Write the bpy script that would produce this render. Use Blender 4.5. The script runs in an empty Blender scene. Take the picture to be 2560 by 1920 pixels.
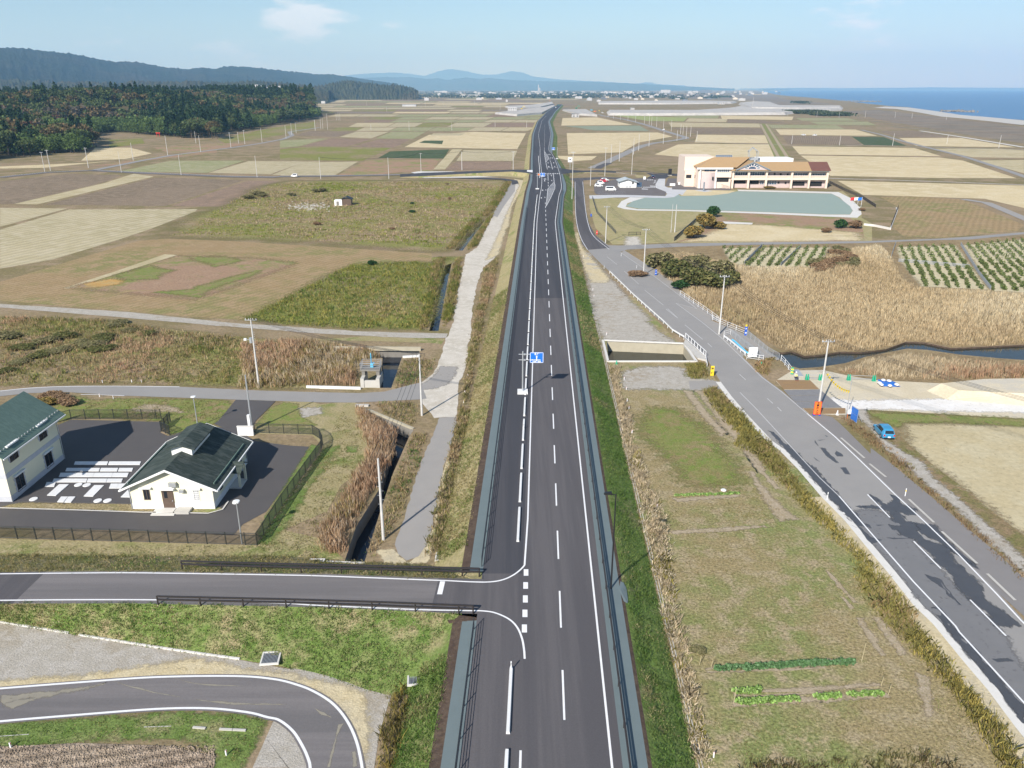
import bpy, bmesh, math, random
import numpy as np
from mathutils import Vector, Matrix
from mathutils.geometry import tessellate_polygon
R = math.radians
random.seed(7); RNG = np.random.default_rng(7)
sc = bpy.context.scene
COL = sc.collection

# ------------------------------------------------------------------ camera
H, F = 43.6, 1948.0                       # camera height in metres, focal length in photo pixels
PITCH = math.atan(740 / F)
cam = bpy.data.cameras.new('camera'); camo = bpy.data.objects.new('camera', cam); COL.objects.link(camo)
camo.location = (0, 0, H); camo.rotation_euler = (math.pi / 2 - PITCH, 0, 0)
cam.sensor_width = 36; cam.lens = 36 * F / 2560; cam.clip_start = 1; cam.clip_end = 120000
sc.camera = camo

# ------------------------------------------------------------------ sky, sun, exposure
SUN_EL = R(34); SUN_AZ = math.atan2(-0.48, -0.877)      # the sun stands behind the camera, to its left
world = bpy.data.worlds.new('World'); sc.world = world; world.use_nodes = True
wt = world.node_tree; wn = wt.nodes; wl = wt.links
for n in list(wn): wn.remove(n)
def W(t, **k):
    n = wn.new(t)
    for a, b in k.items(): setattr(n, a, b)
    return n
out = W('ShaderNodeOutputWorld'); bg = W('ShaderNodeBackground'); bg.inputs[1].default_value = 0.082
sky = W('ShaderNodeTexSky', sky_type='NISHITA', sun_disc=False, sun_elevation=SUN_EL, altitude=40,
        air_density=1.0, dust_density=0.2, ozone_density=4.0)
sky.sun_rotation = SUN_AZ
# small fair weather clouds, scattered all round the sky
tc = W('ShaderNodeTexCoord'); mp = W('ShaderNodeMapping'); mp.inputs['Scale'].default_value = (1, 1, 3.4)
mp.inputs['Location'].default_value = (2.2, 3.3, 4.4)
nz = W('ShaderNodeTexNoise'); nz.inputs['Scale'].default_value = 7.; nz.inputs['Detail'].default_value = 7; nz.inputs['Roughness'].default_value = .55
mr = W('ShaderNodeMapRange'); mr.inputs[1].default_value = .575; mr.inputs[2].default_value = .66; mr.inputs[4].default_value = .75
sep = W('ShaderNodeSeparateXYZ'); up = W('ShaderNodeMapRange'); up.inputs[1].default_value = .012; up.inputs[2].default_value = .05
mul = W('ShaderNodeMath', operation='MULTIPLY'); mix = W('ShaderNodeMix', data_type='RGBA')
mix.inputs[7].default_value = (9.5, 9.7, 10., 1)
wl.new(tc.outputs['Generated'], mp.inputs[0]); wl.new(mp.outputs[0], nz.inputs[0]); wl.new(nz.outputs[0], mr.inputs[0])
wl.new(tc.outputs['Generated'], sep.inputs[0]); wl.new(sep.outputs[2], up.inputs[0])
wl.new(mr.outputs[0], mul.inputs[0]); wl.new(up.outputs[0], mul.inputs[1]); wl.new(mul.outputs[0], mix.inputs[0])
wl.new(sky.outputs[0], mix.inputs[6]); wl.new(mix.outputs[2], bg.inputs[0]); wl.new(bg.outputs[0], out.inputs[0])
sl = bpy.data.lights.new('sun', 'SUN'); sl.energy = 4.7; sl.angle = R(.53); sl.color = (1, .95, .88)
so = bpy.data.objects.new('sun', sl); COL.objects.link(so)
SUN = Vector((math.sin(SUN_AZ) * math.cos(SUN_EL), math.cos(SUN_AZ) * math.cos(SUN_EL), math.sin(SUN_EL)))
so.rotation_euler = SUN.to_track_quat('Z', 'Y').to_euler(); so.location = SUN * 200
vs = sc.view_settings; vs.view_transform = 'Standard'; vs.look = 'None'; vs.exposure = 0.55; vs.gamma = 1
sc.cycles.max_bounces = 3; sc.cycles.diffuse_bounces = 2; sc.cycles.volume_bounces = 1; sc.cycles.transparent_max_bounces = 6

# ------------------------------------------------------------------ photo pixels -> directions -> points on a given level
ZONE = dict(D=(0, 0, 2560/2212), a=(0, 80, 800/2212), b=(700, 120, 800/2212), c=(1300, 180, 760/2212), d=(1900, 180, 660/2212),
    e=(0, 420, 700/2212), f=(600, 420, 800/2212), g=(1380, 400, 800/2212), h=(1900, 400, 660/2212), i=(0, 760, 800/2212),
    j=(600, 780, 800/2212), k=(1380, 740, 700/2212), l=(1860, 740, 700/2212), m=(0, 960, 720/2212), n=(600, 1000, 800/2212),
    o=(1360, 1000, 700/2212), p=(1860, 1060, 700/2212), q=(0, 1380, 720/2212), r=(640, 1400, 760/2212), s=(1360, 1400, 700/2212),
    t=(1860, 1420, 700/2212), S=(1680, 370, 410/2212), T=(1440, 400, 260/2212), U=(1280, 370, 180/1991), Y=(1940, 890, 260/2212),
    V=(1780, 780, 220/2028), W=(860, 860, 140/1787), X=(1300, 850, 120/1327), B=(1000, 180, 500/2212), C=(1500, 190, 600/2212),
    N=(2120, 1020, 140/2212), I=(0, 0, 1.0))
CP, SP = math.cos(PITCH), math.sin(PITCH)
def ray(zone, x, y):
    a, b, s = ZONE[zone]; u = (a + x * s - 1280) / F; v = (b + y * s - 960) / F
    return Vector((u, CP - v * SP, -SP - v * CP))
def G(zone, x, y, z=0.0):                       # where the ray meets the level z
    d = ray(zone, x, y); t = (z - H) / d.z
    return Vector((d.x * t, d.y * t, z))
def Gs(zone, *pts, z=0.0): return [G(zone, x, y, z) for x, y in pts]
def at(zone, x, y, Y):                          # where the ray meets the upright plane at distance Y
    d = ray(zone, x, y); t = Y / d.y
    return Vector((d.x * t, Y, H + d.z * t))
def hgt(zone, base, top, z=0.0):                # height of a thing from its foot and its top
    b = G(zone, *base, z); return b, at(zone, top[0], top[1], b.y).z - z
# ------------------------------------------------------------------ materials
MAT = {}
def _base(name):
    m = bpy.data.materials.new(name); m.use_nodes = True; MAT[name] = m
    nt = m.node_tree; return m, nt.nodes, nt.links, nt.nodes['Principled BSDF']
def lin(c): return (c[0], c[1], c[2], 1)
def M(name, c, c2=None, rough=.75, scale=3., amt=.5, bump=0., bscale=None, metal=0., spec=.3, obj=False, det=5):
    """plain procedural material: two colours mixed by noise, optional relief"""
    m, N, L, b = _base(name)
    b.inputs['Roughness'].default_value = rough; b.inputs['Metallic'].default_value = metal
    b.inputs['Specular IOR Level'].default_value = spec
    if c2 is None: c2 = tuple(x * .8 for x in c)
    g = N.new('ShaderNodeTexCoord') if obj else N.new('ShaderNodeNewGeometry')
    o = g.outputs['Object'] if obj else g.outputs['Position']
    n = N.new('ShaderNodeTexNoise'); n.inputs['Scale'].default_value = scale; n.inputs['Detail'].default_value = det; n.inputs['Roughness'].default_value = .62
    r = N.new('ShaderNodeMapRange'); r.inputs[1].default_value = .5 - .5 * amt * .6; r.inputs[2].default_value = .5 + .5 * amt * .6
    x = N.new('ShaderNodeMix'); x.data_type = 'RGBA'; x.inputs[6].default_value = lin(c); x.inputs[7].default_value = lin(c2)
    L.new(o, n.inputs[0]); L.new(n.outputs[0], r.inputs[0]); L.new(r.outputs[0], x.inputs[0]); L.new(x.outputs[2], b.inputs['Base Color'])
    if bump:
        n2 = N.new('ShaderNodeTexNoise'); n2.inputs['Scale'].default_value = bscale or scale * 4; n2.inputs['Detail'].default_value = 4
        bp = N.new('ShaderNodeBump'); bp.inputs['Distance'].default_value = bump
        L.new(o, n2.inputs[0]); L.new(n2.outputs[0], bp.inputs['Height']); L.new(bp.outputs[0], b.inputs['Normal'])
    return m
def MF(name, cols, scales=(.05, .35, 2.5), fine=.35, bump=.06, rows=None, rough=.95, thr=None, stretch=None):
    """soil or sward: cols[0] base, cols[1] large patches, cols[2] small patches, cols[3] fine flecks; rows=(angle, period, strength)"""
    m, N, L, b = _base(name)
    b.inputs['Roughness'].default_value = rough; b.inputs['Specular IOR Level'].default_value = .1
    g = N.new('ShaderNodeNewGeometry'); pos = g.outputs['Position']
    if stretch:
        mp_ = N.new('ShaderNodeMapping'); mp_.inputs['Rotation'].default_value = (0, 0, stretch[0]); mp_.inputs['Scale'].default_value = (stretch[1], stretch[2], 1)
        L.new(pos, mp_.inputs[0]); spos = mp_.outputs[0]
    else: spos = pos
    cur = None; thr = thr or (.46, .5, .5)
    def noise(s, d=6, p=None):
        n = N.new('ShaderNodeTexNoise'); n.inputs['Scale'].default_value = s; n.inputs['Detail'].default_value = d; n.inputs['Roughness'].default_value = .65
        L.new(p or spos, n.inputs[0]); return n
    def mixc(a, bcol, fac, blend='MIX'):
        x = N.new('ShaderNodeMix'); x.data_type = 'RGBA'; x.blend_type = blend
        if isinstance(a, tuple): x.inputs[6].default_value = lin(a)
        else: L.new(a, x.inputs[6])
        if isinstance(bcol, tuple): x.inputs[7].default_value = lin(bcol)
        else: L.new(bcol, x.inputs[7])
        if isinstance(fac, float): x.inputs[0].default_value = fac
        else: L.new(fac, x.inputs[0])
        return x.outputs[2]
    cur = cols[0]
    for k, c in enumerate(cols[1:3]):
        n = noise(scales[k]); r = N.new('ShaderNodeMapRange'); r.inputs[1].default_value = thr[k] - .04; r.inputs[2].default_value = thr[k] + .1
        L.new(n.outputs[0], r.inputs[0]); cur = mixc(cur, c, r.outputs[0])
    fn = noise(scales[2], 8, pos)
    r = N.new('ShaderNodeMapRange'); r.inputs[1].default_value = .3; r.inputs[2].default_value = .7; r.inputs[3].default_value = 1 - fine; r.inputs[4].default_value = 1 + fine
    L.new(fn.outputs[0], r.inputs[0])
    v = N.new('ShaderNodeVectorMath'); v.operation = 'SCALE'
    if isinstance(cur, tuple): v.inputs[0].default_value = cur
    else: L.new(cur, v.inputs[0])
    L.new(r.outputs[0], v.inputs['Scale']); cur = v.outputs[0]
    hsrc = fn.outputs[0]
    if rows:
        ang, per, st = rows[:3]
        mp_ = N.new('ShaderNodeMapping'); mp_.inputs['Rotation'].default_value = (0, 0, ang); L.new(pos, mp_.inputs[0])
        w = N.new('ShaderNodeTexWave'); w.inputs['Scale'].default_value = 2 * math.pi / per / 20; w.inputs['Distortion'].default_value = 1.2
        w.inputs['Detail'].default_value = 2; w.inputs['Detail Scale'].default_value = .6; L.new(mp_.outputs[0], w.inputs[0])
        r2 = N.new('ShaderNodeMapRange'); r2.inputs[3].default_value = 1 - st; r2.inputs[4].default_value = 1 + st * .5; L.new(w.outputs[1], r2.inputs[0])
        v2 = N.new('ShaderNodeVectorMath'); v2.operation = 'SCALE'; L.new(cur, v2.inputs[0]); L.new(r2.outputs[0], v2.inputs['Scale']); cur = v2.outputs[0]
    L.new(cur, b.inputs['Base Color'])
    if bump:
        bp = N.new('ShaderNodeBump'); bp.inputs['Distance'].default_value = bump * 3; bp.inputs['Strength'].default_value = .8
        L.new(hsrc, bp.inputs['Height']); L.new(bp.outputs[0], b.inputs['Normal'])
    return m
def Mveg(name, rough=.9, trans=.25):
    """foliage and dry stalks: colour comes from each leaf's own colour attribute"""
    m, N, L, b = _base(name)
    a = N.new('ShaderNodeAttribute'); a.attribute_name = 'Col'
    d = N.new('ShaderNodeBsdfDiffuse'); t = N.new('ShaderNodeBsdfTranslucent'); x = N.new('ShaderNodeMixShader'); x.inputs[0].default_value = trans
    L.new(a.outputs[0], d.inputs[0]); L.new(a.outputs[0], t.inputs[0]); L.new(d.outputs[0], x.inputs[1]); L.new(t.outputs[0], x.inputs[2])
    L.new(x.outputs[0], N['Material Output'].inputs[0]); N.remove(b); return m
def Mwater(name, c=(.02, .03, .035), bscale=.8, bump=.02, rough=.08):
    m, N, L, b = _base(name); b.inputs['Base Color'].default_value = lin(c); b.inputs['Roughness'].default_value = rough
    b.inputs['IOR'].default_value = 1.33
    g = N.new('ShaderNodeNewGeometry'); n = N.new('ShaderNodeTexNoise'); n.inputs['Scale'].default_value = bscale; n.inputs['Detail'].default_value = 3
    bp = N.new('ShaderNodeBump'); bp.inputs['Distance'].default_value = bump
    L.new(g.outputs['Position'], n.inputs[0]); L.new(n.outputs[0], bp.inputs['Height']); L.new(bp.outputs[0], b.inputs['Normal']); return m
def Mpaint(name, c, rough=.35, metal=0., coat=0.):
    m, N, L, b = _base(name); b.inputs['Roughness'].default_value = rough; b.inputs['Metallic'].default_value = metal
    b.inputs['Coat Weight'].default_value = coat
    g = N.new('ShaderNodeTexCoord'); n = N.new('ShaderNodeTexNoise'); n.inputs['Scale'].default_value = 2.5; n.inputs['Detail'].default_value = 4
    x = N.new('ShaderNodeMix'); x.data_type = 'RGBA'; x.inputs[6].default_value = lin(c); x.inputs[7].default_value = lin(tuple(v * .86 for v in c))
    L.new(g.outputs['Object'], n.inputs[0]); L.new(n.outputs[0], x.inputs[0]); L.new(x.outputs[2], b.inputs['Base Color']); return m

# ------------------------------------------------------------------ objects
def tag(o, label=None, cat=None, group=None, kind=None):
    if label: o['label'] = label
    if cat: o['category'] = cat
    if group: o['group'] = group
    if kind: o['kind'] = kind
    return o
def link(name, me, parent=None):
    o = bpy.data.objects.new(name, me); COL.objects.link(o)
    if parent is not None: o.parent = parent
    return o
def thing(name, label, cat, loc=(0, 0, 0), rz=0., group=None):
    o = link(name, None); o.location = loc; o.rotation_euler = (0, 0, rz); o.empty_display_size = .3
    return tag(o, label, cat, group)
def dup(o, loc=None, rz=None, parent=None, label=None, group=None, scale=None):
    c = o.copy(); COL.objects.link(c)
    if parent is not None: c.parent = parent
    if loc is not None: c.location = loc
    if rz is not None: c.rotation_euler = (0, 0, rz)
    if scale is not None: c.scale = scale
    if label: c['label'] = label
    if group: c['group'] = group
    for ch in o.children: dup(ch, parent=c)
    return c
class MB:
    """collects shapes for one mesh"""
    def __init__(s): s.v = []; s.f = []
    def add(s, vs, fs):
        k = len(s.v); s.v += [tuple(p) for p in vs]; s.f += [tuple(i + k for i in q) for q in fs]; return s
    def box(s, x0, x1, y0, y1, z0, z1):
        return s.add([(x0,y0,z0),(x1,y0,z0),(x1,y1,z0),(x0,y1,z0),(x0,y0,z1),(x1,y0,z1),(x1,y1,z1),(x0,y1,z1)],
                     [(0,3,2,1),(4,5,6,7),(0,1,5,4),(1,2,6,5),(2,3,7,6),(3,0,4,7)])
    def bar(s, a, b, w, h=None):
        a = Vector(a); b = Vector(b); d = (b - a).normalized(); h = h or w
        u = d.cross(Vector((0, 0, 1)))
        if u.length < 1e-4: u = Vector((1, 0, 0))
        u.normalize(); t = u.cross(d).normalized(); u *= w / 2; t *= h / 2
        return s.add([a-u-t, a+u-t, a+u+t, a-u+t, b-u-t, b+u-t, b+u+t, b-u+t],
                     [(0,3,2,1),(4,5,6,7),(0,1,5,4),(1,2,6,5),(2,3,7,6),(3,0,4,7)])
    def tube(s, a, b, r0, r1=None, n=8):
        a = Vector(a); b = Vector(b); r1 = r0 if r1 is None else r1; d = (b - a).normalized()
        u = d.orthogonal().normalized(); t = d.cross(u); vs = []
        for p, r in ((a, r0), (b, r1)):
            for i in range(n):
                q = 2 * math.pi * i / n; vs.append(p + u * (r * math.cos(q)) + t * (r * math.sin(q)))
        fs = [(i, (i + 1) % n, n + (i + 1) % n, n + i) for i in range(n)]
        return s.add(vs, fs + [tuple(range(n - 1, -1, -1)), tuple(range(n, 2 * n))])
    def lathe(s, prof, n=12, c=(0, 0)):
        vs = []; fs = []
        for r, z in prof:
            for i in range(n):
                q = 2 * math.pi * i / n; vs.append((c[0] + r * math.cos(q), c[1] + r * math.sin(q), z))
        for k in range(len(prof) - 1):
            for i in range(n):
                fs.append((k*n+i, k*n+(i+1)%n, (k+1)*n+(i+1)%n, (k+1)*n+i))
        return s.add(vs, fs)
    def prism(s, pts, h0, h1, ax='z'):
        """outline extruded; ax: the axis of extrusion, pts in the other two axes"""
        n = len(pts)
        def P3(p, h): return {'z': (p[0], p[1], h), 'y': (p[0], h, p[1]), 'x': (h, p[0], p[1])}[ax]
        vs = [P3(p, h0) for p in pts] + [P3(p, h1) for p in pts]
        fs = [(i, (i + 1) % n, n + (i + 1) % n, n + i) for i in range(n)] + [tuple(range(n - 1, -1, -1)), tuple(range(n, 2 * n))]
        return s.add(vs, fs)
    def mesh(s, name, mat, smooth=False):
        me = bpy.data.meshes.new(name); me.from_pydata(s.v, [], s.f); me.materials.append(mat)
        bm = bmesh.new(); bm.from_mesh(me); bmesh.ops.recalc_face_normals(bm, faces=bm.faces); bm.to_mesh(me); bm.free()
        if smooth:
            for p in me.polygons: p.use_smooth = True
        return me
    def build(s, name, mat, parent=None, smooth=False): return link(name, s.mesh(name, mat, smooth), parent)
def catmull(pts, n=6):
    P = [Vector(p) for p in pts]; P = [P[0] * 2 - P[1]] + P + [P[-1] * 2 - P[-2]]; o = []
    for i in range(1, len(P) - 2):
        a, b, c, d = P[i-1:i+3]
        for k in range(n):
            t = k / n; o.append(.5 * (2*b + (c - a)*t + (2*a - 5*b + 4*c - d)*t*t + (3*b - a - 3*c + d)*t**3))
    return o + [P[-2]]
def flatmesh(name, polys, z, mat, holes=()):
    """sheet from outlines (2-D or 3-D points), z None keeps their own z"""
    vs = []; fs = []
    for poly in polys:
        loops = [[Vector((p[0], p[1], 0)) for p in poly]] + [[Vector((p[0], p[1], 0)) for p in h] for h in holes]
        tri = tessellate_polygon(loops); k = len(vs)
        src = list(poly) + [p for h in holes for p in h]
        vs += [(p[0], p[1], p[2] if z is None else z) for p in src]; fs += [tuple(i + k for i in t) for t in tri]
    me = bpy.data.meshes.new(name); me.from_pydata(vs, [], fs); me.materials.append(mat)
    bm = bmesh.new(); bm.from_mesh(me)
    for f in bm.faces:
        f.normal_update()
        if f.normal.z < 0: f.normal_flip()
    bm.to_mesh(me); bm.free(); return me
def jag(poly, amp, step):
    """rough, natural outline: subdivide and jitter"""
    o = []; n = len(poly)
    for i in range(n):
        a = Vector(poly[i]); b = Vector(poly[(i + 1) % n]); L = (b - a).length; k = max(1, int(L / step))
        for q in range(k):
            p = a.lerp(b, q / k)
            if q or True: p = p + Vector((random.uniform(-amp, amp), random.uniform(-amp, amp), 0))
            o.append(p)
    return o
def softmat(mat, wet=False):
    """the same ground with a ragged edge: it thins out where the edge attribute falls to 0"""
    k = mat + '_soft'
    if k in MAT: return MAT[k]
    m = MAT[mat].copy(); m.name = k; MAT[k] = m; N, L = m.node_tree.nodes, m.node_tree.links; o = N['Material Output']; src = o.inputs[0].links[0].from_socket
    a = N.new('ShaderNodeAttribute'); a.attribute_name = 'A'; g = N.new('ShaderNodeNewGeometry'); n = N.new('ShaderNodeTexNoise'); n.inputs['Scale'].default_value = 1.3 if wet else 1.6; n.inputs['Detail'].default_value = 7; n.inputs['Roughness'].default_value = .7
    s1 = N.new('ShaderNodeMath'); s1.operation = 'MULTIPLY_ADD'; s1.inputs[1].default_value = 3.2; s1.inputs[2].default_value = -2.0; ad = N.new('ShaderNodeMath'); r = N.new('ShaderNodeMapRange')
    r.inputs[1].default_value = .1 if wet else 0.; r.inputs[2].default_value = .6 if wet else .85
    md = N.new('ShaderNodeMath'); md.operation = 'MULTIPLY'; md.inputs[1].default_value = 1.5
    t = N.new('ShaderNodeBsdfTransparent'); x = N.new('ShaderNodeMixShader')
    mp_ = N.new('ShaderNodeMapping'); mp_.inputs['Scale'].default_value = (1.5, .45, 1) if wet else (1, 1, 1); L.new(g.outputs['Position'], mp_.inputs[0]); L.new(mp_.outputs[0], n.inputs[0]); L.new(n.outputs[0], s1.inputs[0]); L.new(a.outputs['Fac'], md.inputs[0]); L.new(md.outputs[0], ad.inputs[0]); L.new(s1.outputs[0], ad.inputs[1]); L.new(ad.outputs[0], r.inputs[0])
    L.new(r.outputs[0], x.inputs[0]); L.new(t.outputs[0], x.inputs[1]); L.new(src, x.inputs[2]); L.new(x.outputs[0], o.inputs[0]); return m
def softmesh(name, poly, z, mat, rough):
    P = [Vector((p[0], p[1], 0)) for p in poly]; n = len(P); ar = sum(a.x*b.y - b.x*a.y for a, b in zip(P, P[1:] + P[:1])) / 2
    if ar < 0: P.reverse(); ar = -ar
    per = sum((b - a).length for a, b in zip(P, P[1:] + P[:1])); e = min(max(rough[0] * 9, .8), 1.5 * ar / per)
    P = jag(P, min(rough[0], e * .5), max(rough[1], per / 160)); n = len(P); I_, O_ = [], []
    for i in range(n):
        t = (P[(i+1) % n] - P[i-1]); t.normalize(); nn = Vector((-t.y, t.x, 0)); I_.append(P[i] + nn * e * .5); O_.append(P[i] - nn * e * .5)
    V = [(p.x, p.y, z + random.uniform(-.0025, .0025)) for p in O_ + I_]; fs = [(i, (i+1) % n, n + (i+1) % n, n + i) for i in range(n)] + [tuple(n + i for i in t) for t in tessellate_polygon([[Vector((p.x, p.y, 0)) for p in I_]])]
    me = bpy.data.meshes.new(name); me.from_pydata(V, [], fs); at_ = me.attributes.new('A', 'FLOAT', 'POINT'); at_.data.foreach_set('value', [0.] * n + [1.] * n); me.materials.append(softmat(mat, mat == 'asphalt_wet'))
    bm = bmesh.new(); bm.from_mesh(me)
    for f in bm.faces:
        f.normal_update()
        if f.normal.z < 0: f.normal_flip()
    bm.to_mesh(me); bm.free(); return me
LAYER = [0.004]
def sheet(name, poly, mat, z=None, up=None, rough=None, kind='structure', label=None, cat=None, group=None, parent=None):
    """a flat piece of ground laid over the one below (each new sheet a little above the last one)"""
    if z is None: LAYER[0] = (LAYER[0] - .004 + .0016) % .066 + .004; z = LAYER[0]
    o = link(name, softmesh(name, poly, z, mat, rough) if rough else flatmesh(name, [poly], z, MAT[mat]), parent)
    return tag(o, label, cat, group, kind if parent is None else None)
def offs(pts, d):
    """polyline shifted sideways by d (positive = right of its direction)"""
    o = []
    for i, p in enumerate(pts):
        a = Vector(pts[max(0, i - 1)]); b = Vector(pts[min(len(pts) - 1, i + 1)]); t = (b - a); t.z = 0; t.normalize()
        dd = d[i] if isinstance(d, (list, tuple)) else d
        q = Vector(p) + Vector((t.y, -t.x, 0)) * dd; o.append(q)
    return o
def strip(name, A, B, mat, parent=None, za=None, zb=None, sub=1, jz=0.):
    """ribbon between two polylines of equal length"""
    n = len(A); vs = []; fs = []
    for i in range(n):
        a = Vector(A[i]); b = Vector(B[i])
        if za is not None: a.z = za
        if zb is not None: b.z = zb
        for k in range(sub + 1):
            q = a.lerp(b, k / sub)
            if jz and 0 < k < sub: q.z += random.uniform(-jz, jz)
            vs.append(q)
    w = sub + 1
    for i in range(n - 1):
        for k in range(sub): fs.append((i*w+k, i*w+k+1, (i+1)*w+k+1, (i+1)*w+k))
    me = bpy.data.meshes.new(name); me.from_pydata([tuple(v) for v in vs], [], fs); me.materials.append(MAT[mat])
    bm = bmesh.new(); bm.from_mesh(me)
    for f in bm.faces:
        f.normal_update()
        if f.normal.z < 0: f.normal_flip()
    bm.to_mesh(me); bm.free()
    return link(name, me, parent)
def struct(o): o['kind'] = 'structure'; return o
def line(name, pts, w, z, mat='white_line', parent=None, off=0.):
    o = strip(name, offs(pts, off - w/2), offs(pts, off + w/2), mat, parent, z, z)
    if parent is None: struct(o)
    return o
def resample(pts, step):
    P = [Vector(p) for p in pts]; o = [P[0]]; acc = 0.
    for a, b in zip(P, P[1:]):
        L = (b - a).length
        if L < 1e-6: continue
        t = step - acc
        while t <= L: o.append(a.lerp(b, t / L)); t += step
        acc = L - (t - step)
    return o
def cut(pts, s0, s1):
    """piece of a polyline between two arc lengths"""
    P = [Vector(p) for p in pts]; o = []; s = 0.
    for a, b in zip(P, P[1:]):
        L = (b - a).length; e = s + L
        if e >= s0 and s <= s1:
            p0 = a.lerp(b, max(0, (s0 - s) / L)); p1 = a.lerp(b, min(1, (s1 - s) / L))
            if not o: o.append(p0)
            if (p1 - o[-1]).length > 1e-4: o.append(p1)
        s = e
    return o
# ------------------------------------------------------------------ vegetation
def inpoly(x, y, poly):
    c = np.zeros(len(x), bool); n = len(poly)
    for i in range(n):
        x0, y0 = poly[i][0], poly[i][1]; x1, y1 = poly[(i+1) % n][0], poly[(i+1) % n][1]
        if y0 == y1: continue
        t = ((y0 > y) != (y1 > y)) & (x < (x1 - x0) * (y - y0) / (y1 - y0) + x0); c ^= t
    return c
def scatter(poly, dens, holes=()):
    xs = [p[0] for p in poly]; ys = [p[1] for p in poly]
    n = int((max(xs) - min(xs)) * (max(ys) - min(ys)) * dens)
    x = RNG.uniform(min(xs), max(xs), n); y = RNG.uniform(min(ys), max(ys), n); k = inpoly(x, y, poly)
    for h in holes: k &= ~inpoly(x, y, h)
    return np.stack([x[k], y[k]], 1)
def vnoise(p, s, seed=0):
    """smooth value noise 0..1"""
    q = p * s; i = np.floor(q).astype(np.int64); f = q - i; f = f * f * (3 - 2 * f)
    def hsh(a, b):
        n = (a * 374761393 + b * 668265263 + seed * 974711) & 0x7fffffff; n = ((n ^ (n >> 13)) * 1274126177) & 0x7fffffff
        return ((n ^ (n >> 16)) & 0xffff) / 65535.
    a = hsh(i[:,0], i[:,1]); b = hsh(i[:,0]+1, i[:,1]); c = hsh(i[:,0], i[:,1]+1); d = hsh(i[:,0]+1, i[:,1]+1)
    return (a*(1-f[:,0]) + b*f[:,0])*(1-f[:,1]) + (c*(1-f[:,0]) + d*f[:,0])*f[:,1]
def bladesmesh(name, pts, z, h, w, nb, pal, spread=.25, lean=.3, patch=.15, mat='veg', head=None, hs=None):
    """tufts of upright blades (one triangle each), coloured per tuft from a palette that changes in patches"""
    n = len(pts)
    if n == 0: pts = np.zeros((1, 2)); n = 1
    pal = np.array(pal); np_ = len(pal)
    t = vnoise(pts, patch, 3) * .65 + RNG.random(n) * .35; ci = np.clip((t * np_ * 1.15 - .07 * np_), 0, np_ - 1).astype(int)
    col = pal[ci] * RNG.uniform(.75, 1.25, (n, 1))
    hv = h * (0.65 + .5 * vnoise(pts, patch * 1.7, 9)) * RNG.uniform(.75, 1.2, n)
    if hs is not None: hv = hv * hs
    zz = z if np.isscalar(z) else np.asarray(z)
    P = np.repeat(np.stack([pts[:,0], pts[:,1], np.broadcast_to(zz, n)], 1), nb, 0); N = n * nb
    P[:, :2] += RNG.normal(0, spread, (N, 2)); hh = np.repeat(hv, nb) * RNG.uniform(.6, 1.1, N)
    a = RNG.uniform(0, 2 * math.pi, N); wd = np.stack([np.cos(a), np.sin(a), np.zeros(N)], 1) * (w * RNG.uniform(.6, 1.3, N))[:, None] * .5
    ln = RNG.normal(0, lean, (N, 2)) * hh[:, None]; tip = P + np.stack([ln[:,0], ln[:,1], hh], 1)
    mid = P + np.stack([ln[:,0] * .3, ln[:,1] * .3, hh * .55], 1)
    V = np.stack([P - wd * .5, P + wd * .5, mid + wd, tip, mid - wd], 1).reshape(-1, 3)
    k = np.arange(N)[:, None] * 5
    me = bpy.data.meshes.new(name); me.vertices.add(len(V)); me.vertices.foreach_set('co', V.astype(np.float32).ravel())
    q = (k + np.array([0, 1, 2, 3, 4])).astype(np.int32)
    me.loops.add(N * 5); me.loops.foreach_set('vertex_index', q.ravel()); me.polygons.add(N)
    me.polygons.foreach_set('loop_start', np.arange(0, N * 5, 5, dtype=np.int32)); me.polygons.foreach_set('loop_total', np.full(N, 5, np.int32))
    ca = me.color_attributes.new('Col', 'FLOAT_COLOR', 'POINT'); C = np.repeat(col, nb, 0) * RNG.uniform(.8, 1.2, (N, 1))
    C = np.repeat(C, 5, 0)
    if head is not None:
        hm = np.zeros(5, bool); hm[3] = True; C = C.reshape(N, 5, 3); pick = RNG.random(N) < head[1]; C[np.ix_(pick, [2, 3, 4])] = np.array(head[0]); C = C.reshape(-1, 3)
    C = np.concatenate([np.clip(C, 0, 1), np.ones((N * 5, 1))], 1)
    ca.data.foreach_set('color', C.astype(np.float32).ravel()); me.update(); me.validate(); me.materials.append(MAT[mat]); return me
def edged(P, poly):
    d = np.full(len(P), 1e9); n = len(poly)
    for i in range(n):
        a = np.array((poly[i][0], poly[i][1])); v = np.array((poly[(i+1) % n][0], poly[(i+1) % n][1])) - a; L = v @ v
        if L < 1e-9: continue
        t = np.clip(((P - a) @ v) / L, 0, 1); d = np.minimum(d, np.linalg.norm(P - (a + t[:, None] * v), axis=1))
    return d
def veg(name, label, cat, polys, dens, h, w, nb, pal, z=0., holes=(), mask=None, **k):
    L_ = [scatter(p, dens, holes) for p in polys]; E_ = [edged(q, p) for q, p in zip(L_, polys)]; P = np.concatenate(L_); e = np.concatenate(E_); m = min(1.2, h * .6 + .15)
    f = np.clip(e / m + (vnoise(P, .45, 8) - .4) * .9, 0, 1); kp = f > RNG.random(len(P)) * .5; P = P[kp]; k['hs'] = .4 + .6 * f[kp]
    if mask is not None: P = P[mask(P)]
    zz = z(P) if callable(z) else z
    o = link(name, bladesmesh(name, P, zz, h, w, nb, pal, **k)); return tag(o, label, cat, None, 'stuff')
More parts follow.
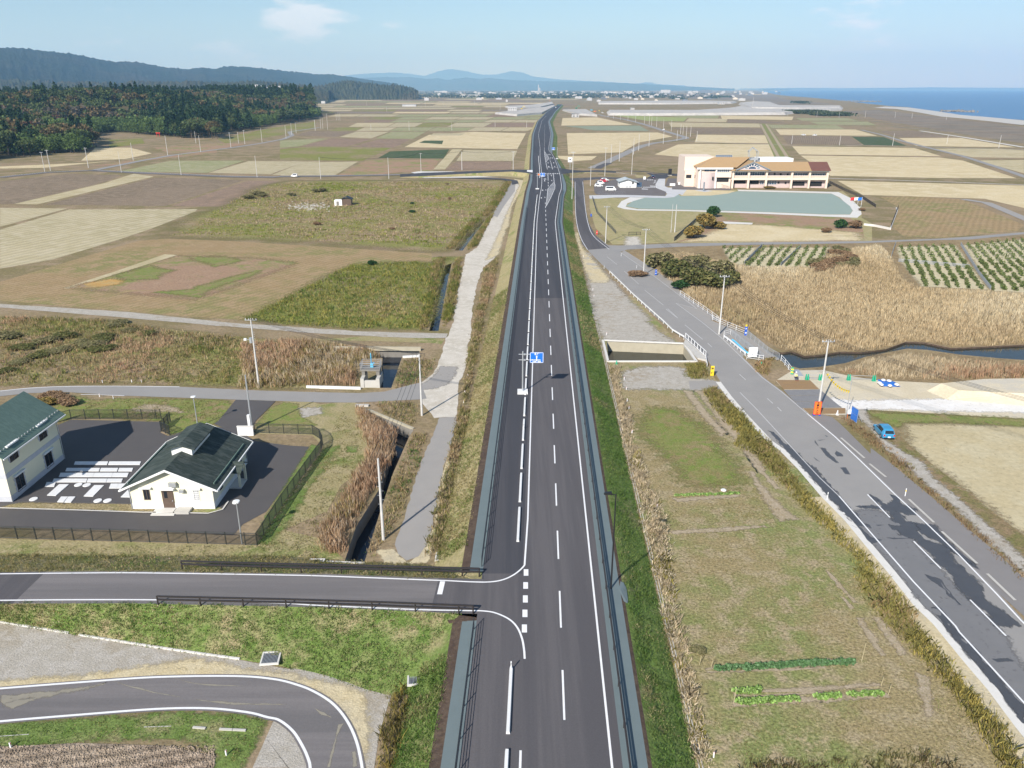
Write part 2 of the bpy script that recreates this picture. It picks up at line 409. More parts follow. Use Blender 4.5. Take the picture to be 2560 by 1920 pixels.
def leafmesh(name, C, size, pal, jit=.3, mat='leaf', shade=None):
    """leaf clumps: small bent faces at the given centres"""
    n = len(C); pal = np.array(pal); col = pal[RNG.integers(0, len(pal), n)] * RNG.uniform(.7, 1.3, (n, 1))
    if shade is not None: col = col * shade[:, None]
    u = RNG.normal(size=(n, 3)); u /= np.linalg.norm(u, axis=1)[:, None]; v = np.cross(u, RNG.normal(size=(n, 3))); v /= np.linalg.norm(v, axis=1)[:, None]
    s = (size * RNG.uniform(.6, 1.4, n))[:, None]; w_ = np.cross(u, v)
    V = np.stack([C - u*s*.5, C + v*s*.45 + w_*s*.12, C + u*s*.5, C - v*s*.45 + w_*s*.12], 1).reshape(-1, 3)
    me = bpy.data.meshes.new(name); me.vertices.add(n * 4); me.vertices.foreach_set('co', V.astype(np.float32).ravel())
    me.loops.add(n * 4); me.loops.foreach_set('vertex_index', np.arange(n * 4, dtype=np.int32)); me.polygons.add(n)
    me.polygons.foreach_set('loop_start', np.arange(0, n * 4, 4, dtype=np.int32)); me.polygons.foreach_set('loop_total', np.full(n, 4, np.int32))
    ca = me.color_attributes.new('Col', 'FLOAT_COLOR', 'POINT'); ca.data.foreach_set('color', np.concatenate([np.repeat(np.clip(col, 0, 1), 4, 0), np.ones((n*4, 1))], 1).astype(np.float32).ravel())
    me.update(); me.materials.append(MAT[mat]); return me
# ------------------------------------------------------------------ materials of the land
MF('ground_m', [(.25,.19,.115), (.19,.16,.075), (.29,.22,.14)], (.012, .09, 1.6), .3, .05)
MF('straw', [(.43,.37,.235), (.38,.33,.2), (.46,.40,.27)], (.02, .2, 2.), .16, .02, rows=(.3, 3.2, .13))
MF('straw_plain', [(.45,.38,.235), (.39,.33,.195), (.47,.41,.27)], (.02, .15, 1.5), .14, .02)
MF('gold', [(.55,.455,.28), (.5,.41,.245), (.58,.49,.32)], (.02, .12, 1.2), .15, .03)
MF('tilled', [(.235,.18,.125), (.2,.155,.105), (.27,.21,.15)], (.03, .3, 2.2), .4, .06, rows=(.35, 1.6, .22))
MF('pinkbrown', [(.25,.18,.135), (.21,.155,.11), (.28,.2,.14)], (.03, .25, 1.6), .35, .05)
MF('palegreen', [(.29,.28,.15), (.25,.26,.12), (.33,.31,.19)], (.02, .2, 1.5), .15, .02, rows=(.3, 2.6, .08))
MF('lime', [(.29,.33,.12), (.26,.31,.1), (.33,.34,.17)], (.02, .2, 1.5), .12, .02)
MF('olive', [(.21,.215,.06), (.28,.22,.13), (.19,.19,.06)], (.03, .3, 1.8), .4, .12, thr=(.5, .52))
MF('meadow', [(.215,.215,.07), (.3,.225,.14), (.23,.2,.08)], (.055, .3, 1.5), .4, .12, thr=(.47, .5), stretch=(0, .55, 1.))
MF('mown', [(.30,.215,.115), (.225,.205,.085), (.33,.24,.135)], (.04, .25, 2.), .22, .03, rows=(.55, 1.9, .1), thr=(.5, .5))
MF('orangeweed', [(.46,.28,.1), (.4,.25,.09), (.42,.3,.13)], (.1, .5, 3.), .2, .05)
MF('redweed', [(.31,.205,.135), (.2,.22,.07), (.33,.225,.15)], (.055, .3, 1.8), .28, .06, thr=(.51, .52))
MF('darkcrop', [(.05,.09,.035), (.07,.1,.05), (.1,.11,.06)], (.08, .5, 2.), .35, .1)
MF('greygreen', [(.24,.27,.19), (.22,.25,.17), (.26,.28,.21)], (.03, .2, 1.5), .1, .02)
MF('scrub', [(.215,.175,.14), (.18,.155,.12), (.26,.215,.16)], (.012, .07, .6), .3, .1, stretch=(-.5, .25, 1.))
MF('earthwork', [(.44,.425,.40), (.38,.365,.345), (.48,.46,.43)], (.02, .15, 1.), .1, .1)
MF('lawn', [(.285,.23,.12), (.2,.22,.08), (.33,.27,.165)], (.075, .5, 4.), .5, .05, thr=(.49, .52))
MF('lawn_green', [(.2,.21,.07), (.25,.2,.1), (.16,.21,.05)], (.2, .7, 5.), .35, .03, thr=(.5, .52))
MF('parkgrass', [(.34,.29,.155), (.28,.26,.12), (.37,.31,.17)], (.06, .5, 4.), .18, .02)
MF('slope_green', [(.155,.21,.06), (.32,.265,.15), (.125,.185,.045)], (.12, .6, 5.), .4, .05, thr=(.54, .5))
MF('slope_dry', [(.31,.265,.135), (.17,.2,.06), (.34,.285,.16)], (.1, .5, 4.), .3, .05, thr=(.52, .5))
MF('soil', [(.085,.06,.046), (.11,.08,.058), (.07,.05,.04)], (.3, 2., 8.), .35, .03)
MF('bed', [(.36,.29,.2), (.33,.27,.18), (.4,.33,.24)], (.3, 2., 8.), .18, .03)
MF('gravel', [(.375,.345,.295), (.33,.285,.22), (.42,.39,.345)], (.12, .8, 7.), .28, .03, thr=(.55, .5))
MF('whitegravel', [(.52,.48,.415), (.46,.42,.35), (.56,.52,.455)], (.1, .7, 6.), .14, .02)
MF('sand', [(.52,.43,.26), (.46,.40,.28), (.55,.47,.31)], (.15, .8, 6.), .16, .03)
MF('yard', [(.53,.46,.33), (.5,.46,.38), (.57,.5,.37)], (.05, .3, 3.), .1, .02)
MF('whiteroad', [(.68,.66,.62), (.64,.61,.57), (.7,.68,.65)], (.06, .4, 3.), .07, .01)
MF('reedbed', [(.27,.2,.11), (.23,.17,.095), (.3,.23,.13)], (.06, .4, 2.), .3, .1)
MF('weedbed', [(.22,.17,.09), (.17,.16,.06), (.26,.19,.11)], (.12, .6, 3.), .35, .08)
MF('forest_floor', [(.1,.085,.045), (.08,.075,.035), (.12,.1,.06)], (.05, .3, 1.5), .3, .3)
MF('asphalt_new', [(.064,.064,.073), (.075,.074,.081), (.059,.06,.068)], (1.1, .35, 9.), .1, .002, stretch=(.035, 1., .03), rough=.82)
MF('asphalt_mid', [(.097,.092,.096), (.113,.106,.109), (.087,.083,.088)], (1.1, .35, 9.), .1, .002, stretch=(.035, 1., .03), rough=.85)
MF('asphalt_side', [(.16,.149,.149), (.185,.172,.17), (.145,.137,.137)], (.9, .35, 9.), .1, .002, stretch=(0, .05, 1.), rough=.85)
M('asphalt_old', (.30,.288,.272), (.235,.225,.215), rough=.88, scale=.22, amt=1.5, bump=.005, bscale=60)
M('asphalt_foot', (.19,.18,.175), (.225,.212,.205), rough=.9, scale=.5, amt=1.4)
M('asphalt_path', (.27,.256,.24), (.32,.3,.275), rough=.9, scale=.5, amt=1.4, bump=.006, bscale=50)
M('asphalt_wet', (.055,.056,.061), (.08,.08,.084), rough=.45, scale=.8, amt=1.2, spec=.5)
M('asphalt_yard', (.075,.071,.072), (.1,.092,.088), rough=.85, scale=.4, amt=1.6, bump=.004, bscale=70)
M('asphalt_park', (.13,.115,.11), (.15,.135,.13), rough=.85, scale=.3)
M('white_line', (.80,.80,.80), (.66,.66,.66), rough=.6, scale=2.5, amt=1.2)
M('worn_line', (.56,.55,.54), (.36,.355,.35), rough=.7, scale=3., amt=1.6)
M('sheet_grey', (.125,.158,.162), (.15,.185,.188), rough=.55, scale=.8, amt=1.2)
M('concrete', (.52,.50,.46), (.41,.395,.36), rough=.8, scale=1.2, amt=1.4, bump=.006, bscale=14)
M('concrete_pale', (.66,.64,.60), (.55,.53,.49), rough=.8, scale=1.3, amt=1.4)
M('concrete_stain', (.47,.43,.33), (.3,.27,.2), rough=.8, scale=.9, amt=1.7, bump=.01, bscale=9)
M('concrete_dark', (.25,.235,.21), (.15,.14,.125), rough=.85, scale=1.1, amt=1.5)
M('park_green', (.245,.31,.275), (.27,.33,.29), rough=.8, scale=.12, amt=1.2)
M('park_pave', (.46,.46,.47), (.53,.53,.53), rough=.8, scale=.3)
Mwater('sea_m', (.01,.09,.24), .05, 1.2, .28)
Mwater('creek_m', (.03,.032,.024), .7, .015, .1)
Mwater('ditch_m', (.015,.02,.03), 1.2, .01, .06)
Mveg('veg', trans=.4); Mveg('leaf', trans=.18)
RZ = 2.2                                        # level of the new road above the fields

# ------------------------------------------------------------------ sea, coast and the one sheet of ground, with the water courses cut into it
SEA = -1.5
coast = Gs('d', (2500,460), (2212,412), (2000,397), (1800,377), (1600,366), (1400,331), (1250,301), (1100,291), (900,270), (700,245), (400,215), z=SEA) \
      + Gs('C', (1750,188), (1620,172), (1530,150), z=SEA) + [Vector((3950, 13500, SEA)), Vector((5200, 17000, SEA)), Vector((9000, 20500, SEA)), Vector((20000, 23500, SEA)), Vector((30000, 24500, SEA))]
coast = [Vector((420, -280, SEA)), Vector((440, 200, SEA))] + [p for p in coast if p.y > 300]
sea = link('sea', flatmesh('sea', [[(200,-280), (30000,-280), (30000,28000), (200,28000)]], SEA, MAT['sea_m'])); struct(sea)
SEAPOLY = coast + [Vector((60000, -300, 0))]
H_CULVERT = Gs('k', (402,352), (1042,378), (1140,520), (442,520))
CREEK = Gs('k', (1150,440), (1215,440)) and (
    Gs('k', (1620,440), (1830,445)) + Gs('l', (380,436), (480,474), (620,462), (760,440), (930,444), (1120,420), (1280,362), (1420,366), (1640,412), (1900,400), (2212,385), (2700,390), (2700,520), (2212,505), (2000,490), (1700,462), (1450,425), (1290,415), (1130,445), (960,480), (800,530), (600,560), (440,572), (330,540), (260,480)) + Gs('k', (1740,510), (1660,470)))
H_D1 = Gs('f', (1438,624), (1470,624), (1432,800), (1395,1000), (1372,1126), (1308,1126), (1345,960), (1392,760))
H_D2 = Gs('f', (1676,352), (1694,358), (1540,570), (1484,570), (1590,425))
H_D3 = Gs('j', (860,262), (1240,262), (1240,300), (1120,312), (1046,524), (972,524), (985,318), (860,300))
H_D4 = Gs('n', (800,52), (890,62), (1200,208), (1170,250), (1060,500), (960,800), (860,1122), (720,1122), (800,880), (960,620), (1070,250), (885,80))
HOLES = [H_CULVERT, CREEK, H_D1, H_D2, H_D3, H_D4]
outer = [Vector((-30000,-280,0))] + coast + [Vector((30000,30000,0)), Vector((-30000,30000,0))]
gnd = link('ground', flatmesh('ground', [outer], 0.0, MAT['ground_m'], HOLES)); struct(gnd)
bstrip = offs(coast, -28.); struct(strip('beach', [p for p in coast], [Vector((p.x, p.y, .03)) for p in bstrip], 'yard', zb=.05))
def channel(name, poly, depth, water, wm, wall):
    n = len(poly); b = MB()
    for i in range(n):
        p, q = poly[i], poly[(i+1) % n]; b.add([(p.x,p.y,0), (q.x,q.y,0), (q.x,q.y,-depth), (p.x,p.y,-depth)], [(0,1,2,3)])
    struct(b.build(name + '_bank', MAT[wall]))
    struct(link(name + '_bed', flatmesh('bed', [poly], -depth, MAT['concrete_dark'])))
    w = struct(link(name + '_water', flatmesh('water', [poly], -water, MAT[wm]))); return w
channel('culvert', H_CULVERT, 2.6, 2.0, 'creek_m', 'concrete_stain')
channel('creek', CREEK, 1.1, .3, 'creek_m', 'soil')
channel('ditch', H_D1, 1.6, 1.2, 'ditch_m', 'soil'); channel('ditch', H_D2, 1.4, .8, 'ditch_m', 'soil')
channel('pool', H_D3, 2., 1.4, 'ditch_m', 'concrete_dark'); channel('drain', H_D4, 2.1, 1.7, 'ditch_m', 'concrete_dark')

# ------------------------------------------------------------------ fields
def field(zone, mat, *pts, name='field', rough=None): return sheet(name, Gs(zone, *pts), mat, rough=rough)
# left of the road, near
field('e', 'tilled', (0,105), (560,45), (960,58), (820,112), (105,285), (0,285))
field('e', 'straw_plain', (1000,62), (1060,45), (1215,68), (290,288), (115,283), (830,118))
field('e', 'tilled', (1230,75), (1930,95), (1310,300), (350,290))
field('e', 'pinkbrown', (1960,100), (2200,104), (1740,305), (1345,302))
field('e', 'straw', (0,315), (530,320), (0,465))
field('e', 'straw', (548,328), (1560,325), (1540,345), (1200,478), (940,565), (420,722), (0,795), (0,487))
field('I', 'meadow', (551,516), (640,470), (712,452), (1270,451), (1278,468), (1215,545), (1136,627), (1090,633), (850,612), (600,597), (420,594), (440,560), rough=(1.5, 8))
field('I', 'mown', (0,705), (345,602), (420,597), (600,604), (855,620), (1080,634), (1078,662), (900,662), (610,800), (480,792), (0,752))
field('e', 'redweed', (1395,690), (1900,702), (2330,745), (2335,757), (1560,1042), (540,950), rough=(.6, 6))
field('e', 'straw_plain', (1300,682), (1400,688), (540,955), (500,950), (900,820))
field('e', 'orangeweed', (620,945), (700,905), (860,880), (1000,885), (960,925), (800,950), rough=(1, 5))
field('e', 'lawn_green', (900,850), (1180,770), (1240,790), (1380,800), (1240,880), (1000,880), rough=(1, 4))
field('e', 'lawn_green', (1500,700), (1800,700), (1950,730), (1700,790), (1540,730), rough=(1, 4))
field('e', 'lawn_green', (1760,870), (2080,800), (2000,850), (1700,960), (1560,1030), (1180,990), (1500,960), rough=(1, 4))
field('I', 'olive', (604,800), (880,660), (1040,652), (1102,655), (1124,640), (1118,646), (1070,826), (780,818), rough=(.8, 6))
WEED1 = Gs('I', (604,800), (880,662), (1040,656), (1100,660), (1113,648), (1066,826), (780,818))
WEED2 = Gs('I', (560,516), (640,474), (712,458), (1010,455), (1215,458), (1262,470), (1205,545), (1100,620), (850,604), (600,590), (440,588))
field('i', 'meadow', (0,90), (500,110), (1150,165), (1700,225), (2212,270), (2212,590), (1800,590), (1240,560), (450,555), (0,570), rough=(.4, 4))
# left of the road, farther
for mt, pts in [('palegreen', ((0,640),(330,625),(130,680),(0,690))), ('tilled', ((100,605),(200,575),(515,577),(395,615))),
    ('straw', ((530,578),(755,580),(630,625),(410,615))), ('palegreen', ((770,580),(1010,578),(920,628),(660,625))),
    ('pinkbrown', ((150,680),(360,625),(630,628),(540,660),(430,690))), ('pinkbrown', ((560,665),(690,630),(900,630),(840,665),(780,690),(470,690))),
    ('olive', ((0,700),(240,680),(770,690),(570,780),(0,775))), ('straw', ((0,785),(180,785),(0,850))), ('straw', ((190,790),(540,785),(380,880),(0,882))),
    ('redweed', ((600,775),(1100,770),(1060,855),(850,858),(700,875),(390,885))), ('darkcrop', ((680,760),(760,715),(1170,700),(1130,765))),
    ('gold', ((1030,600),(1340,580),(1700,590),(1640,700),(860,685))), ('straw', ((1270,705),(1640,710),(1610,780),(1220,780))),
    ('pinkbrown', ((1220,785),(1600,785),(1590,840),(1140,845))), ('straw_plain', ((1190,700),(1260,700),(1140,840),(1060,840))),
    ('darkcrop', ((960,655),(1000,640),(1130,640),(1120,665))), ('straw', ((1060,590),(1280,590),(1250,605),(1040,605)))]:
    field('b', mt, *pts)
# zone a: strips under the wood
for mt, pts in [('gold', ((0,930),(600,905),(900,880),(1150,850),(700,900),(300,940),(0,945))), ('redweed', ((620,930),(880,890),(1180,850),(1500,800),(1500,835),(1100,880),(800,920))),
    ('gold', ((660,800),(900,800),(1050,840),(860,880),(560,890))), ('redweed', ((1060,800),(1500,770),(1700,775),(1500,815),(1180,840))),
    ('olive', ((750,745),(980,735),(1000,770),(760,800))), ('olive', ((1500,740),(1900,660),(2180,620),(2180,660),(1900,720),(1560,770))),
    ('palegreen', ((820,965),(1180,890),(1690,890),(1430,975),(1250,972))), ('straw', ((1440,975),(1720,893),(2090,895),(1870,985))), ('straw', ((1880,988),(2110,895),(2212,895),(2212,985)))]:
    field('a', mt, *pts)
# paddies in rows towards the town
rows = [(573,548,340,1760), (545,517,470,1770), (514,497,560,1775), (494,477,600,1780), (474,458,330,1790)]
mats = ['palegreen', 'straw', 'palegreen', 'straw_plain', 'olive', 'palegreen', 'pinkbrown']
for y0, y1, xa, xb in rows:
    x = xa
    while x < xb - 60:
        w = random.uniform(180, 270); x2 = min(xb, x + w)
        field('b', random.choice(mats), (x + 4, y0), (x2 - 4, y0), (x2 + 54, y1 + 1), (x + 62, y1 + 1)); x = x2
y = 452.
while y > 312:
    h_ = max(3., (y - 262) * .055); x = -300.
    while x < 1750:
        w = random.uniform(200, 520)
        if random.random() < .8: field('b', random.choice(['straw', 'gold', 'palegreen', 'pinkbrown', 'straw_plain', 'scrub', 'olive']), (x, y), (x + w - 12, y), (x + w + 20, y - h_), (x + 30, y - h_))
        x += w
    y -= h_ * 1.5
# right of the road, farther
for mt, pts in [('gold', ((310,335),(560,330),(820,385),(300,390))), ('greygreen', ((320,393),(870,390),(940,430),(540,425),(420,405))), ('gold', ((340,445),(1000,440),(1110,470),(860,515),(740,585),(350,600))),
    ('lime', ((660,312),(1220,332),(1190,360),(920,355))), ('straw_plain', ((1230,337),(1510,341),(1500,365),(1200,362))), ('tilled', ((1512,345),(1740,350),(1980,375),(1510,370))),
    ('palegreen', ((1050,318),(1450,314),(1440,338),(1230,335))), ('gold', ((1460,318),(1990,325),(1980,350),(1470,342))), ('straw_plain', ((1080,367),(1740,376),(1750,403),(1100,400))),
    ('tilled', ((1100,407),(1750,410),(1780,455),(1280,450))), ('gold', ((1290,456),(1790,461),(1810,519),(1270,512))), ('gold', ((1270,523),(1820,527),(1850,620),(1200,620),(980,600),(1150,527))),
    ('lawn_green', ((1745,375),(1800,378),(1985,640),(1860,640))), ('gold', ((200,610),(560,612),(520,640),(380,650)))]:
    field('c', mt, *pts)
for mt, pts in [('gold', ((340,700),(1500,716),(1700,742),(2150,890),(1500,888),(590,870))), ('gold', ((270,622),(1290,636),(1520,706),(330,690))), ('tilled', ((190,535),(750,540),(860,612),(230,605))),
    ('darkcrop', ((770,542),(1040,546),(1230,618),(872,612))), ('gold', ((130,480),(800,482),(985,535),(170,526))), ('palegreen', ((60,442),(640,446),(710,478),(100,470))),
    ('palegreen', ((410,415),(900,416),(975,445),(490,440))), ('palegreen', ((300,385),(730,387),(830,408),(350,408))), ('tilled', ((995,495),(1290,490),(1600,545),(1160,548))),
    ('gold', ((1165,554),(1680,552),(2150,632),(1310,620))), ('straw_plain', ((1430,642),(2000,642),(2212,657),(2212,720),(1780,715))), ('straw_plain', ((1825,742),(2212,737),(2212,850))),
    ('gold', ((650,912),(2212,952),(2400,1180),(2212,1140),(1880,1062),(860,1030))), ('scrub', ((620,330),(1000,318),(1500,378),(2212,462),(2212,600),(1700,520),(1400,470),(1000,400),(820,350)))]:
    field('d', mt, *pts)
field('h', 'mown', (1010,310), (1250,302), (1700,332), (2210,545), (2160,595), (1500,655), (1200,640), (1110,560), (1165,400))
field('C', 'scrub', (600,180), (1500,150), (1700,215), (2212,262), (1660,268), (1420,226), (900,215))
for i in range(60):       # bands of stubble, scrub and paddy towards the town on the right
    yy = random.uniform(112, 178); xx = random.uniform(-1400, 1500); w = random.uniform(80, 330); h_ = (yy - 92) * .06
    field('C', random.choice(['gold', 'scrub', 'straw', 'scrub', 'pinkbrown', 'olive']), (xx, yy), (xx + w, yy), (xx + w + 20, yy - h_), (xx + 15, yy - h_))
# pale earthworks: low, flat topped fills
def fill(zone, h, *pts, mat='earthwork', name='earth_fill', label=None):
    top = Gs(zone, *pts, z=h); n = len(top); c = sum(top, Vector()) / n
    base = [p + (p - c).normalized() * h * 1.6 for p in top]; b = MB()
    for p in base: p.z = -.05
    b.add(top + base, [(i, (i+1) % n, n + (i+1) % n, n + i) for i in range(n)])
    tri = tessellate_polygon([top]); b.add(top, tri); o = b.build(name, MAT[mat]); struct(o); return o
fill('C', 4., (90,312), (900,312), (1200,292), (1300,276), (1450,300), (1850,300), (2150,285), (2212,300), (1830,318), (1700,335), (500,343), (100,340))
fill('C', 6., (1290,244), (1420,232), (1560,237), (1650,268), (2212,270), (2212,284), (1850,292), (1400,285))
fill('C', 4., (0,232), (600,226), (1000,226), (1250,232), (1200,242), (600,248), (0,248))
fill('c', 3., (312,272), (480,270), (560,310), (420,300))
fill('b', 3., (1490,445), (1600,432), (1840,405), (1890,392), (1900,400), (1810,445), (1640,458))
fill('b', 3., (1560,400), (1740,392), (1880,372), (1890,384), (1800,405), (1600,412))
# ------------------------------------------------------------------ the new road: two 3 m lanes, a cycle path on the left, built up on a bank
def xc(y): return 2.18 + .0349 * y
def tab(first, zone, pts, more=()):
    T = [(y, xc(y) + first) for y in range(-40, 261, 10)]
    T += sorted([(p.y, p.x) for p in Gs(zone, *pts, z=RZ) if p.y > 275]) + [(p.y, p.x) for p in Gs('D', *more, z=RZ)]
    T.sort(); return T
FAR_L = ((1163,290), (1170,262), (1187,242), (1208,226)); FAR_R = ((1190,290), (1184,262), (1197,242), (1213,226))
T_l = tab(-3.0, 'U', ((765,1350), (805,1150), (825,950), (825,800), (815,650), (795,450), (775,250), (775,100), (778,0)), FAR_L)
T_r = tab(3.0, 'U', ((1300,1300), (1360,1150), (1370,1050), (1330,750), (1270,550), (1180,300), (1100,150), (1020,70), (1015,0)), FAR_R)
T_b = tab(-4.0, 'U', ((700,1300), (740,1100), (765,850), (765,650), (760,540), (735,300), (735,60)), ((1159,290), (1167,262), (1185,242), (1207,226)))
T_f = tab(-7.0, 'U', ((480,1200), (570,850), (580,700), (575,300), (590,0)), ((1153,290), (1163,262), (1182,242), (1205,226)))
T_s = tab(5.35, 'U', ((1430,1350), (1500,1150), (1495,1000), (1410,750), (1350,520), (1220,300), (1120,150), (1110,0)), ((1196,290), (1188,262), (1200,242), (1215,226)))
def X(T, y): return float(np.interp(y, [t[0] for t in T], [t[1] for t in T]))
YS = [-40 + 5 * i for i in range(130)] + [620 + 25 * i for i in range(66)]
def edge(T, z=RZ, d=0., y0=-40, y1=2270):
    p = [Vector((X(T, y) + d, y, z)) for y in YS if y0 <= y <= y1]
    return [(p[max(0, i-1)] + p[i] * 2 + p[min(len(p)-1, i+1)]) / 4 if 0 < i < len(p) - 1 else p[i] for i in range(len(p))]
eL, eR, eB, eF, eS = edge(T_l), edge(T_r), edge(T_b), edge(T_f), edge(T_s)
def seg(E, y0, y1): return [p for p in E if y0 <= p.y <= y1]
struct(strip('main_road', eF, [Vector((p.x + .7, p.y, p.z)) for p in eR], 'asphalt_new', sub=2))
struct(strip('road_bed', [Vector((p.x, p.y, RZ - .3)) for p in eF], [Vector((p.x, p.y, RZ - .3)) for p in eS], 'soil'))
# grey weed control sheeting, a line of dark soil, then the grassed bank down to the fields
def shift(E, d, z): return [Vector((p.x + d, p.y, z)) for p in E]
JY0, JY1 = 51.5, 60.5                           # opening of the side road
def leftbank(y0, y1, gap0, gap1):
    a = ([Vector((X(T_f, y0), y0, RZ))] if y0 > 0 else []) + [p for p in eF if y0 + .5 < p.y < y1 - .5] + ([Vector((X(T_f, y1), y1, RZ))] if y1 < 100 else [])
    struct(strip('weed_sheet', shift(a, -1.2, RZ - .06), shift(a, .02, RZ + .006), 'sheet_grey'))
    struct(strip('soil_edge', shift(a, -2.0, RZ - .2), shift(a, -1.2, RZ - .06), 'soil'))
    return a
aN = leftbank(-40, 53.6, 0, 1); aF = leftbank(60.6, 2270, 1, 0)
aT = [Vector((p.x - 4.8, p.y, 0)) for p in aN]
struct(strip('road_bank', aT, shift(aN, -2.0, RZ - .2), 'slope_green', sub=4, jz=.1))
struct(strip('road_bank', shift(aF, -5.0, 0), shift(aF, -2.0, RZ - .2), 'slope_dry', sub=4, jz=.1))
rb = eS
struct(strip('weed_sheet', shift(eR, .7, RZ + .004), shift(rb, .0, RZ - .05), 'sheet_grey'))
struct(strip('soil_edge', rb, shift(rb, .3, RZ - .14), 'soil', za=RZ - .05))
struct(strip('road_bank', shift(rb, .3, RZ - .14), shift(rb, 3.7, 0), 'slope_green', sub=5, jz=.12))
# drain along the right toe
dr = seg(shift(rb, 4.0, 0), -10, 150); b = MB()
for p, q in zip(dr, dr[1:]):
    for o0, o1, hh in ((-.14, -.07, .08), (.1, .17, .08)): b.add([(p.x+o0,p.y,0),(p.x+o1,p.y,0),(p.x+o1,p.y,hh),(p.x+o0,p.y,hh),(q.x+o0,q.y,0),(q.x+o1,q.y,0),(q.x+o1,q.y,hh),(q.x+o0,q.y,hh)], [(3,2,6,7),(0,3,7,4),(1,5,6,2),(0,1,2,3),(4,7,6,5)])
struct(b.build('toe_drain', MAT['concrete']))
ml = RZ + .008
# fresher and older lifts of asphalt, as laid in stages
def lift(y0, y1, TL, TR, mat, dz, d0=0., d1=0.):
    struct(strip('asphalt_lift', seg(edge(TL, d=d0), y0, y1), seg(edge(TR, d=d1), y0, y1), mat, za=RZ + dz, zb=RZ + dz))
lift(-40, 55.5, T_f, T_r, 'asphalt_mid', .004, 0., .7); lift(50, 160, T_l, T_r, 'asphalt_mid', .0045, -.35, .7)
# ------------------------------------------------------------------ side road on the left (same level at the junction)
def sr(x): return RZ * max(.72, 1 - max(0, -x - 30) * .006)
sideT = Gs('q', (-400,172), (0,168), (600,162), (1000,160), (1600,168), (2212,178), z=RZ) + Gs('r', (500,117), (900,132), (1300,148), z=RZ)
sideB = Gs('q', (-400,380), (0,372), (600,367), (1200,368), (1700,378), (2212,395), z=RZ) + Gs('r', (400,328), (800,346), (1200,362), (1500,368), z=RZ)
sideT = catmull(sideT, 4); sideB = catmull(sideB, 4)
LT = sideT + catmull(Gs('r', (1380,150), (1560,159), (1700,160), (1800,143), (1880,105), (1940,55), (1970,10), z=RZ), 5)
LB = sideB + catmull(Gs('r', (1550,369), (1650,371), (1740,385), (1840,430), (1900,490), (1935,570), (1950,650), (1955,720), z=RZ), 5)
up_ = seg(edge(T_l), 66, 330); LT2 = [p for p in LT if p.x < 1.2] + up_
LB2 = LB
T0 = Gs('q', (-400,158), (0,155), (1000,148), (2212,164), z=RZ) + Gs('r', (500,100), (900,116), (1380,132), (1660,140), z=RZ)
B0 = Gs('q', (-400,402), (0,396), (1000,395), (2212,420), z=RZ) + Gs('r', (500,345), (900,362), (1380,385), (1640,392), z=RZ)
def lvl(P, dz): return [Vector((p.x, p.y, RZ + dz)) for p in P]
struct(strip('side_road', resample(catmull(T0, 6), 1.2)[:38], resample(catmull(B0, 6), 1.2)[:38], 'asphalt_side'))
n_ = min(len(resample(catmull(T0, 6), 1.2)), len(resample(catmull(B0, 6), 1.2)))
jp = Gs('r', (1330,130), (1660,140), z=RZ) + [Vector((X(T_f, 60.3) + .1, 60.3, RZ)), Vector((X(T_l, 60.3) + .4, 60.3, RZ)), Vector((X(T_l, 54) + .4, 54, RZ)), Vector((X(T_f, 54) + .1, 54, RZ))] + Gs('r', (1640,392), (1270,378), (1285,310), z=RZ)
struct(link('side_road', flatmesh('side_road', [jp], RZ + .006, MAT['asphalt_mid'])))
ft = Gs('q', (-400,150), z=RZ) + T0[1:]
# ends of the sheet are squared off by one fill under it
fp = T0 + [Vector((X(T_f, 60.3), 60.3, RZ)), Vector((X(T_f, 54), 54, RZ))] + B0[::-1]
struct(link('side_road', flatmesh('side_road', [fp], RZ - .006, MAT['asphalt_side'])))
sp = Gs('q', (-400,158), (0,155), (352,150), (95,398), (-400,402), z=RZ); struct(link('asphalt_lift', flatmesh('lift', [sp], RZ + .004, MAT['asphalt_mid'])))
line('edge_line', lvl(LT2, 0), .16, ml + .004); line('edge_line', lvl(LB2, 0), .16, ml + .004)
# banks of the side road: far side falls gently to the compound, near side down to the drain
bt = resample(catmull(T0, 6), 2.); to = Gs('q', (-400,20), (0,20), (1000,28), (2212,35), z=.0) + Gs('r', (500,2), (900,20), (1400,40), (1560,60), z=.0)
to = [Vector((p.x, p.y, .0)) for p in to]; to = resample(catmull(to, 6), 2.); k_ = min(len(bt), len(to))
struct(strip('verge_bank', bt[:k_], to[:k_], 'slope_dry', sub=3, jz=.06))
bb = resample(catmull(B0, 6), 2.); tb = resample(catmull(Gs('q', (-400,470), (0,540), (700,655), (1300,750), (1870,830), (2300,905), z=0) + Gs('r', (560,860), (900,980), (1150,1000), z=0), 6), 2.)
k_ = len(bb); tb = [tb[int(i * (len(tb) - 1) / (k_ - 1))] for i in range(k_)]
xe = X(T_f, 53.6); struct(strip('verge_bank', bb + [Vector((xe - 1.9, 53.5, RZ - .2)), Vector((xe - 2., 52., RZ - .24))], tb + [Vector((xe - 4.7, 47.6, .03)), Vector((xe - 4.75, 46., .02))], 'slope_green', sub=5, jz=.05))
BK = (list(bb), list(tb), list(bt), list(to))
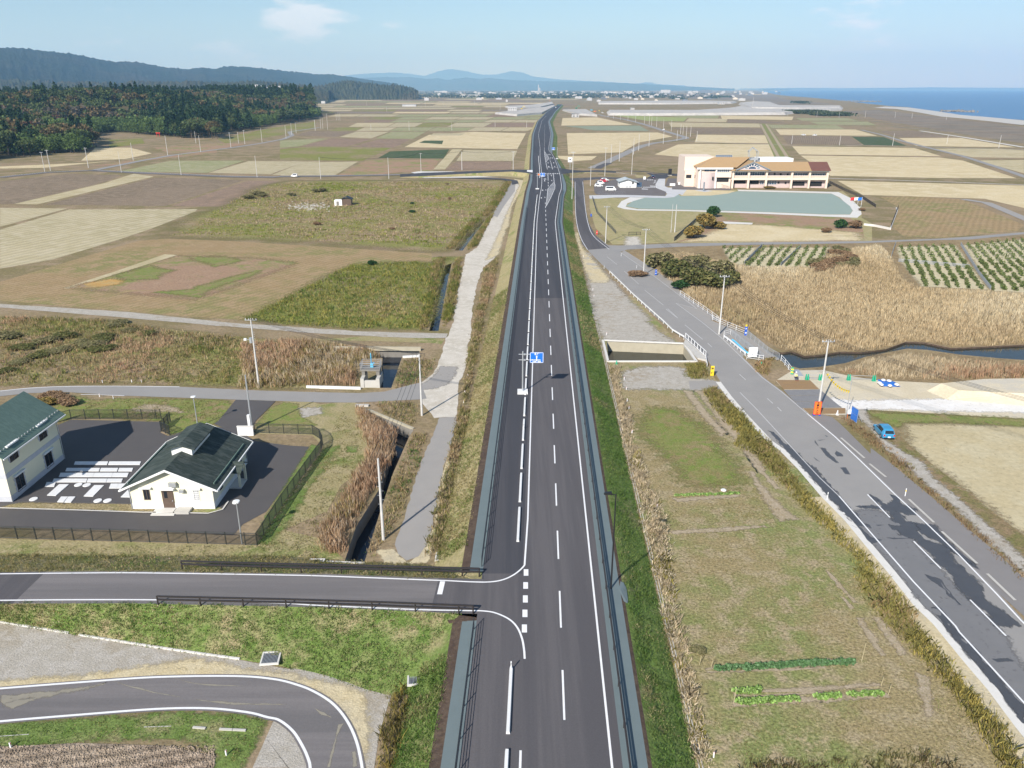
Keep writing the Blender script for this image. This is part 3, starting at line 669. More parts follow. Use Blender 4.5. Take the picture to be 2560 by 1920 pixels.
# corner of the bank under the near fence
cp = [bb[-1], aN[-1] + Vector((-2.0, 0, -.2)), tb[-1], aT[-1], Vector((aT[-1].x, aT[-1].y, 0))]
xF, yF, xN, yN = X(T_f, 60.6), 60.65, X(T_f, 53.6), 53.55
struct(strip('verge_bank', [bt[-1] + Vector((1.4, 0, -.01)), bt[-1], bt[-2], bt[-3]], [Vector((xF + .1, yF, RZ - .01)), Vector((xF - 2, yF, RZ - .18)), Vector((xF - 3.5, yF, 1.)), Vector((xF - 5, yF, 0))], 'slope_dry'))
struct(strip('soil_corner', [Vector((xN + .3, 55., RZ - .012)), bb[-1] + Vector((0, .5, -.012)), bb[-2] + Vector((0, .5, -.012)), bb[-3]], [Vector((xN + .1, yN, RZ - .01)), Vector((xN - 1.2, yN, RZ - .05)), Vector((xN - 2.2, yN, RZ - .25)), Vector((xN - 4.8, yN, 0))], 'soil'))
# lines, dashes and give-way marks on the main road
line('edge_line', seg(edge(T_r), -40, 1300), .16, ml); line('edge_line', seg(edge(T_l), -40, 43.5), .16, ml); line('edge_line', seg(edge(T_l), 330, 1300), .16, ml + .004)
cl = [Vector((xc(y), y, 0)) for y in range(-40, 300, 1)]
k0 = 42.69
for i in range(-3, 27):
    y0 = k0 + i * 9.98; line('lane_dash', [Vector((xc(y0), y0, 0)), Vector((xc(y0 + 5), y0 + 5, 0))], .15, ml)
for i in range(12):
    y0 = 306 + i * 10; 
    if 318 < y0 < 372: continue
cf = [(a + b_) / 2 for a, b_ in zip(edge(T_l), edge(T_r))]
for y0 in range(545, 1000, 12): line('lane_dash', seg(cf, y0, y0 + 6) if len(seg(cf, y0, y0 + 6)) > 1 else [Vector((X(T_l, y0)*.5 + X(T_r, y0)*.5, y0, 0)), Vector((X(T_l, y0+6)*.5 + X(T_r, y0+6)*.5, y0+6, 0))], .15, ml)
for (x0, y0, x1, y1) in ((1965,68,1965,115), (1962,162,1962,210), (1960,258,1960,310), (1957,362,1957,416), (1953,470,1953,528)):
    line('junction_dash', Gs('r', (x0, y0), (x1, y1), z=RZ), .42, ml + .004)
line('stop_line', Gs('r', (1358,156), (1336,250), z=RZ), .45, ml + .006)
# far junction: dark asphalt, hatched islands, arrows, broken crossing line
lift(230, 470, T_l, T_r, 'asphalt_new', .005, -.4, .7)
def mark(name, pts, w=.15): return line(name, Gs('U', *pts, z=RZ), w, ml)
def polymark(name, pts, mat='white_line', dz=.008): return struct(link(name, flatmesh(name, [Gs('U', *pts, z=RZ)], RZ + dz, MAT[mat])))
def hatch(A, B_, n, outl):
    for k in range(n):
        t = (k + .5) / n; a0 = A[0].lerp(A[1], t) if len(A) == 2 else None
        pa = cut(A, t * plen(A), min(plen(A), t * plen(A) + .9)); pb = cut(B_, t * plen(B_), min(plen(B_), t * plen(B_) + .9))
        if len(pa) < 2 or len(pb) < 2: continue
        q = [pa[0], pb[0], pb[-1], pa[-1]]; struct(link('hatch_stripe', flatmesh('hatch', [q], ml, MAT['white_line'])))
def plen(P): return sum((b_ - a).length for a, b_ in zip(P, P[1:]))
hl = Gs('U', (945,1615), (965,1400), (990,1130), (1080,1020), (1165,940), z=RZ); hr = Gs('U', (945,1615), (1060,1400), (1185,1120), (1190,1020), (1165,940), z=RZ)
line('hatch_edge', hl, .16, ml); line('hatch_edge', hr, .16, ml); hatch(hl, hr, 26, None)
gl = Gs('U', (893,90), (905,220), (935,395), z=RZ); gr = Gs('U', (893,90), (1030,285), (935,395), z=RZ)
line('hatch_edge', gl, .18, ml); line('hatch_edge', gr, .18, ml); hatch(gl, gr, 24, None)
mark('lane_line', ((1165,940), (1150,760), (1150,690)), .2); mark('lane_line', ((1000,900), (992,730)), .2); mark('lane_line', ((935,395), (978,590)), .2); mark('lane_line', ((1075,400), (1122,590)), .2)
for a, b_ in (((1003,1065), (1003,1015)), ((1003,985), (1001,940)), ((1048,320), (1054,345)), ((1058,360), (1064,385)), ((893,70), (893,45)), ((893,20), (893,0))): mark('lane_dash', (a, b_), .2)
mark('stop_line', ((890,742), (1140,742)), .5); mark('stop_line', ((975,540), (1250,540)), .5)
for i in range(13): polymark('crossing_block', ((728+48*i-10,700), (728+48*i+14,700), (728+48*i+14,716), (728+48*i-10,716)))
polymark('crossing_mark', ((870,857), (912,842), (955,857), (912,872))); polymark('crossing_mark', ((893,857), (912,850), (932,857), (912,864)), 'asphalt_new', .012)
def arrow(x, y, kind, s=1.):
    polymark('lane_arrow', ((x-10*s,y-18*s), (x+12*s,y-18*s), (x+12*s,y+18*s), (x+3*s,y+18*s), (x+3*s,y-4*s), (x-10*s,y-4*s)))
    if kind: polymark('lane_arrow', ((x-26*s,y+12*s), (x-6*s,y-22*s), (x-1*s,y+12*s)), dz=.012)
for x, y, k_ in ((850,1170,1), (935,1165,0), (815,1380,1), (908,1370,0), (905,770,1), (1085,768,0), (905,908,1), (1097,905,0), (995,415,0), (1150,412,0), (1020,518,1), (1180,518,0), (995,185,0), (1045,185,0), (1070,280,0), (1120,280,0)): arrow(x, y, k_, .9)
# cross road at the far junction
def ramp(A, B_, mat):
    struct(strip('cross_road', A, B_, mat)); 
    for E, O in ((A, B_), (B_, A)):
        out = [Vector((e.x, e.y, -.02)) + (e - o).normalized() * (e.z * 1.6 + .3) for e, o in zip(E, O)]
        for q in out: q.z = -.02
        struct(strip('verge_bank', E, out, 'slope_dry', sub=2))
ramp(Gs('U', (575,610), (400,598), z=RZ) + Gs('U', (0,600), z=1.9) + Gs('b', (1300,852), z=1.4) + Gs('b', (1000,862), z=.8) + Gs('b', (830,872), z=.14), Gs('U', (575,735), (400,690), z=RZ) + Gs('U', (0,650), z=1.9) + Gs('b', (1300,868), z=1.4) + Gs('b', (1000,885), z=.8) + Gs('b', (830,892), z=.14), 'asphalt_new')
ramp(Gs('U', (1265,545), (1330,550), z=RZ) + Gs('U', (1600,600), z=1.5) + Gs('U', (1991,628), z=.5) + Gs('T', (450,215), (850,236), z=.075), Gs('U', (1315,730), (1420,715), z=RZ) + Gs('U', (1600,690), z=1.5) + Gs('U', (1991,668), z=.5) + Gs('T', (450,255), (850,275), z=.075), 'asphalt_new')
struct(link('cross_road', flatmesh('cross', [Gs('U', (575,610), (800,545), (805,700), (575,740), z=RZ)], RZ + .003, MAT['asphalt_new'])))
polymark('stop_island', ((415,612), (570,608), (570,675), (415,655)), dz=.012)
xr_ = Gs('b', (830,876), (600,880), (300,885), (0,888), z=.1) + Gs('a', (1900,1003), (1600,1000), (1250,985), (1000,975), (640,957), (330,970), (0,1005), z=.1)
struct(strip('cross_road', offs(xr_, -3.2), offs(xr_, 3.2), 'asphalt_side', za=.12, zb=.12))
line('edge_line', offs(xr_, 2.6), .35, .14); 
struct(strip('cross_road', Gs('b', (960,880), (1300,893), (1550,902), (1640,915), (1650,935), z=.15), Gs('b', (950,892), (1300,903), (1530,910), (1600,925), (1605,945), z=.15), 'asphalt_new'))
sheet('traffic_island', Gs('b', (905,862), (960,855), (1210,856), (1130,868), (950,876)), 'concrete_pale', z=.2); sheet('traffic_island', Gs('b', (960,893), (1010,887), (1350,888), (1520,895), (1330,898), (1000,902)), 'concrete_pale', z=.2)
sheet('verge', Gs('b', (1050,870), (1740,868), (1745,890), (1680,905), (1560,892), (1330,884)), 'parkgrass', z=.12)
ct = Gs('a', (640,957), (800,925), (1000,885), (1200,850), (1400,825), (1600,800), (1800,770), (1960,740), (2020,715), (2000,690), (2212,660), z=.1)
struct(strip('wood_road', offs(ct, -2.4), offs(ct, 2.4), 'asphalt_old', za=.12, zb=.12))
# lane along the left foot of the new road
gl_ = Gs('f', (1880,90), (1790,255), (1700,425), (1640,550), (1560,600), (1540,700), (1500,900), (1470,1080)) + Gs('j', (1440,150), (1420,200), (1380,340), (1330,425), (1240,500), (1240,610), (1350,735))
gr_ = Gs('f', (1960,110), (1880,260), (1810,450), (1780,600), (1680,690), (1640,810), (1620,900), (1600,1060)) + Gs('j', (1600,140), (1582,200), (1565,330), (1540,430), (1515,500), (1500,600), (1500,725))
struct(link('gravel_lane', flatmesh('gravel_lane', [jag(gl_ + gr_[::-1], .22, 1.5)], .03, MAT['whitegravel'])))
sheet('gravel_lane', Gs('f', (1890,75), (1960,85), (1968,115), (1880,270), (1860,400), (1840,430), (1790,600), (1700,640), (1780,470), (1850,300), (1930,120)), 'sand', z=.035, rough=(.2, 2))
sheet('asphalt_lane', Gs('f', (1875,95), (1905,100), (1900,160), (1820,270), (1780,340), (1745,330), (1790,240)), 'asphalt_path', z=.04)
sheet('asphalt_lane', Gs('j', (1380,375), (1500,380), (1495,430), (1440,500), (1330,535), (1190,540), (1290,480), (1350,430)), 'asphalt_path', z=.042, rough=(.1, 1))
sheet('asphalt_lane', jag(Gs('n', (1380,122), (1505,118), (1450,340), (1400,500), (1335,850), (1290,1000), (1230,1080), (1160,1112), (1095,1065), (1068,1000), (1130,830), (1200,600), (1270,390), (1330,250)), .12, 1.), 'asphalt_path', z=.045)
sheet('sand_verge', Gs('n', (1450,330), (1490,340), (1390,640), (1350,960), (1290,1130), (1000,1130), (930,1040), (1060,1040), (1160,1130), (1290,1010), (1340,850), (1400,510)), 'sand', z=.036, rough=(.15, 1))
rl = Gs('i', (-60,605), (0,600), (200,580), (450,571), (1240,574), (1800,600), (2212,612)) + Gs('j', (830,562), (1000,552), (1200,500), (1250,490))
rr = Gs('i', (-60,650), (0,640), (200,618), (450,610), (860,636), (1600,662), (2212,682)) + Gs('j', (800,628), (1000,618), (1250,606), (1290,600))
struct(link('lane', flatmesh('lane', [rl + rr[::-1]], .05, MAT['asphalt_old'])))
line('edge_line', catmull(Gs('i', (0,604), (200,584), (450,572), (800,570), (1240,574)), 4), .18, .06); line('edge_line', Gs('i', (560,628), (700,630), (860,637)), .15, .06)
fl = Gs('i', (-60,-5), (0,0), (900,58), (1600,132), (2212,172)) + Gs('j', (800,133), (1150,145), (1440,150)); fr = Gs('i', (-60,20), (0,26), (700,82), (1500,152), (2212,207)) + Gs('j', (800,163), (1150,180), (1420,182))
struct(link('farm_track', flatmesh('farm_track', [jag(fl + fr[::-1], .12, 2.)], .055, MAT['gravel'])))
sheet('verge', Gs('j', (500,195), (900,165), (1420,185), (1390,225), (1340,215), (850,200)), 'slope_dry', z=.02)
sheet('driveway', Gs('i', (1630,664), (1905,674), (1765,812), (1730,880), (1640,905), (1480,830), (1510,810)), 'asphalt_yard', z=.06)
# ------------------------------------------------------------------ winding road and gravel ground at the bottom left
qo = catmull(Gs('q', (-400,1090), (0,1053), (640,1003), (1200,965), (1800,957), (2100,980)) + Gs('r', (300,912), (430,965), (560,1050), (660,1170), (730,1320), (770,1500), (790,1700)), 6)
qi = catmull(Gs('q', (-400,1345), (0,1305), (600,1255), (1200,1210), (1600,1205), (1900,1235), (2050,1272)) + Gs('r', (170,1170), (270,1250), (340,1360), (380,1450), (395,1520), (400,1700)), 6)
sheet('gravel_ground', Gs('q', (-400,470), (0,535), (700,660), (1300,755), (1870,835), (2212,900)) + Gs('r', (700,740), (960,760), (980,1000), (900,1250), (860,1513), (850,1700), (380,1700), (0,1200)) + Gs('q', (2212,1659), (1940,1659), (2100,1300), (1200,1100), (-400,1200)), 'gravel', z=.02)
sheet('sand_verge', Gs('q', (-400,1000), (0,985), (500,955), (1100,880), (1500,810), (1900,900), (2212,930)) + Gs('r', (300,850), (640,900), (780,960), (830,1200), (790,1513), (700,1513), (500,1000), (200,880)) + Gs('q', (2212,1010), (1200,985), (600,1020), (0,1070), (-400,1100)), 'sand', z=.03, rough=(.12, 1))
m_ = min(len(qo), len(qi)); 
struct(link('winding_road', flatmesh('winding_road', [offs(qo, -.22) + offs(qi, .25)[::-1]], .05, MAT['asphalt_side'])))
line('edge_line', qo, .2, .06); line('edge_line', qi, .2, .06)
M('dust', (.30,.27,.20), (.2,.187,.17), rough=.95, scale=1.4, amt=1.8)
for pts in (((0,1110),(300,1080),(620,1040),(820,1010),(700,1050),(400,1110),(120,1150),(0,1165)), ((0,1150),(200,1130),(300,1120),(100,1210),(40,1190)), ((860,990),(1040,1040),(1240,1090),(1390,1120),(1230,1096),(1020,1050)), ((1320,965),(1480,1010),(1880,1035),(1600,1030),(1440,1005)), ((1500,1140),(1900,1165),(2200,1175),(1800,1180))):
    sheet('dust_streak', Gs('q', *pts), 'dust', z=.056, rough=(.08, .5))
for pts in (((480,1010),(560,1040),(640,1110),(560,1060)), ((600,1200),(640,1190),(590,1300),(560,1420),(540,1513),(520,1513),(560,1350)), ((420,1080),(500,1110),(560,1150),(480,1130)), ((700,1400),(730,1390),(740,1500),(710,1513))):
    sheet('dust_streak', Gs('r', *pts), 'dust', z=.0565, rough=(.05, .4))
sheet('verge', Gs('q', (-400,1360), (0,1325), (600,1280), (1200,1235), (1600,1228), (1900,1255), (2060,1300), (2010,1400), (1860,1659), (1760,1800), (1600,1800), (1660,1560), (1400,1440), (700,1460), (0,1520), (-400,1540)), 'slope_green', z=.04, rough=(.1, 1))
MF('clods', [(.36,.29,.215), (.3,.235,.175), (.42,.34,.26)], (.3, 1.4, 5.), .35, .1, rows=(1.35, .9, .3))
sheet('ploughed_field', Gs('q', (-400,1520), (0,1500), (600,1470), (1250,1490), (1660,1570), (1640,1659), (1600,1850), (-400,1850)), 'clods', z=.045)
# ------------------------------------------------------------------ strip of rough grass between the bank and the old road
def cat_(z, *g): return [p for a, *pts in g for p in Gs(a, *pts, z=z)]
OL = cat_(0, ('g', (152,142), (158,330), (168,450), (210,585), (300,680), (400,775), (560,935), (740,1106)), ('k', (1040,330), (1150,420), (1225,500), (1262,560), (1330,680), (1420,800), (1560,960), (1740,1150)),
    ('p', (320,205), (470,355), (660,575), (850,765), (1000,945), (1200,1180), (1400,1430)), ('t', (1560,445), (1800,735), (2000,965), (2212,1245), (2500,1600)))
OR = cat_(0, ('g', (216,142), (232,330), (255,440), (300,520), (400,600), (480,640), (640,750), (800,870), (1010,1030)), ('k', (990,60), (1190,205), (1340,325), (1510,487), (1670,645), (1810,748)), ('l', (300,752), (510,930), (730,1112)),
    ('p', (910,270), (1210,560), (1440,770), (1710,1030), (2010,1340)), ('t', (2212,420), (2700,880)))
SW = cat_(0, ('k', (1060,30), (1200,120)), ('l', (690,950), (790,1040), (1000,1250)), ('p', (1000,190), (1200,345), (1500,595), (1800,855), (2000,1022), (2212,1222), (2600,1560)))
sheet('rough_grass', cat_(0, ('k', (300,0), (380,300), (450,540), (550,760), (640,1000)), ('o', (620,230), (710,620), (790,1050), (860,1340)), ('s', (930,400), (1000,700), (1055,1000), (1165,1500), (1200,1800)), ('t', (2212,1800), (2212,1280), (1800,750), (1400,260), (1180,0)), ('p', (1150,1150), (830,770), (450,350), (100,30)), ('k', (1540,970), (1400,800), (1300,680), (1240,560), (1130,530), (450,525), (430,350), (560,340), (1000,370), (640,0))), 'lawn', z=.02)
sheet('green_grass', Gs('o', (740,130), (860,60), (1100,80), (1250,200), (1380,330), (1500,480), (1560,640), (1500,700), (1200,690), (1050,640), (1000,520), (850,350), (760,260)), 'lawn_green', z=.024, rough=(.5, 2))
sheet('dry_track', Gs('k', (1030,745), (1100,750), (1250,940), (1380,1080), (1340,1110), (1180,950)), 'bed', z=.028, rough=(.12, .8))
sheet('dry_track', Gs('k', (1130,745), (1210,750), (1420,1000), (1560,1180), (1700,1390), (1640,1390), (1480,1180), (1330,1010)), 'bed', z=.0285, rough=(.12, .8))
for pts in (((1560,380), (1600,390), (1720,540), (1860,700), (1830,710), (1680,550)), ((1610,560), (1650,570), (1780,740), (1900,850), (2000,940), (1860,960), (1700,740))): sheet('dry_track', Gs('o', *pts), 'bed', z=.029, rough=(.15, .7))
for pts in (((640,20), (680,40), (780,140), (900,280), (860,270), (740,150)), ((760,230), (800,240), (870,320), (850,340)), ((880,390), (940,400), (1120,690), (1080,700), (960,520)), ((1020,390), (1080,400), (1240,600), (1280,690), (1240,700), (1100,520)), ((1350,830), (1460,860), (1500,1160), (1440,1170), (1380,980))): sheet('dry_track', Gs('t', *pts), 'bed', z=.0295, rough=(.12, .6))
sheet('bare_strip', Gs('o', (990,1035), (1400,1010), (1740,990), (1770,1005), (1400,1045), (1010,1060)), 'bed', z=.03, rough=(.06, .5)); sheet('vegetable_bed', Gs('o', (1010,780), (1540,745), (1545,765), (1060,805)), 'bed', z=.03, rough=(.06, .5))
sheet('vegetable_bed', Gs('s', (1260,860), (1340,845), (2212,785)) + Gs('t', (870,730), (890,750), (300,800)) + Gs('s', (2212,845), (1500,890), (1290,890)), 'bed', z=.031, rough=(.06, .5))
sheet('vegetable_bed', Gs('s', (1490,1035), (1700,1025), (2212,1000)) + Gs('t', (1070,912), (1080,930), (500,985)) + Gs('s', (2212,1050), (1700,1085), (1500,1080)), 'bed', z=.032, rough=(.06, .5))
sheet('vegetable_bed', Gs('s', (1480,1130), (1700,1095), (2212,1075)) + Gs('t', (600,1010), (1120,985), (1160,1020), (600,1065)) + Gs('s', (2212,1120), (1500,1165)), 'bed', z=.033, rough=(.06, .5))
sheet('gravel_pad', Gs('k', (540,700), (560,600), (700,560), (900,555), (1050,570), (1060,640), (1260,665), (1340,690), (1350,735), (1100,745), (800,740), (580,740)), 'gravel', z=.034, rough=(.2, 1))
sheet('asphalt_apron', Gs('k', (1080,672), (1270,668), (1340,690), (1400,780), (1330,735), (1090,740)), 'asphalt_path', z=.036)
sheet('gravel_pad', cat_(0, ('g', (205,640), (260,640), (330,740), (395,800), (480,900), (560,990), (640,1060), (690,1106)), ('k', (750,200), (870,300), (1000,372), (430,350), (370,290), (310,0)), ('g', (300,1106), (240,830), (205,700))), 'gravel', z=.034, rough=(.25, 1.2))
sheet('sand_verge', Gs('g', (160,500), (215,610), (330,740), (400,820), (390,850), (270,850), (225,760), (180,600)), 'sand', z=.036, rough=(.2, 1))
struct(link('old_road', flatmesh('old_road', [OL + OR[::-1]], .05, MAT['asphalt_old'])))
SWL = cat_(0, ('g', (480,640), (640,750), (800,870), (1010,1030)), ('k', (990,60), (1190,205), (1340,325), (1510,487)))
SWR = cat_(0, ('g', (500,625), (700,750), (850,850), (890,920), (1160,1110)), ('k', (1250,190), (1420,260), (1540,310)))
sheet('footway', SWL + cat_(0, ('k', (1600,500), (1660,450))) [:0] + SWR[::-1], 'asphalt_path', z=.046)
sheet('footway', cat_(0, ('l', (500,935), (600,935), (700,960))) + SW[3:] + cat_(0, ('t', (2700,1000), (2300,500), (2212,425)), ('p', (2222,1530), (2010,1340), (1710,1030), (1440,770), (1210,560), (910,270)), ('l', (730,1112))), 'asphalt_foot', z=.046)
kerbs = []
new_ = cat_(0, ('g', (152,142), (158,330), (168,450), (210,585), (245,622), (400,610), (300,520), (255,440), (232,330), (216,142))); sheet('asphalt_lift', new_, 'asphalt_mid', z=.054)
new2 = cat_(0, ('g', (100,128), (330,118), (480,122), (480,134), (330,132), (216,142), (152,142), (130,138))); sheet('asphalt_lift', new2, 'asphalt_mid', z=.0545)
line('edge_line', catmull(Gs('g', (160,150), (162,330), (172,440), (200,540), (246,622)), 5), .15, .062); line('edge_line', catmull(Gs('g', (212,150), (230,330), (252,450), (290,530), (395,618)), 5), .15, .062)
line('edge_line', offs(OR[5:], .25), .14, .062, 'worn_line'); line('edge_line', offs(OR[-9:], .25), .16, .064)
lk = cat_(0, ('k', (1485,765), (1600,880), (1720,1010)), ('p', (470,290), (600,430), (750,572))); line('edge_line', lk, .13, .062, 'worn_line')
line('edge_line', cat_(0, ('p', (750,572), (1000,862), (1340,1252), (1670,1600)), ('t', (1700,510), (2212,1070), (2600,1500))), .16, .064)
for z_, a, b_ in (('p', (975,560), (1152,742)), ('p', (1340,930), (1555,1147)), ('t', (1785,255), (2068,540)), ('t', (2400,900), (2700,1250))): line('lane_dash', Gs(z_, a, b_), .15, .064)
for z_, a, b_ in (('k', (1700,812), (1745,852)), ('k', (1780,880), (1812,912)), ('k', (1480,620), (1530,665)), ('k', (1050,230), (1190,345)), ('k', (1230,375), (1262,405)), ('k', (900,105), (990,175)), ('g', (800,1030), (870,1095)), ('g', (640,900), (770,1005)), ('g', (500,770), (600,860)), ('g', (380,670), (450,725))): line('lane_dash', Gs(z_, a, b_), .13, .062, 'worn_line')
# concrete edge strip on the left of the old road, with its gutter
for a, c in (((765,115),(950,275)), ((990,320),(1120,425)), ((1300,600),(1500,785)), ((1560,855),(1840,1110)), ((1920,1190),(2140,1400))): struct(strip('kerb', offs(Gs('p', a, c), -.14), offs(Gs('p', a, c), .14), 'concrete', za=.12, zb=.12))
struct(strip('gutter', offs(OL[12:], .75), offs(OL[12:], -.05), 'concrete_pale', za=.058, zb=.058))
struct(strip('sand_verge', offs(OL[18:], 2.2), offs(OL[18:], .7), 'sand', za=.05, zb=.056))
M('asphalt_damp', (.15,.149,.152), (.19,.187,.187), rough=.7, scale=.5, amt=1.5)
sheet('asphalt_lift', cat_(0, ('p', (880,680), (1050,675), (1250,780), (1340,930), (1560,1150), (1780,1390)), ('t', (1790,260), (2070,540), (2212,780), (2500,1150), (2500,1560), (2212,1240), (1800,735), (1560,445)), ('p', (1400,1430), (1200,1180), (1000,945), (850,765))), 'asphalt_damp', z=.0565, rough=(.12, 1.))
# damp patches on the old road
for pts in (((200,60), (240,75), (300,135), (420,230), (470,290), (560,350), (640,440), (760,570), (870,690), (1000,830), (900,800), (850,765), (660,575), (470,355), (320,200)),
    ((880,655), (1000,650), (1090,665), (1000,560), (1130,640), (1200,600), (1180,570), (1230,620), (1370,680), (1350,720), (1220,700), (1300,770), (1500,800), (1560,860), (1680,1000), (1850,1150), (1700,1040), (1560,950), (1400,870), (1360,830), (1340,770), (1420,920), (1600,960), (1700,1130), (1860,1240), (1900,1380), (2060,1500), (2200,1600), (1980,1600), (1900,1480), (1780,1390), (1690,1310), (1630,1200), (1580,1140), (1490,1060), (1420,980), (1350,920), (1240,880), (1140,800), (1250,810), (1160,760), (1150,700), (1060,670)),
    ((600,190), (640,190), (740,310), (720,310), (650,250)), ((760,345), (800,350), (845,400), (810,400)), ((1040,800), (1110,800), (1060,810)), ((580,130), (640,125), (600,135)), ((1120,900), (1360,905), (1180,912)),
    ((720,215), (780,240), (780,258), (730,258)), ((550,265), (600,300), (570,290)), ((560,130), (590,180), (560,150)), ((640,90), (662,100), (650,105)), ((1460,1100), (1505,1105), (1480,1112)), ((900,800), (1000,900), (1100,915), (1000,950), (930,860))):
    sheet('damp_patch', Gs('p', *pts), 'asphalt_wet', z=.0585 + random.random() * .002, rough=(.13, .7))
for pts in (((1500,330), (1540,300), (1640,450), (1800,620), (2000,860), (2212,1100), (2212,1230), (2000,960), (1800,735), (1600,490)), ((1960,720), (2080,715), (2140,740), (2000,750)), ((1430,60), (1560,90), (1700,300), (1580,180))): sheet('damp_patch', Gs('t', *pts), 'asphalt_wet', z=.0590 + random.random() * .001, rough=(.13, .7))
# ------------------------------------------------------------------ marsh, yard and fields right of the old road
sheet('reed_marsh', cat_(0, ('g', (510,640), (660,590), (860,570), (1300,590), (2212,570)), ('h', (1000,690), (2212,640), (2600,700)), ('l', (2700,380), (2212,380), (1900,395), (1640,408), (1420,362), (1280,358), (1120,416), (930,440), (760,436), (620,458), (480,470), (380,432)), ('k', (1830,440), (1560,270), (1040,0)), ('g', (870,870), (640,720))), 'reedbed', z=.02)
sheet('reed_marsh', Gs('l', (440,576), (600,564), (800,534), (960,484), (1130,449), (1290,419), (1450,429), (1700,466), (2000,494), (2212,509), (2700,524), (2700,660), (1600,690), (1040,660), (700,600)), 'reedbed', z=.021)
sheet('yard', Gs('l', (380,590), (620,585), (820,630), (1040,665), (1540,690), (2700,660), (2700,1000), (1000,900), (840,940), (700,940), (500,930), (250,670)), 'yard', z=.025)
sheet('haul_road', Gs('l', (600,790), (840,828), (1400,815), (2212,808), (2700,800), (2700,925), (2212,922), (1500,912), (1000,893), (820,910)), 'whiteroad', z=.03, rough=(.15, 2))
fill('l', 1.3, (1560,690), (1900,655), (2212,650), (2700,660), (2700,770), (2212,770), (1700,745), mat='yard', name='sand_heap')
sheet('verge', Gs('l', (985,905), (1200,925), (1500,935), (2212,965), (2700,985), (2700,1050), (2212,1030), (1500,1000), (1260,1010), (1200,1040), (1060,980)), 'lawn_green', z=.028, rough=(.3, 1.5))
sheet('dry_field', cat_(0, ('l', (1260,1010), (1500,1000), (2212,1030), (2900,1060), (2900,1700)), ('p', (2212,880), (2050,760), (1700,480), (1500,330), (1300,160))), 'straw_plain', z=.027, rough=(.3, 2))
sheet('gravel_track', cat_(0, ('l', (850,900), (960,900), (1010,1000), (1120,1140), (1260,1230), (1400,1310)), ('p', (1500,420), (1800,680), (2100,950), (2212,1060), (2212,1180), (2000,990), (1700,690), (1400,440), (1100,180), (1060,150)), ('l', (1040,1100), (960,1010), (890,960))), 'gravel', z=.032, rough=(.15, 1))
sheet('weed_verge', cat_(0, ('p', (1300,160), (1500,330), (1700,480), (2050,760), (2212,880), (2212,1060), (2100,950), (1800,680), (1500,420), (1250,230), (1160,120), (1200,60))), 'weedbed', z=.0275)
# steel plates over the crossing of the haul road
M('steel_rust', (.33,.21,.1), (.25,.165,.09), rough=.7, scale=.9, amt=1.6, metal=.1); M('steel_plate', (.21,.2,.2), (.33,.31,.29), rough=.55, scale=1.2, amt=1.8, metal=.3, bump=.003, bscale=4)
pq = [('steel_rust', ((300,668), (520,670), (545,694), (325,692))), ('steel_rust', ((327,694), (547,696), (570,718), (350,716))), ('steel_rust', ((352,718), (572,720), (590,738), (370,738)))]
for mm, pts in (('steel_rust', ((250,667),(520,669),(545,692),(272,690))), ('steel_rust', ((274,692),(547,694),(568,716),(292,714))), ('steel_rust', ((294,716),(570,718),(592,738),(310,740))),
    ('steel_plate', ((312,746),(600,742),(650,785),(352,790))), ('steel_plate', ((354,793),(653,788),(705,832),(400,838))), ('steel_plate', ((403,841),(708,835),(770,885),(452,890))), ('steel_rust', ((470,893),(800,890),(800,930),(520,936)))):
    o = MB().prism([(p.x, p.y) for p in Gs('l', *pts)], .06, .10).build('steel_plate', MAT[mm])
    tag(o, 'rusty steel road plate beside the traffic guard' if mm == 'steel_rust' and pts[0][1] < 720 else ('scuffed grey steel road plate at the haul road mouth' if mm == 'steel_plate' else 'brown steel road plate beside the orange sign'), 'steel plate', 'steel plates at the haul road mouth')
# ------------------------------------------------------------------ school grounds
sheet('school_ground', cat_(0, ('g', (260,270), (290,250), (520,268), (850,230), (1290,205), (1900,225), (2010,215), (2140,330), (2140,400), (2212,440), (2212,560), (1800,575), (1300,575), (860,572), (420,585), (300,470), (260,330))), 'parkgrass', z=.02)
sheet('waste_ground', cat_(0, ('g', (1140,355), (1500,368), (2060,400), (2150,480), (2160,560), (1500,570), (860,565), (940,540), (1060,470))), 'redweed', z=.024)
sheet('waste_ground', Gs('g', (1010,540), (1200,440), (1500,450), (1850,480), (2100,500), (2160,555), (1500,566), (900,565)), 'gold', z=.026, rough=(.6, 3))
sheet('concrete_patch', Gs('g', (1180,425), (1390,435), (1380,446), (1185,440)), 'concrete_pale', z=.034)
sheet('bare_path', Gs('g', (510,530), (600,530), (620,590), (500,590)), 'whitegravel', z=.036, rough=(.3, 1))
struct(link('marsh_lane', flatmesh('marsh_lane', [cat_(0, ('g', (380,590), (500,592), (860,577), (1300,572), (1860,565), (2150,562)), ('h', (1500,660), (1800,640), (2212,605), (2700,570), (2700,590), (2212,622), (1750,668), (1500,672)), ('g', (2150,575), (1860,580), (1300,588), (900,600), (520,620), (470,637)))], .045, MAT['asphalt_old'])))
sheet('path_edge', cat_(0, ('g', (450,325), (480,285), (540,258), (640,262), (520,300), (510,325), (590,340), (900,345), (1500,362), (1900,378), (2060,378), (2080,350), (1990,260), (1930,232), (1290,215), (1280,205), (1980,222), (2060,262), (2130,330), (2140,375), (2110,400), (1900,392), (1400,370), (900,353), (600,350), (500,340))), 'concrete_pale', z=.04)
sheet('playground', cat_(0, ('g', (508,320), (560,285), (640,262), (850,250), (870,235), (890,250), (1100,245), (1220,230), (1285,216), (1935,234), (1985,262), (2060,320), (2078,350), (2058,376), (1900,376), (1500,360), (900,343), (600,337))), 'park_green', z=.044)
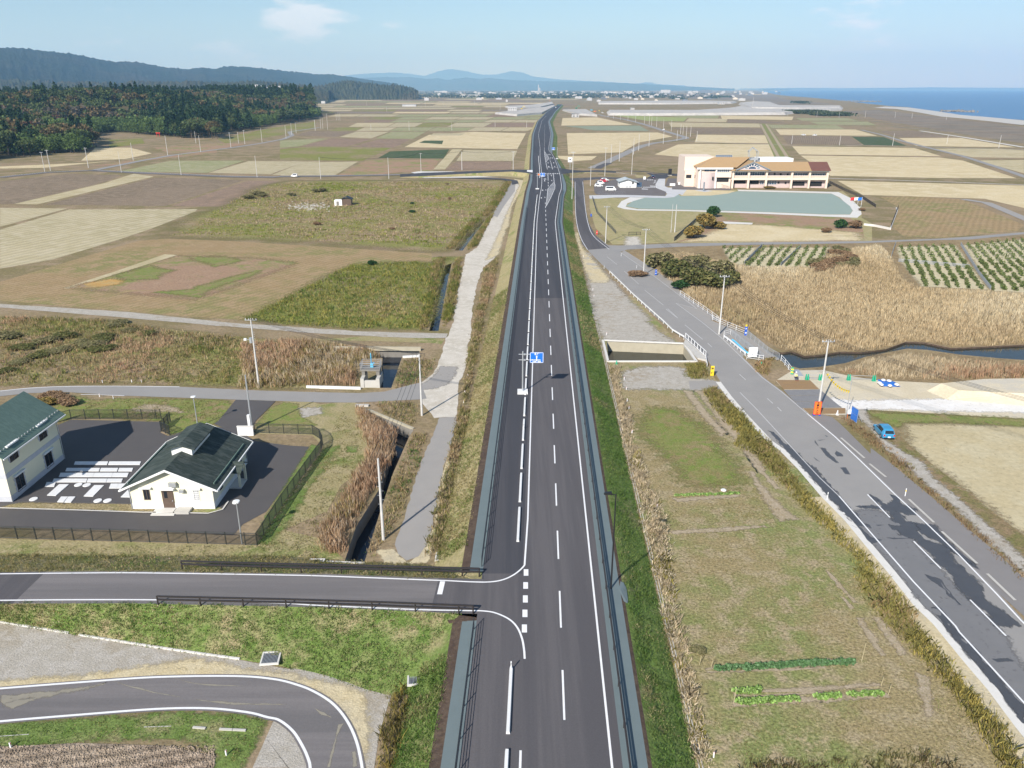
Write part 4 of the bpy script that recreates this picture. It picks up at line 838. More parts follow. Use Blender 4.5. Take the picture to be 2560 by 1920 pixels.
sheet('dry_lawn', cat_(0, ('g', (890,248), (940,196), (1100,205), (1270,215), (1220,232), (1100,246))), 'gold', z=.046)
sheet('pavement', cat_(0, ('T', (280,755), (900,740), (1900,770), (1940,720), (1700,590), (1690,520), (1760,400), (1900,400), (1890,560), (1960,590), (2200,590), (2200,720), (2090,790), (1900,810), (1200,795), (800,800), (480,825), (290,825))), 'park_pave', z=.05)
sheet('pavement', cat_(0, ('g', (830,190), (940,196), (900,245), (880,235), (840,230))), 'park_pave', z=.052); sheet('pavement', Gs('g', (985,212), (1050,204), (1110,215), (1060,222)), 'park_pave', z=.053)
sheet('car_park', cat_(0, ('T', (390,680), (380,560), (440,440), (540,395), (700,440), (830,420), (1380,390), (1500,390), (1700,395), (1760,400), (1690,520), (1700,595), (1920,680), (1900,765), (1000,745), (560,745), (430,735))), 'asphalt_park', z=.055)
sheet('lane', cat_(RZ*0, ('T', (850,240), (1480,250), (2000,330), (2212,350), (2212,300), (1700,275), (1450,235), (850,228))), 'asphalt_new', z=.06); sheet('car_park', cat_(0, ('T', (1480,270), (2000,330), (1900,400), (1500,395), (1600,330))), 'asphalt_new', z=.058)
sheet('school_yard', cat_(0, ('T', (1890,560), (1960,390), (2212,400)), ('S', (150,440), (150,500), (800,550), (780,575), (0,560), (0,515))), 'asphalt_park', z=.059)
line('edge_line', Gs('T', (850,262), (1050,293), (1280,303)), .5, .07); sheet('grass_island', Gs('T', (1250,320), (1560,345), (1560,360), (1330,385), (1280,370)), 'parkgrass', z=.072)
for a in ((430,690), (440,725)): line('bay_line', Gs('T', a, (a[0] + 620, a[1] - 25)), .12, .066)
for i in range(7): sheet('crossing_block', Gs('T', (1432+43*i,590), (1455+43*i,590), (1458+43*i,574), (1436+43*i,574)), 'white_line', z=.066)
for i in range(4): sheet('crossing_block', Gs('T', (1510+34*i,432), (1530+34*i,432), (1530+34*i,420), (1510+34*i,420)), 'white_line', z=.066)
for pts in (((1400,612), (1530,618), (1528,628), (1396,624)), ((1575,550), (1700,555), (1700,565), (1577,562)), ((1640,500), (1690,480), (1690,470), (1650,490)), ((1660,445), (1700,440), (1698,455), (1664,455))): sheet('road_mark', Gs('T', *pts), 'white_line', z=.067)
# winding lane behind the school
wl_ = Gs('c', (530,700), (640,650), (760,595), (860,550), (960,520), (1100,500), (1190,485), (1200,475), (1140,455), (1040,425), (900,380), (760,345), (640,325), (560,308), z=.1)
struct(strip('back_lane', offs(catmull(wl_, 5), -3.3), offs(catmull(wl_, 5), 3.3), 'asphalt_old', za=.09, zb=.09))
struct(strip('back_lane', Gs('T', (390,180), (440,130), (620,60), z=.1), Gs('T', (530,185), (600,140), (780,60), z=.1), 'asphalt_mid', za=.095, zb=.095))
bl2 = Gs('c', (1190,500), (1400,512), (1800,525), (2212,540), z=.1) + Gs('d', (860,612), (1300,628), (2212,650), z=.1); struct(strip('farm_track', offs(bl2, -1.3), offs(bl2, 1.3), 'gravel', za=.085, zb=.085))
bl3 = Gs('d', (2300,905), (2000,800), (1700,705), (1400,632), (1200,580), (1000,520), (850,485), z=.1); struct(strip('farm_lane', offs(bl3, -2.), offs(bl3, 2.), 'asphalt_old', za=.095, zb=.095))
bl4 = Gs('d', (580,890), (1100,905), (1700,925), (2300,950), z=.1); struct(strip('farm_track', offs(bl4, -1.5), offs(bl4, 1.5), 'gravel', za=.085, zb=.085))
bl5 = Gs('d', (1340,492), (1700,545), (2212,630), z=.1); struct(strip('farm_lane', offs(bl5, -2.), offs(bl5, 2.), 'concrete_pale', za=.09, zb=.09))
for a, b_ in (((1750,378), (1890,640)), ((1790,378), (1970,660))): struct(strip('farm_track', offs(Gs('c', a, b_), -1.2), offs(Gs('c', a, b_), 1.2), 'bed', za=.088, zb=.088))
bl6 = Gs('h', (1700,330), (1900,360), (2212,490), (2400,570)); struct(strip('farm_lane', offs(bl6, -2.), offs(bl6, 2.), 'asphalt_path', za=.09, zb=.09))
# sapling plots covered with straw
PLOTS = [Gs('g', (1180,610), (1420,605), (1330,725), (1240,722)), Gs('g', (1460,605), (1920,606), (1830,742), (1340,735)), Gs('h', (1140,730), (1640,715), (1920,1090), (1350,1060), (1180,850)), Gs('h', (1700,715), (2212,665), (2600,640), (2600,1110), (2212,1112), (1950,1100))]
MF('straw_mulch', [(.5,.44,.29), (.36,.32,.19), (.54,.48,.33)], (.3, 1.2, 4.), .2, .04, thr=(.55, .5))
for p_ in PLOTS: sheet('straw_plot', p_, 'straw_mulch', z=.05, rough=(.2, 2))
# seaside: sloping concrete revetment and lines of old plots
rv = Gs('d', (1000,300), (1200,310), (1400,340), (1600,375), (1800,392), (2000,412), (2300,445), z=.1)
struct(strip('sea_wall', offs(rv, -14), offs(rv, 14), 'concrete', za=3.0, zb=.2))
for k in range(6):
    y0 = 340 + k * 22; struct(strip('dyke', Gs('d', (620 + k*95, y0 - 5 + k*2), (2212, y0 + 100), z=0), Gs('d', (620 + k*95, y0 + k*2), (2212, y0 + 107), z=0), 'scrub' if k % 2 else 'tilled', za=.06 + k*.002, zb=.06 + k*.002))
# ------------------------------------------------------------------ paints and small materials
Mpaint('rail_brown', (.05,.042,.04), .45, .3); Mpaint('fence_dark', (.045,.05,.055), .5, .2); Mpaint('fence_green', (.03,.035,.033), .5, .2)
Mpaint('white_paint', (.78,.78,.78), .45); Mpaint('galv', (.5,.52,.54), .45, .5); Mpaint('sign_blue', (.015,.16,.62), .4); Mpaint('sign_white', (.82,.84,.86), .4)
Mpaint('orange', (.85,.2,.03), .5); Mpaint('red', (.7,.03,.03), .5); Mpaint('yellow', (.85,.62,.03), .5); Mpaint('blue', (.02,.1,.5), .5); Mpaint('black', (.015,.015,.017), .5)
Mpaint('tarp_blue', (.03,.16,.55), .45); Mpaint('barrier_green', (.02,.36,.2), .5); Mpaint('cyan', (.12,.5,.75), .45); Mpaint('glass_dark', (.02,.024,.03), .12); Mpaint('glass_blue', (.06,.1,.16), .1)
Mpaint('rubber', (.018,.018,.019), .85); Mpaint('alloy', (.45,.46,.48), .35, .6); Mpaint('lamp_red', (.5,.03,.03), .25); Mpaint('lamp_white', (.85,.85,.82), .15)
M('pole_concrete', (.56,.55,.53), (.47,.46,.44), rough=.8, scale=2.)
M('block_white', (.74,.74,.73), (.62,.62,.61), rough=.7, scale=1.8, amt=1.4)
M('cream_wall', (.8,.76,.57), (.75,.71,.53), rough=.85, scale=1.5, amt=1., bump=.003, bscale=30)
M('white_wall', (.78,.78,.76), (.72,.72,.70), rough=.8, scale=2.); M('grey_band', (.52,.53,.56), (.47,.48,.51), rough=.8, scale=2.5)
MF('roof_dark', [(.046,.06,.052), (.078,.092,.082), (.034,.046,.04)], (.8, 2.2, 12.), .18, .006, stretch=(0, .22, 1.6), rough=.6); MF('roof_teal', [(.125,.185,.155), (.14,.205,.172), (.115,.172,.144)], (.8, 2.2, 12.), .14, .006, stretch=(0, .22, 1.6), rough=.6)
M('door_brown', (.12,.085,.065), (.1,.07,.05), rough=.5, scale=3.)
def text(s, size, mat, name='lettering', parent=None, loc=(0,0,0), rot=(0,0,0), align='CENTER', thick=.004, bold=.0):
    c = bpy.data.curves.new('t', 'FONT'); c.body = s; c.size = size; c.align_x = align; c.align_y = 'CENTER'; c.extrude = thick; c.offset = bold; c.resolution_u = 2
    o = bpy.data.objects.new('t', c); COL.objects.link(o); dg = bpy.context.evaluated_depsgraph_get()
    me = bpy.data.meshes.new_from_object(o.evaluated_get(dg)); bpy.data.objects.remove(o); bpy.data.curves.remove(c)
    me.materials.clear(); me.materials.append(MAT[mat]); m = link(name, me, parent); m.location = loc; m.rotation_euler = rot; return m
# ------------------------------------------------------------------ rails and fences: a thing with its posts and rails
def fence(name, label, cat, path, z, h, rails, post, mat, step=2.5, rail_r=.025, group=None, panel=None, post_box=False, beam=None):
    P = [Vector((p.x, p.y, z if not callable(z) else z(p))) for p in path]; Q = resample(P, step)
    if (Q[-1] - P[-1]).length > step * .3: Q.append(P[-1])
    root = thing(name, label, cat, Q[0], 0., group); o0 = Q[0]
    pm = (MB().box(-post, post, -post, post, -.05, h) if post_box else MB().tube((0,0,-.05), (0,0,h), post, n=6)).mesh('post', MAT[mat])
    for q in Q:
        o = link('post', pm, root); o.location = q - o0
    loc = [q - o0 for q in Q]
    for rz in rails:
        b = MB()
        for a, c in zip(loc, loc[1:]):
            u = Vector((0, 0, rz)); b.tube(a + u, c + u, rail_r, n=6)
        b.build('rail', MAT[mat], root)
    if beam:
        for rz, bw, bh, dx in beam:
            b = MB(); pp = offs(loc, dx)
            for a, c in zip(pp, pp[1:]): b.bar(a + Vector((0,0,rz)), c + Vector((0,0,rz)), bw, bh)
            b.build('beam', MAT[mat], root)
    if panel:
        sp, r_, z0, z1, pmat = panel
        for a, c in zip(loc, loc[1:]):
            b = MB(); L = (c - a).length; n = max(2, int(L / sp))
            for k in range(1, n):
                q = a.lerp(c, k / n); b.bar(q + Vector((0,0,z0)), q + Vector((0,0,z1)), r_ * 2)
            b.build('infill', MAT[pmat], root)
    return root
pF = lambda y0, y1, d: [Vector((X(T_f, y) + d, y, 0)) for y in np.arange(y0, y1, 2.5)]
fence('pipe_fence', 'dark pipe fence beside the cycle path, on the field side of the long run', 'fence', pF(61.4, 292, -.12), RZ, 1.1, (.25, .52, .8, 1.08), .035, 'fence_dark', 3.)
fence('pipe_fence', 'short dark pipe fence ending at the mouth of the side road', 'fence', pF(20, 55., -.12), RZ, 1.1, (.25, .52, .8, 1.08), .035, 'fence_dark', 3.)
fence('pipe_fence', 'dark pipe fence beside the cycle path beyond the far junction', 'fence', pF(388, 700, -.12), RZ, 1.1, (.5, 1.08), .05, 'fence_dark', 4.)
pR = lambda y0, y1: [Vector((X(T_r, y) + 1.1, y, 0)) for y in np.arange(y0, y1, 3.)]
fence('guardrail', 'long dark brown roadside guardrail opposite the cycle path', 'guardrail', pR(30, 345), RZ, .8, (), .06, 'rail_brown', 4., beam=((.7, .1, .12, 0), (.42, .08, .1, 0)))
gt = [G('q', 1400, 128, RZ), G('q', 2212, 150, RZ), G('r', 900, 98, RZ), G('r', 1625, 118, RZ)]; gb = [G('q', 1215, 402, RZ), G('q', 2212, 424, RZ), G('r', 900, 364, RZ), G('r', 1580, 392, RZ)]
fence('guardrail', 'brown twin pipe guardrail between the side road and the fenced compound', 'guardrail', gt, RZ, .85, (), .07, 'rail_brown', 3.7, beam=((.82, .14, .12, 0), (.5, .14, .12, 0)))
fence('guardrail', 'brown twin pipe guardrail above the green bank of the side road', 'guardrail', gb, RZ, .85, (), .07, 'rail_brown', 3.7, beam=((.82, .14, .12, 0), (.5, .14, .12, 0)))
# white separator blocks along the cycle path
bm_ = MB().prism([(-.14,0), (.14,0), (.10,.24), (-.10,.24)], -3.2, 3.2, 'y').mesh('block', MAT['block_white'])
ys = [y for y in np.arange(65.6, 330, 7.78)] + [41.4, 33.5] + [y for y in np.arange(395, 520, 7.78)]
for y in ys:
    c = y + 3.2; o = link('separator_block', bm_); o.location = (X(T_b, c) + (.1 if c < 290 else 0), c, RZ + .005); o.rotation_euler = (0, 0, -math.atan2(X(T_b, c + 3) - X(T_b, c - 3), 6))
    lab = 'long white concrete separator block between cycle path and carriageway'
    if y == 41.4: lab = 'white separator block carrying a short white marker post, near the side road mouth'
    if y == 33.5: lab = 'white separator block next before the one with the marker post'
    if y > 390: lab = 'white separator block beyond the far junction'
    tag(o, lab, 'kerb block', 'separator blocks along the cycle path')
def bollard(p, mat='white_paint', h=.65, label='', r=.05, cap=None):
    t = thing('marker_post', label, 'marker post', p); MB().tube((0,0,0), (0,0,h), r, n=8).build('post', MAT[mat], t)
    MB().tube((0,0,h*.62), (0,0,h*.78), r*1.15, n=8).build('band', MAT[cap or 'galv'], t); return t
bollard((X(T_b, 47.6) + .1, 47.6, RZ + .24), label='short white marker post on a separator block'); bollard((X(T_b, 92) + .1, 92.3, RZ + .24), label='short white marker post on the block before the direction sign')
bollard(G('p', 657, 595, .05), label='white delineator post on the concrete edge of the old road', h=.9); bollard(G('p', 1272, 568, .05), label='white delineator post with yellow cap beside the footway', h=.95, cap='yellow')
bollard(G('g', 585, 748, .05), label='white delineator post on the footway across from the white guardrail', h=.8); bollard(G('g', 360, 752, .05), label='white delineator post before the white guardrail', h=.8); bollard(G('g', 478, 665, .05), label='white delineator post at the marsh lane corner', h=.8)
# ------------------------------------------------------------------ direction sign
def dirsign(base, h, label, bw=1.95, bh=1.5, arm=1., words=True, rz=0.):
    t = thing('direction_sign', label, 'road sign', base, rz)
    MB().tube((0,0,.3), (0,0,h), .12, .09, 10).build('pole', MAT['galv'], t)
    MB().box(-.75, .75, -.75, .75, 0, .3).build('footing', MAT['block_white'], t)
    for z in (h - .45, h - 1.3):
        a = MB().tube((-.6,0,z), (arm + .3,0,z), .045, n=8).build('arm', MAT['galv'], t); MB().box(.1, .4, -.1, .1, z - .1, z + .1).build('clamp', MAT['galv'], a)
    b = MB().box(arm, arm + bw, -.2, -.15, h - .18 - bh, h - .1).build('board', MAT['sign_blue'], t); cx, cz = arm + bw/2, h - .15 - bh/2
    e = .06; f = MB()
    for x0, x1, z0, z1 in ((arm+.03, arm+bw-.03, h-.19, h-.13), (arm+.03, arm+bw-.03, h-.17-bh, h-.11-bh), (arm+.03, arm+.09, h-.17-bh, h-.13), (arm+bw-.09, arm+bw-.03, h-.17-bh, h-.13)): f.box(x0, x1, -.206, -.2, z0, z1)
    f.build('border', MAT['sign_white'], b)
    g_ = MB().box(cx-.065, cx+.065, -.206, -.2, cz-.5, cz+.15).box(cx-.55, cx+.55, -.207, -.2, cz-.4, cz-.3)
    g_.add([(cx-.15,-.207,cz+.1), (cx+.15,-.207,cz+.1), (cx,-.207,cz+.3)], [(0,1,2)]); g_.build('arrow', MAT['sign_white'], b)
    if words:
        text('亘 理', .3, 'sign_white', parent=b, loc=(cx, -.208, cz+.56), rot=(math.pi/2,0,0), bold=.01); text('Watari', .14, 'sign_white', parent=b, loc=(cx, -.208, cz+.37), rot=(math.pi/2,0,0))
        text('山寺', .17, 'sign_white', parent=b, loc=(cx-.72, -.208, cz-.35), rot=(math.pi/2,0,0), bold=.01); text('山元町 浅生原', .19, 'sign_white', parent=b, loc=(cx, -.208, cz-.61), rot=(math.pi/2,0,0), bold=.01)
    return t
sb = G('D', 1129, 848, RZ); dirsign(Vector((sb.x, sb.y, RZ)), hgt('X', (50,1430), (50,290), RZ)[1], 'blue direction sign on a grey pole beside the cycle path', arm=1.)
s2 = G('U', 700, 1135, RZ); dirsign(s2, 7.0, 'blue direction sign with an orange panel before the far junction', arm=1.3)
MB().box(.2, .9, -.2, -.14, 5.9, 6.5).build('route_panel', MAT['orange'], [o for o in COL.objects if o.get('label', '').startswith('blue direction sign with an orange')][0])
s3, h3 = hgt('U', (1245,300), (1240,0), RZ); t3 = dirsign(s3, 7., 'small blue direction sign standing beyond the far junction', arm=-3.4, rz=0)
# black street lamp on the bank
def lamp(base, h, label, mat='black', arm=-.6, disc=False, r=.07):
    t = thing('street_lamp', label, 'street lamp', base)
    MB().tube((0,0,0), (0,0,h), r * 1.2, r * .7, 8).build('pole', MAT[mat], t)
    if disc: MB().lathe([(.02,h-.12), (.12,h-.08), (.36,h+.02), (.34,h+.1), (.02,h+.14)], 14).build('lamp_head', MAT['lamp_white'], t)
    else:
        MB().bar((0,0,h-.05), (arm,0,h+.1), .06).build('arm', MAT[mat], t); MB().prism([(arm-.42,h+.04), (arm+.3,h+.04), (arm+.25,h+.2), (arm-.3,h+.2)], -.16, .16, 'y').build('lamp_head', MAT[mat], t)
    return t
lb, lh = hgt('o', (528,1505), (568,742), 1.95); lamp(Vector((lb.x, lb.y, 1.8)), lh + .1, 'black street lamp on the right bank of the new road')
# grey sheet draped over the bank at the lamp
def drape(zone, pts, mat, name, label, cat):
    P = []
    for x, y in pts: P.append(G(zone, x, y, 1.2))
    c = sum(P, Vector()) / len(P)
    def zz(p):
        d = p.x - X(T_s, p.y) - .45; return max(.05, 2.0 - max(0, d) * 2.0 / 3.25) + .1
    v = [Vector((p.x, p.y, zz(p))) for p in P]; b = MB(); b.add([Vector((c.x, c.y, zz(c) + .08))] + v, [(0, i + 1, (i + 1) % len(v) + 1) for i in range(len(v))]); o = b.build(name, MAT[mat]); return tag(o, label, cat)
drape('s', ((535,235), (580,225), (625,245), (650,290), (660,390), (655,410), (600,380), (560,330), (545,290)), 'sheet_grey', 'loose_sheet', 'crumpled grey weed sheet lying at the foot of the black lamp', 'plastic sheet')
# catch basins with gratings
def basin(zone, x, y, label, s=.75, z=0., rz=0.):
    t = thing('catch_basin', label, 'catch basin', G(zone, x, y, z), rz)
    f = MB(); w = .12
    for a in ((-s, s, -s, -s+w), (-s, s, s-w, s), (-s, -s+w, -s+w, s-w), (s-w, s, -s+w, s-w)): f.box(*a, 0, .16)
    f.build('rim', MAT['concrete_pale'], t); g_ = MB(); n = 12
    for k in range(n): xx = -s + w + (2*s - 2*w) * (k + .5) / n; g_.box(xx - .022, xx + .022, -s + w, s - w, .07, .12)
    g_.build('grating', MAT['galv'], t); MB().box(-s+w, s-w, -s+w, s-w, .01, .03).build('pit', MAT['rubber'], t); return t
basin('q', 2080, 822, 'square concrete catch basin at the foot of the green bank', rz=.1, z=.3); basin('r', 1172, 868, 'concrete catch basin in the pale patch beside the new road bank', rz=.1, z=.35)
basin('n', 525, 1135, 'concrete catch basin behind the guardrail facing the compound', z=.25); basin('n', 1403, 1088, 'concrete catch basin beside the end of the old asphalt lane')
# broken white drain edges
def kerbline(zone, pts, label, w=.16, h=.14, mat='concrete_pale', gaps=.1):
    P = resample(catmull(Gs(zone, *pts), 5), 1.0); t = thing('drain_edge', label, 'drain edge', P[0]); o0 = P[0]
    me = MB().prism([(-w/2,0), (w/2,0), (w/2,h), (-w/2,h)], -.48, .48, 'y').mesh('kerb_stone', MAT[mat])
    for a, c in zip(P, P[1:]):
        if random.random() < gaps: continue
        o = link('kerb_stone', me, t); o.location = (a + c) / 2 - o0; o.rotation_euler = (0, random.uniform(-.05, .05), -math.atan2(c.x - a.x, c.y - a.y))
kerbline('q', ((0,540), (400,605), (700,655), (1300,750), (1870,830)), 'pale drain edge at the foot of the green bank'); kerbline('q', ((0,1418), (500,1385), (900,1355), (1350,1340)), 'broken pale drain edge inside the winding road', gaps=.5, mat='concrete', w=.07, h=.05)
kerbline('q', ((1380,1345), (1650,1365), (1980,1380)), 'short dark stained drain edge at the corner of the ploughed field', mat='concrete'); kerbline('q', ((0,98), (500,100), (1000,98), (1390,92)), 'long pale drain edge between the compound grass and the side road')
kerbline('n', ((1600,60), (1560,260), (1500,560)), 'thin drain edge at the left foot of the new road', mat='concrete_dark'); kerbline('r', ((1125,1060), (1090,1300), (1040,1513)), 'thin stained drain edge in the weeds beside the near bank', mat='concrete_dark')
# red capped survey pegs
pegm = MB().box(-.045,.045,-.045,.045,0,.5).mesh('stake', MAT['white_paint']); capm = MB().box(-.06,.06,-.02,.02,.36,.5).mesh('flag', MAT['red'])
PEG = {'k': ((432,308), (570,662), (587,742), (595,834), (608,895), (632,1085)), 'o': ((655,12), (670,74), (693,262), (893,855)), 's': ((1340,1560),), 'q': ((1308,80), (85,1505), (1740,1565)), 'i': ((710,545), (912,543), (980,543), (690,642), (785,655)), 'j': ((1555,565), (1545,628), (1575,450)), 'g': ((218,670), (290,945), (283,900))}
for z_, L in PEG.items():
    for x, y in L:
        t = thing('survey_peg', dict(k='red topped survey peg along the right foot of the new road', o='red topped survey peg in the dry grass beside the vegetable rows', s='lone red topped survey peg in the dry grass past the lettuce', q='red topped survey peg in the verge of the side or winding road', i='red topped peg beside the lane behind the compound', j='red topped peg in the weeds beside the gravel lane', g='red topped peg in the gravel beside the white guardrail')[z_], 'survey peg', G(z_, x, y), random.uniform(-.5, .5), 'red topped survey pegs')
        link('stake', pegm, t); link('flag', capm, t)
# ------------------------------------------------------------------ poles
def pole(zone, base, top, kind, label, group=None, z=0., mat='pole_concrete', r=.16):
    p, h = hgt(zone, base, top, z); t = thing('utility_pole', label, 'utility pole', p, 0., group)
    rr = r if p.y < 450 else r * 1.25
    MB().tube((0,0,-.1), (0,0,h), rr, rr * .6, 10 if p.y < 200 else 6).build('shaft', MAT[mat], t)
    if kind in ('cross', 'trafo'):
        a = MB().bar((-.9,0,h-.3), (.9,0,h-.3), .1).build('crossarm', MAT['galv'], t)
        for x in (-.8, -.3, .3, .8): MB().tube((x,0,h-.25), (x,0,h-.02), .06, .04, 6).build('insulator', MAT['white_paint'], a)
    if kind == 'trafo':
        a = MB().bar((-1.6,0,h-1.1), (.2,0,h-1.1), .07).build('crossarm', MAT['galv'], t); MB().tube((-.35,0,h-3.9), (-.35,0,h-3.1), .25, n=10).build('transformer', MAT['galv'], t)
        MB().bar((-1.3,0,h-3.4), (0,0,h-3.4), .08).build('bracket', MAT['galv'], t); MB().box(-1.4,-1.0,-.15,.15,h-3.5,h-3.2).build('switch_box', MAT['white_paint'], t)
        for k in range(9): MB().bar((-.05,0,h-5+.35*k), (.38,0,h-5+.35*k), .03).build('step', MAT['galv'], t)
    if kind == 'steps':
        for k in range(8): MB().bar((0,0,h*.45+.5*k), (.32*(1 if k % 2 else -1),0,h*.45+.5*k), .03).build('step', MAT['galv'], t)
    return t, p, h
pole('i', (1790,570), (1744,98), 'trafo', 'concrete pole carrying a transformer and step bolts, in dry reeds by the lane')
pg, pgp, pgh = pole('i', (1745,878), (1697,490), 'plain', 'dark steel pole at the compound gate with a white meter box', mat='galv', r=.14); MB().box(-.45,-.1,-.2,.2,.9,2.4).build('meter_box', MAT['white_paint'], pg)
pole('j', (1258,716), (1240,290), 'plain', 'plain concrete pole at the fork of the gravel lane'); pole('n', (992,966), (948,405), 'steps', 'concrete pole with step bolts beside the narrow asphalt lane')
pole('g', (370,574), (380,318), 'cross', 'concrete pole with crossarm beside the school lawn fence'); pole('g', (632,794), (655,475), 'cross', 'concrete pole with crossarm next to the blue banner on the marsh edge')
pole('I', (1797.5,836), (1812,688), 'cross', 'concrete pole with crossarm beside the footbridge'); YP, ypp, yph = pole('l', (585,905), (655,345), 'cross', 'concrete pole with crossarm behind the orange sign')
pole('g', (848,500), (862,308), 'plain', 'tall white pole with a round lamp behind the school lawn'); pole('g', (822,500), (834,306), 'plain', 'thin grey pole with a hatch beside the tall white pole', r=.09)
FARP = {'a': (((310,965),(280,830),'cross'), ((350,960),(322,815),'cross'), ((612,940),(592,800),'cross'), ((840,972),(820,825),'p'), ((922,888),(905,765),'p'), ((1160,852),(1147,715),'p'), ((1253,990),(1240,845),'p'), ((1388,830),(1378,715),'p'), ((1355,770),(1345,685),'p'), ((1597,800),(1586,695),'cross'), ((1650,770),(1647,690),'p'), ((1693,775),(1687,680),'cross'), ((1812,762),(1805,665),'p'), ((1778,1005),(1765,855),'p'), ((1978,735),(1973,645),'p'), ((2017,712),(2013,630),'p'), ((2048,700),(2045,622),'p'), ((2180,680),(2176,610),'p')),
 'b': (((282,905),(272,755),'p'), ((753,905),(747,757),'p'), ((976,865),(972,725),'cross'), ((1258,845),(1256,715),'p'), ((1612,845),(1608,715),'cross'), ((893,570),(893,505),'p'), ((1188,570),(1188,515),'p'), ((630,568),(628,528),'p'), ((1487,545),(1487,510),'p'), ((1705,550),(1705,505),'p'), ((330,565),(320,455),'p'), ((243,570),(240,495),'p'), ((297,560),(295,485),'p'), ((283,560),(280,475),'p'), ((738,440),(738,405),'p'), ((1128,400),(1128,370),'p'), ((1522,430),(1522,380),'p'), ((390,500),(390,450),'p'), ((403,500),(403,448),'p'), ((415,502),(415,450),'p'), ((1005,405),(1005,370),'p'), ((1345,395),(1345,365),'p'), ((600,400),(600,365),'p'), ((440,372),(440,345),'p'), ((540,365),(540,340),'p'), ((650,352),(650,325),'p')),
 'c': (((785,355),(785,305),'p'), ((840,365),(840,305),'p'), ((905,375),(905,310),'p'), ((940,385),(940,315),'p'), ((957,390),(955,325),'p'), ((993,400),(995,325),'p'), ((1043,410),(1043,345),'p'), ((1100,432),(1103,350),'p'), ((1168,450),(1168,378),'p'), ((1185,455),(1187,390),'p'), ((1208,488),(1216,395),'p'), ((1240,470),(1242,395),'p'), ((1285,505),(1290,430),'p'), ((1142,500),(1143,425),'p'), ((1042,522),(1043,430),'p'), ((938,542),(941,440),'p'), ((863,572),(865,455),'p'), ((825,600),(828,480),'p'), ((722,650),(725,505),'p'), ((662,660),(665,525),'p'), ((812,745),(819,565),'cross'), ((617,758),(627,550),'cross'), ((378,930),(381,580),'cross'), ((512,830),(518,682),'p'), ((730,350),(730,310),'p'), ((680,340),(680,300),'p'), ((640,330),(640,290),'p'), ((1690,265),(1690,185),'p'), ((1695,240),(1695,180),'p')),
 'd': (((265,602),(270,530),'p'), ((665,614),(672,530),'p'), ((1110,617),(1122,515),'p'), ((2000,637),(2018,530),'p'), ((1565,600),(1575,530),'p'), ((475,378),(475,328),'p'), ((662,382),(665,328),'p'), ((880,382),(884,325),'p'), ((1130,384),(1136,335),'p'), ((1272,388),(1278,342),'p'), ((1560,400),(1562,370),'p'), ((232,370),(233,335),'p'), ((18,370),(18,345),'p'))}
FL = dict(a='pale pole along the lane under the wood', b='pale pole among the paddies and along the cross road', c='pale pole along the winding lane behind the school', d='pale pole in the open fields towards the sea')
for z_, L in FARP.items():
    for bs, tp, kd in L: pole(z_, bs, tp, kd, FL[z_] + (' with a crossarm' if kd == 'cross' else ''), 'poles ' + dict(a='under the wood', b='among the paddies', c='behind the school', d='towards the sea')[z_])
def wires(label, L):
    T = []
    for z_, bs, tp in L: p, h = hgt(z_, bs, tp) if bs else (Vector(tp), 11.); T.append(Vector((p.x, p.y, h + .05)))
    t = thing('power_line', label, 'power line', T[0])
    for dx in (-.8, -.3, .3, .8):
        b = MB()
        for a, c in zip(T, T[1:]):
            Q = [a.lerp(c, k/10) + Vector((dx, 0, -(c-a).length*.1*(k/10)*(1-k/10))) - T[0] for k in range(11)]
            for u, v in zip(Q, Q[1:]): b.bar(u, v, .03)
        b.build('wire', MAT['black'], t)
wires('thin wires strung along the poles of the old road', (('g', (370,574), (380,318)), ('g', (632,794), (655,475)), ('I', (1797.5,836), (1812,688)), ('l', (585,905), (655,345)), (0, 0, (78, 62, 0))))
wires('thin wires strung behind the compound from the transformer pole', (('i', (1790,570), (1744,98)), ('j', (1258,716), (1240,290)), ('n', (992,966), (948,405))))
wires('thin wires strung between poles beside the cross road', (('b', (282,905), (272,755)), ('b', (753,905), (747,757)), ('b', (976,865), (972,725)), ('b', (1258,845), (1256,715)), ('b', (1612,845), (1608,715))))
# compound lamps
for bs, tp, lab in (((1860,1225), (1812,905), 'white round lamp on a pale post inside the compound fence corner'), ((1520,330), (1478,100), 'white round lamp on a pale post behind the green roofed house')):
    p, h = hgt('m', bs, tp); lamp(p, h, lab, 'galv', disc=True)
# ------------------------------------------------------------------ compound with two cream buildings
cy = Gs('m', (380,345), (540,275), (1240,292), (1232,375), (1290,400), (1500,330), (1640,330), (1820,345), (1960,440)) + Gs('j', (350,925), (478,932), (330,1180), (180,1382)) + Gs('n', (20,860), (-40,930)) + Gs('m', (1930,1168), (1600,1152), (1000,1130), (0,1105), (-200,1100), (-200,300))
sheet('compound_yard', cy, 'asphalt_yard', z=.03)
sheet('grass_verge', Gs('m', (700,120), (1000,110), (1750,125), (1800,170), (1660,300), (1500,330), (1310,400), (1240,290), (900,262), (560,262), (400,330), (330,250), (420,150), (560,90)), 'lawn_green', z=.036, rough=(.15, 1))
sheet('bare_patch', Gs('m', (1000,200), (1100,165), (1250,165), (1400,195), (1420,225), (1280,215), (1100,215)), 'bed', z=.04, rough=(.3, 1))
sheet('grass_verge', Gs('j', (110,780), (300,620), (480,615), (560,640), (720,620), (800,620), (850,700), (900,800), (1000,900), (900,1050), (700,1200), (600,1380)) + Gs('n', (300,900), (560,960), (720,1100), (0,1135), (-600,1120)) + Gs('q', (1300,30), (0,60), (-200,60), (-200,-40), (0,-100)) + Gs('m', (0,1190), (1000,1215), (1975,1240)) + Gs('n', (120,1000), (580,330), (500,245), (100,235)), 'slope_dry', z=.024)
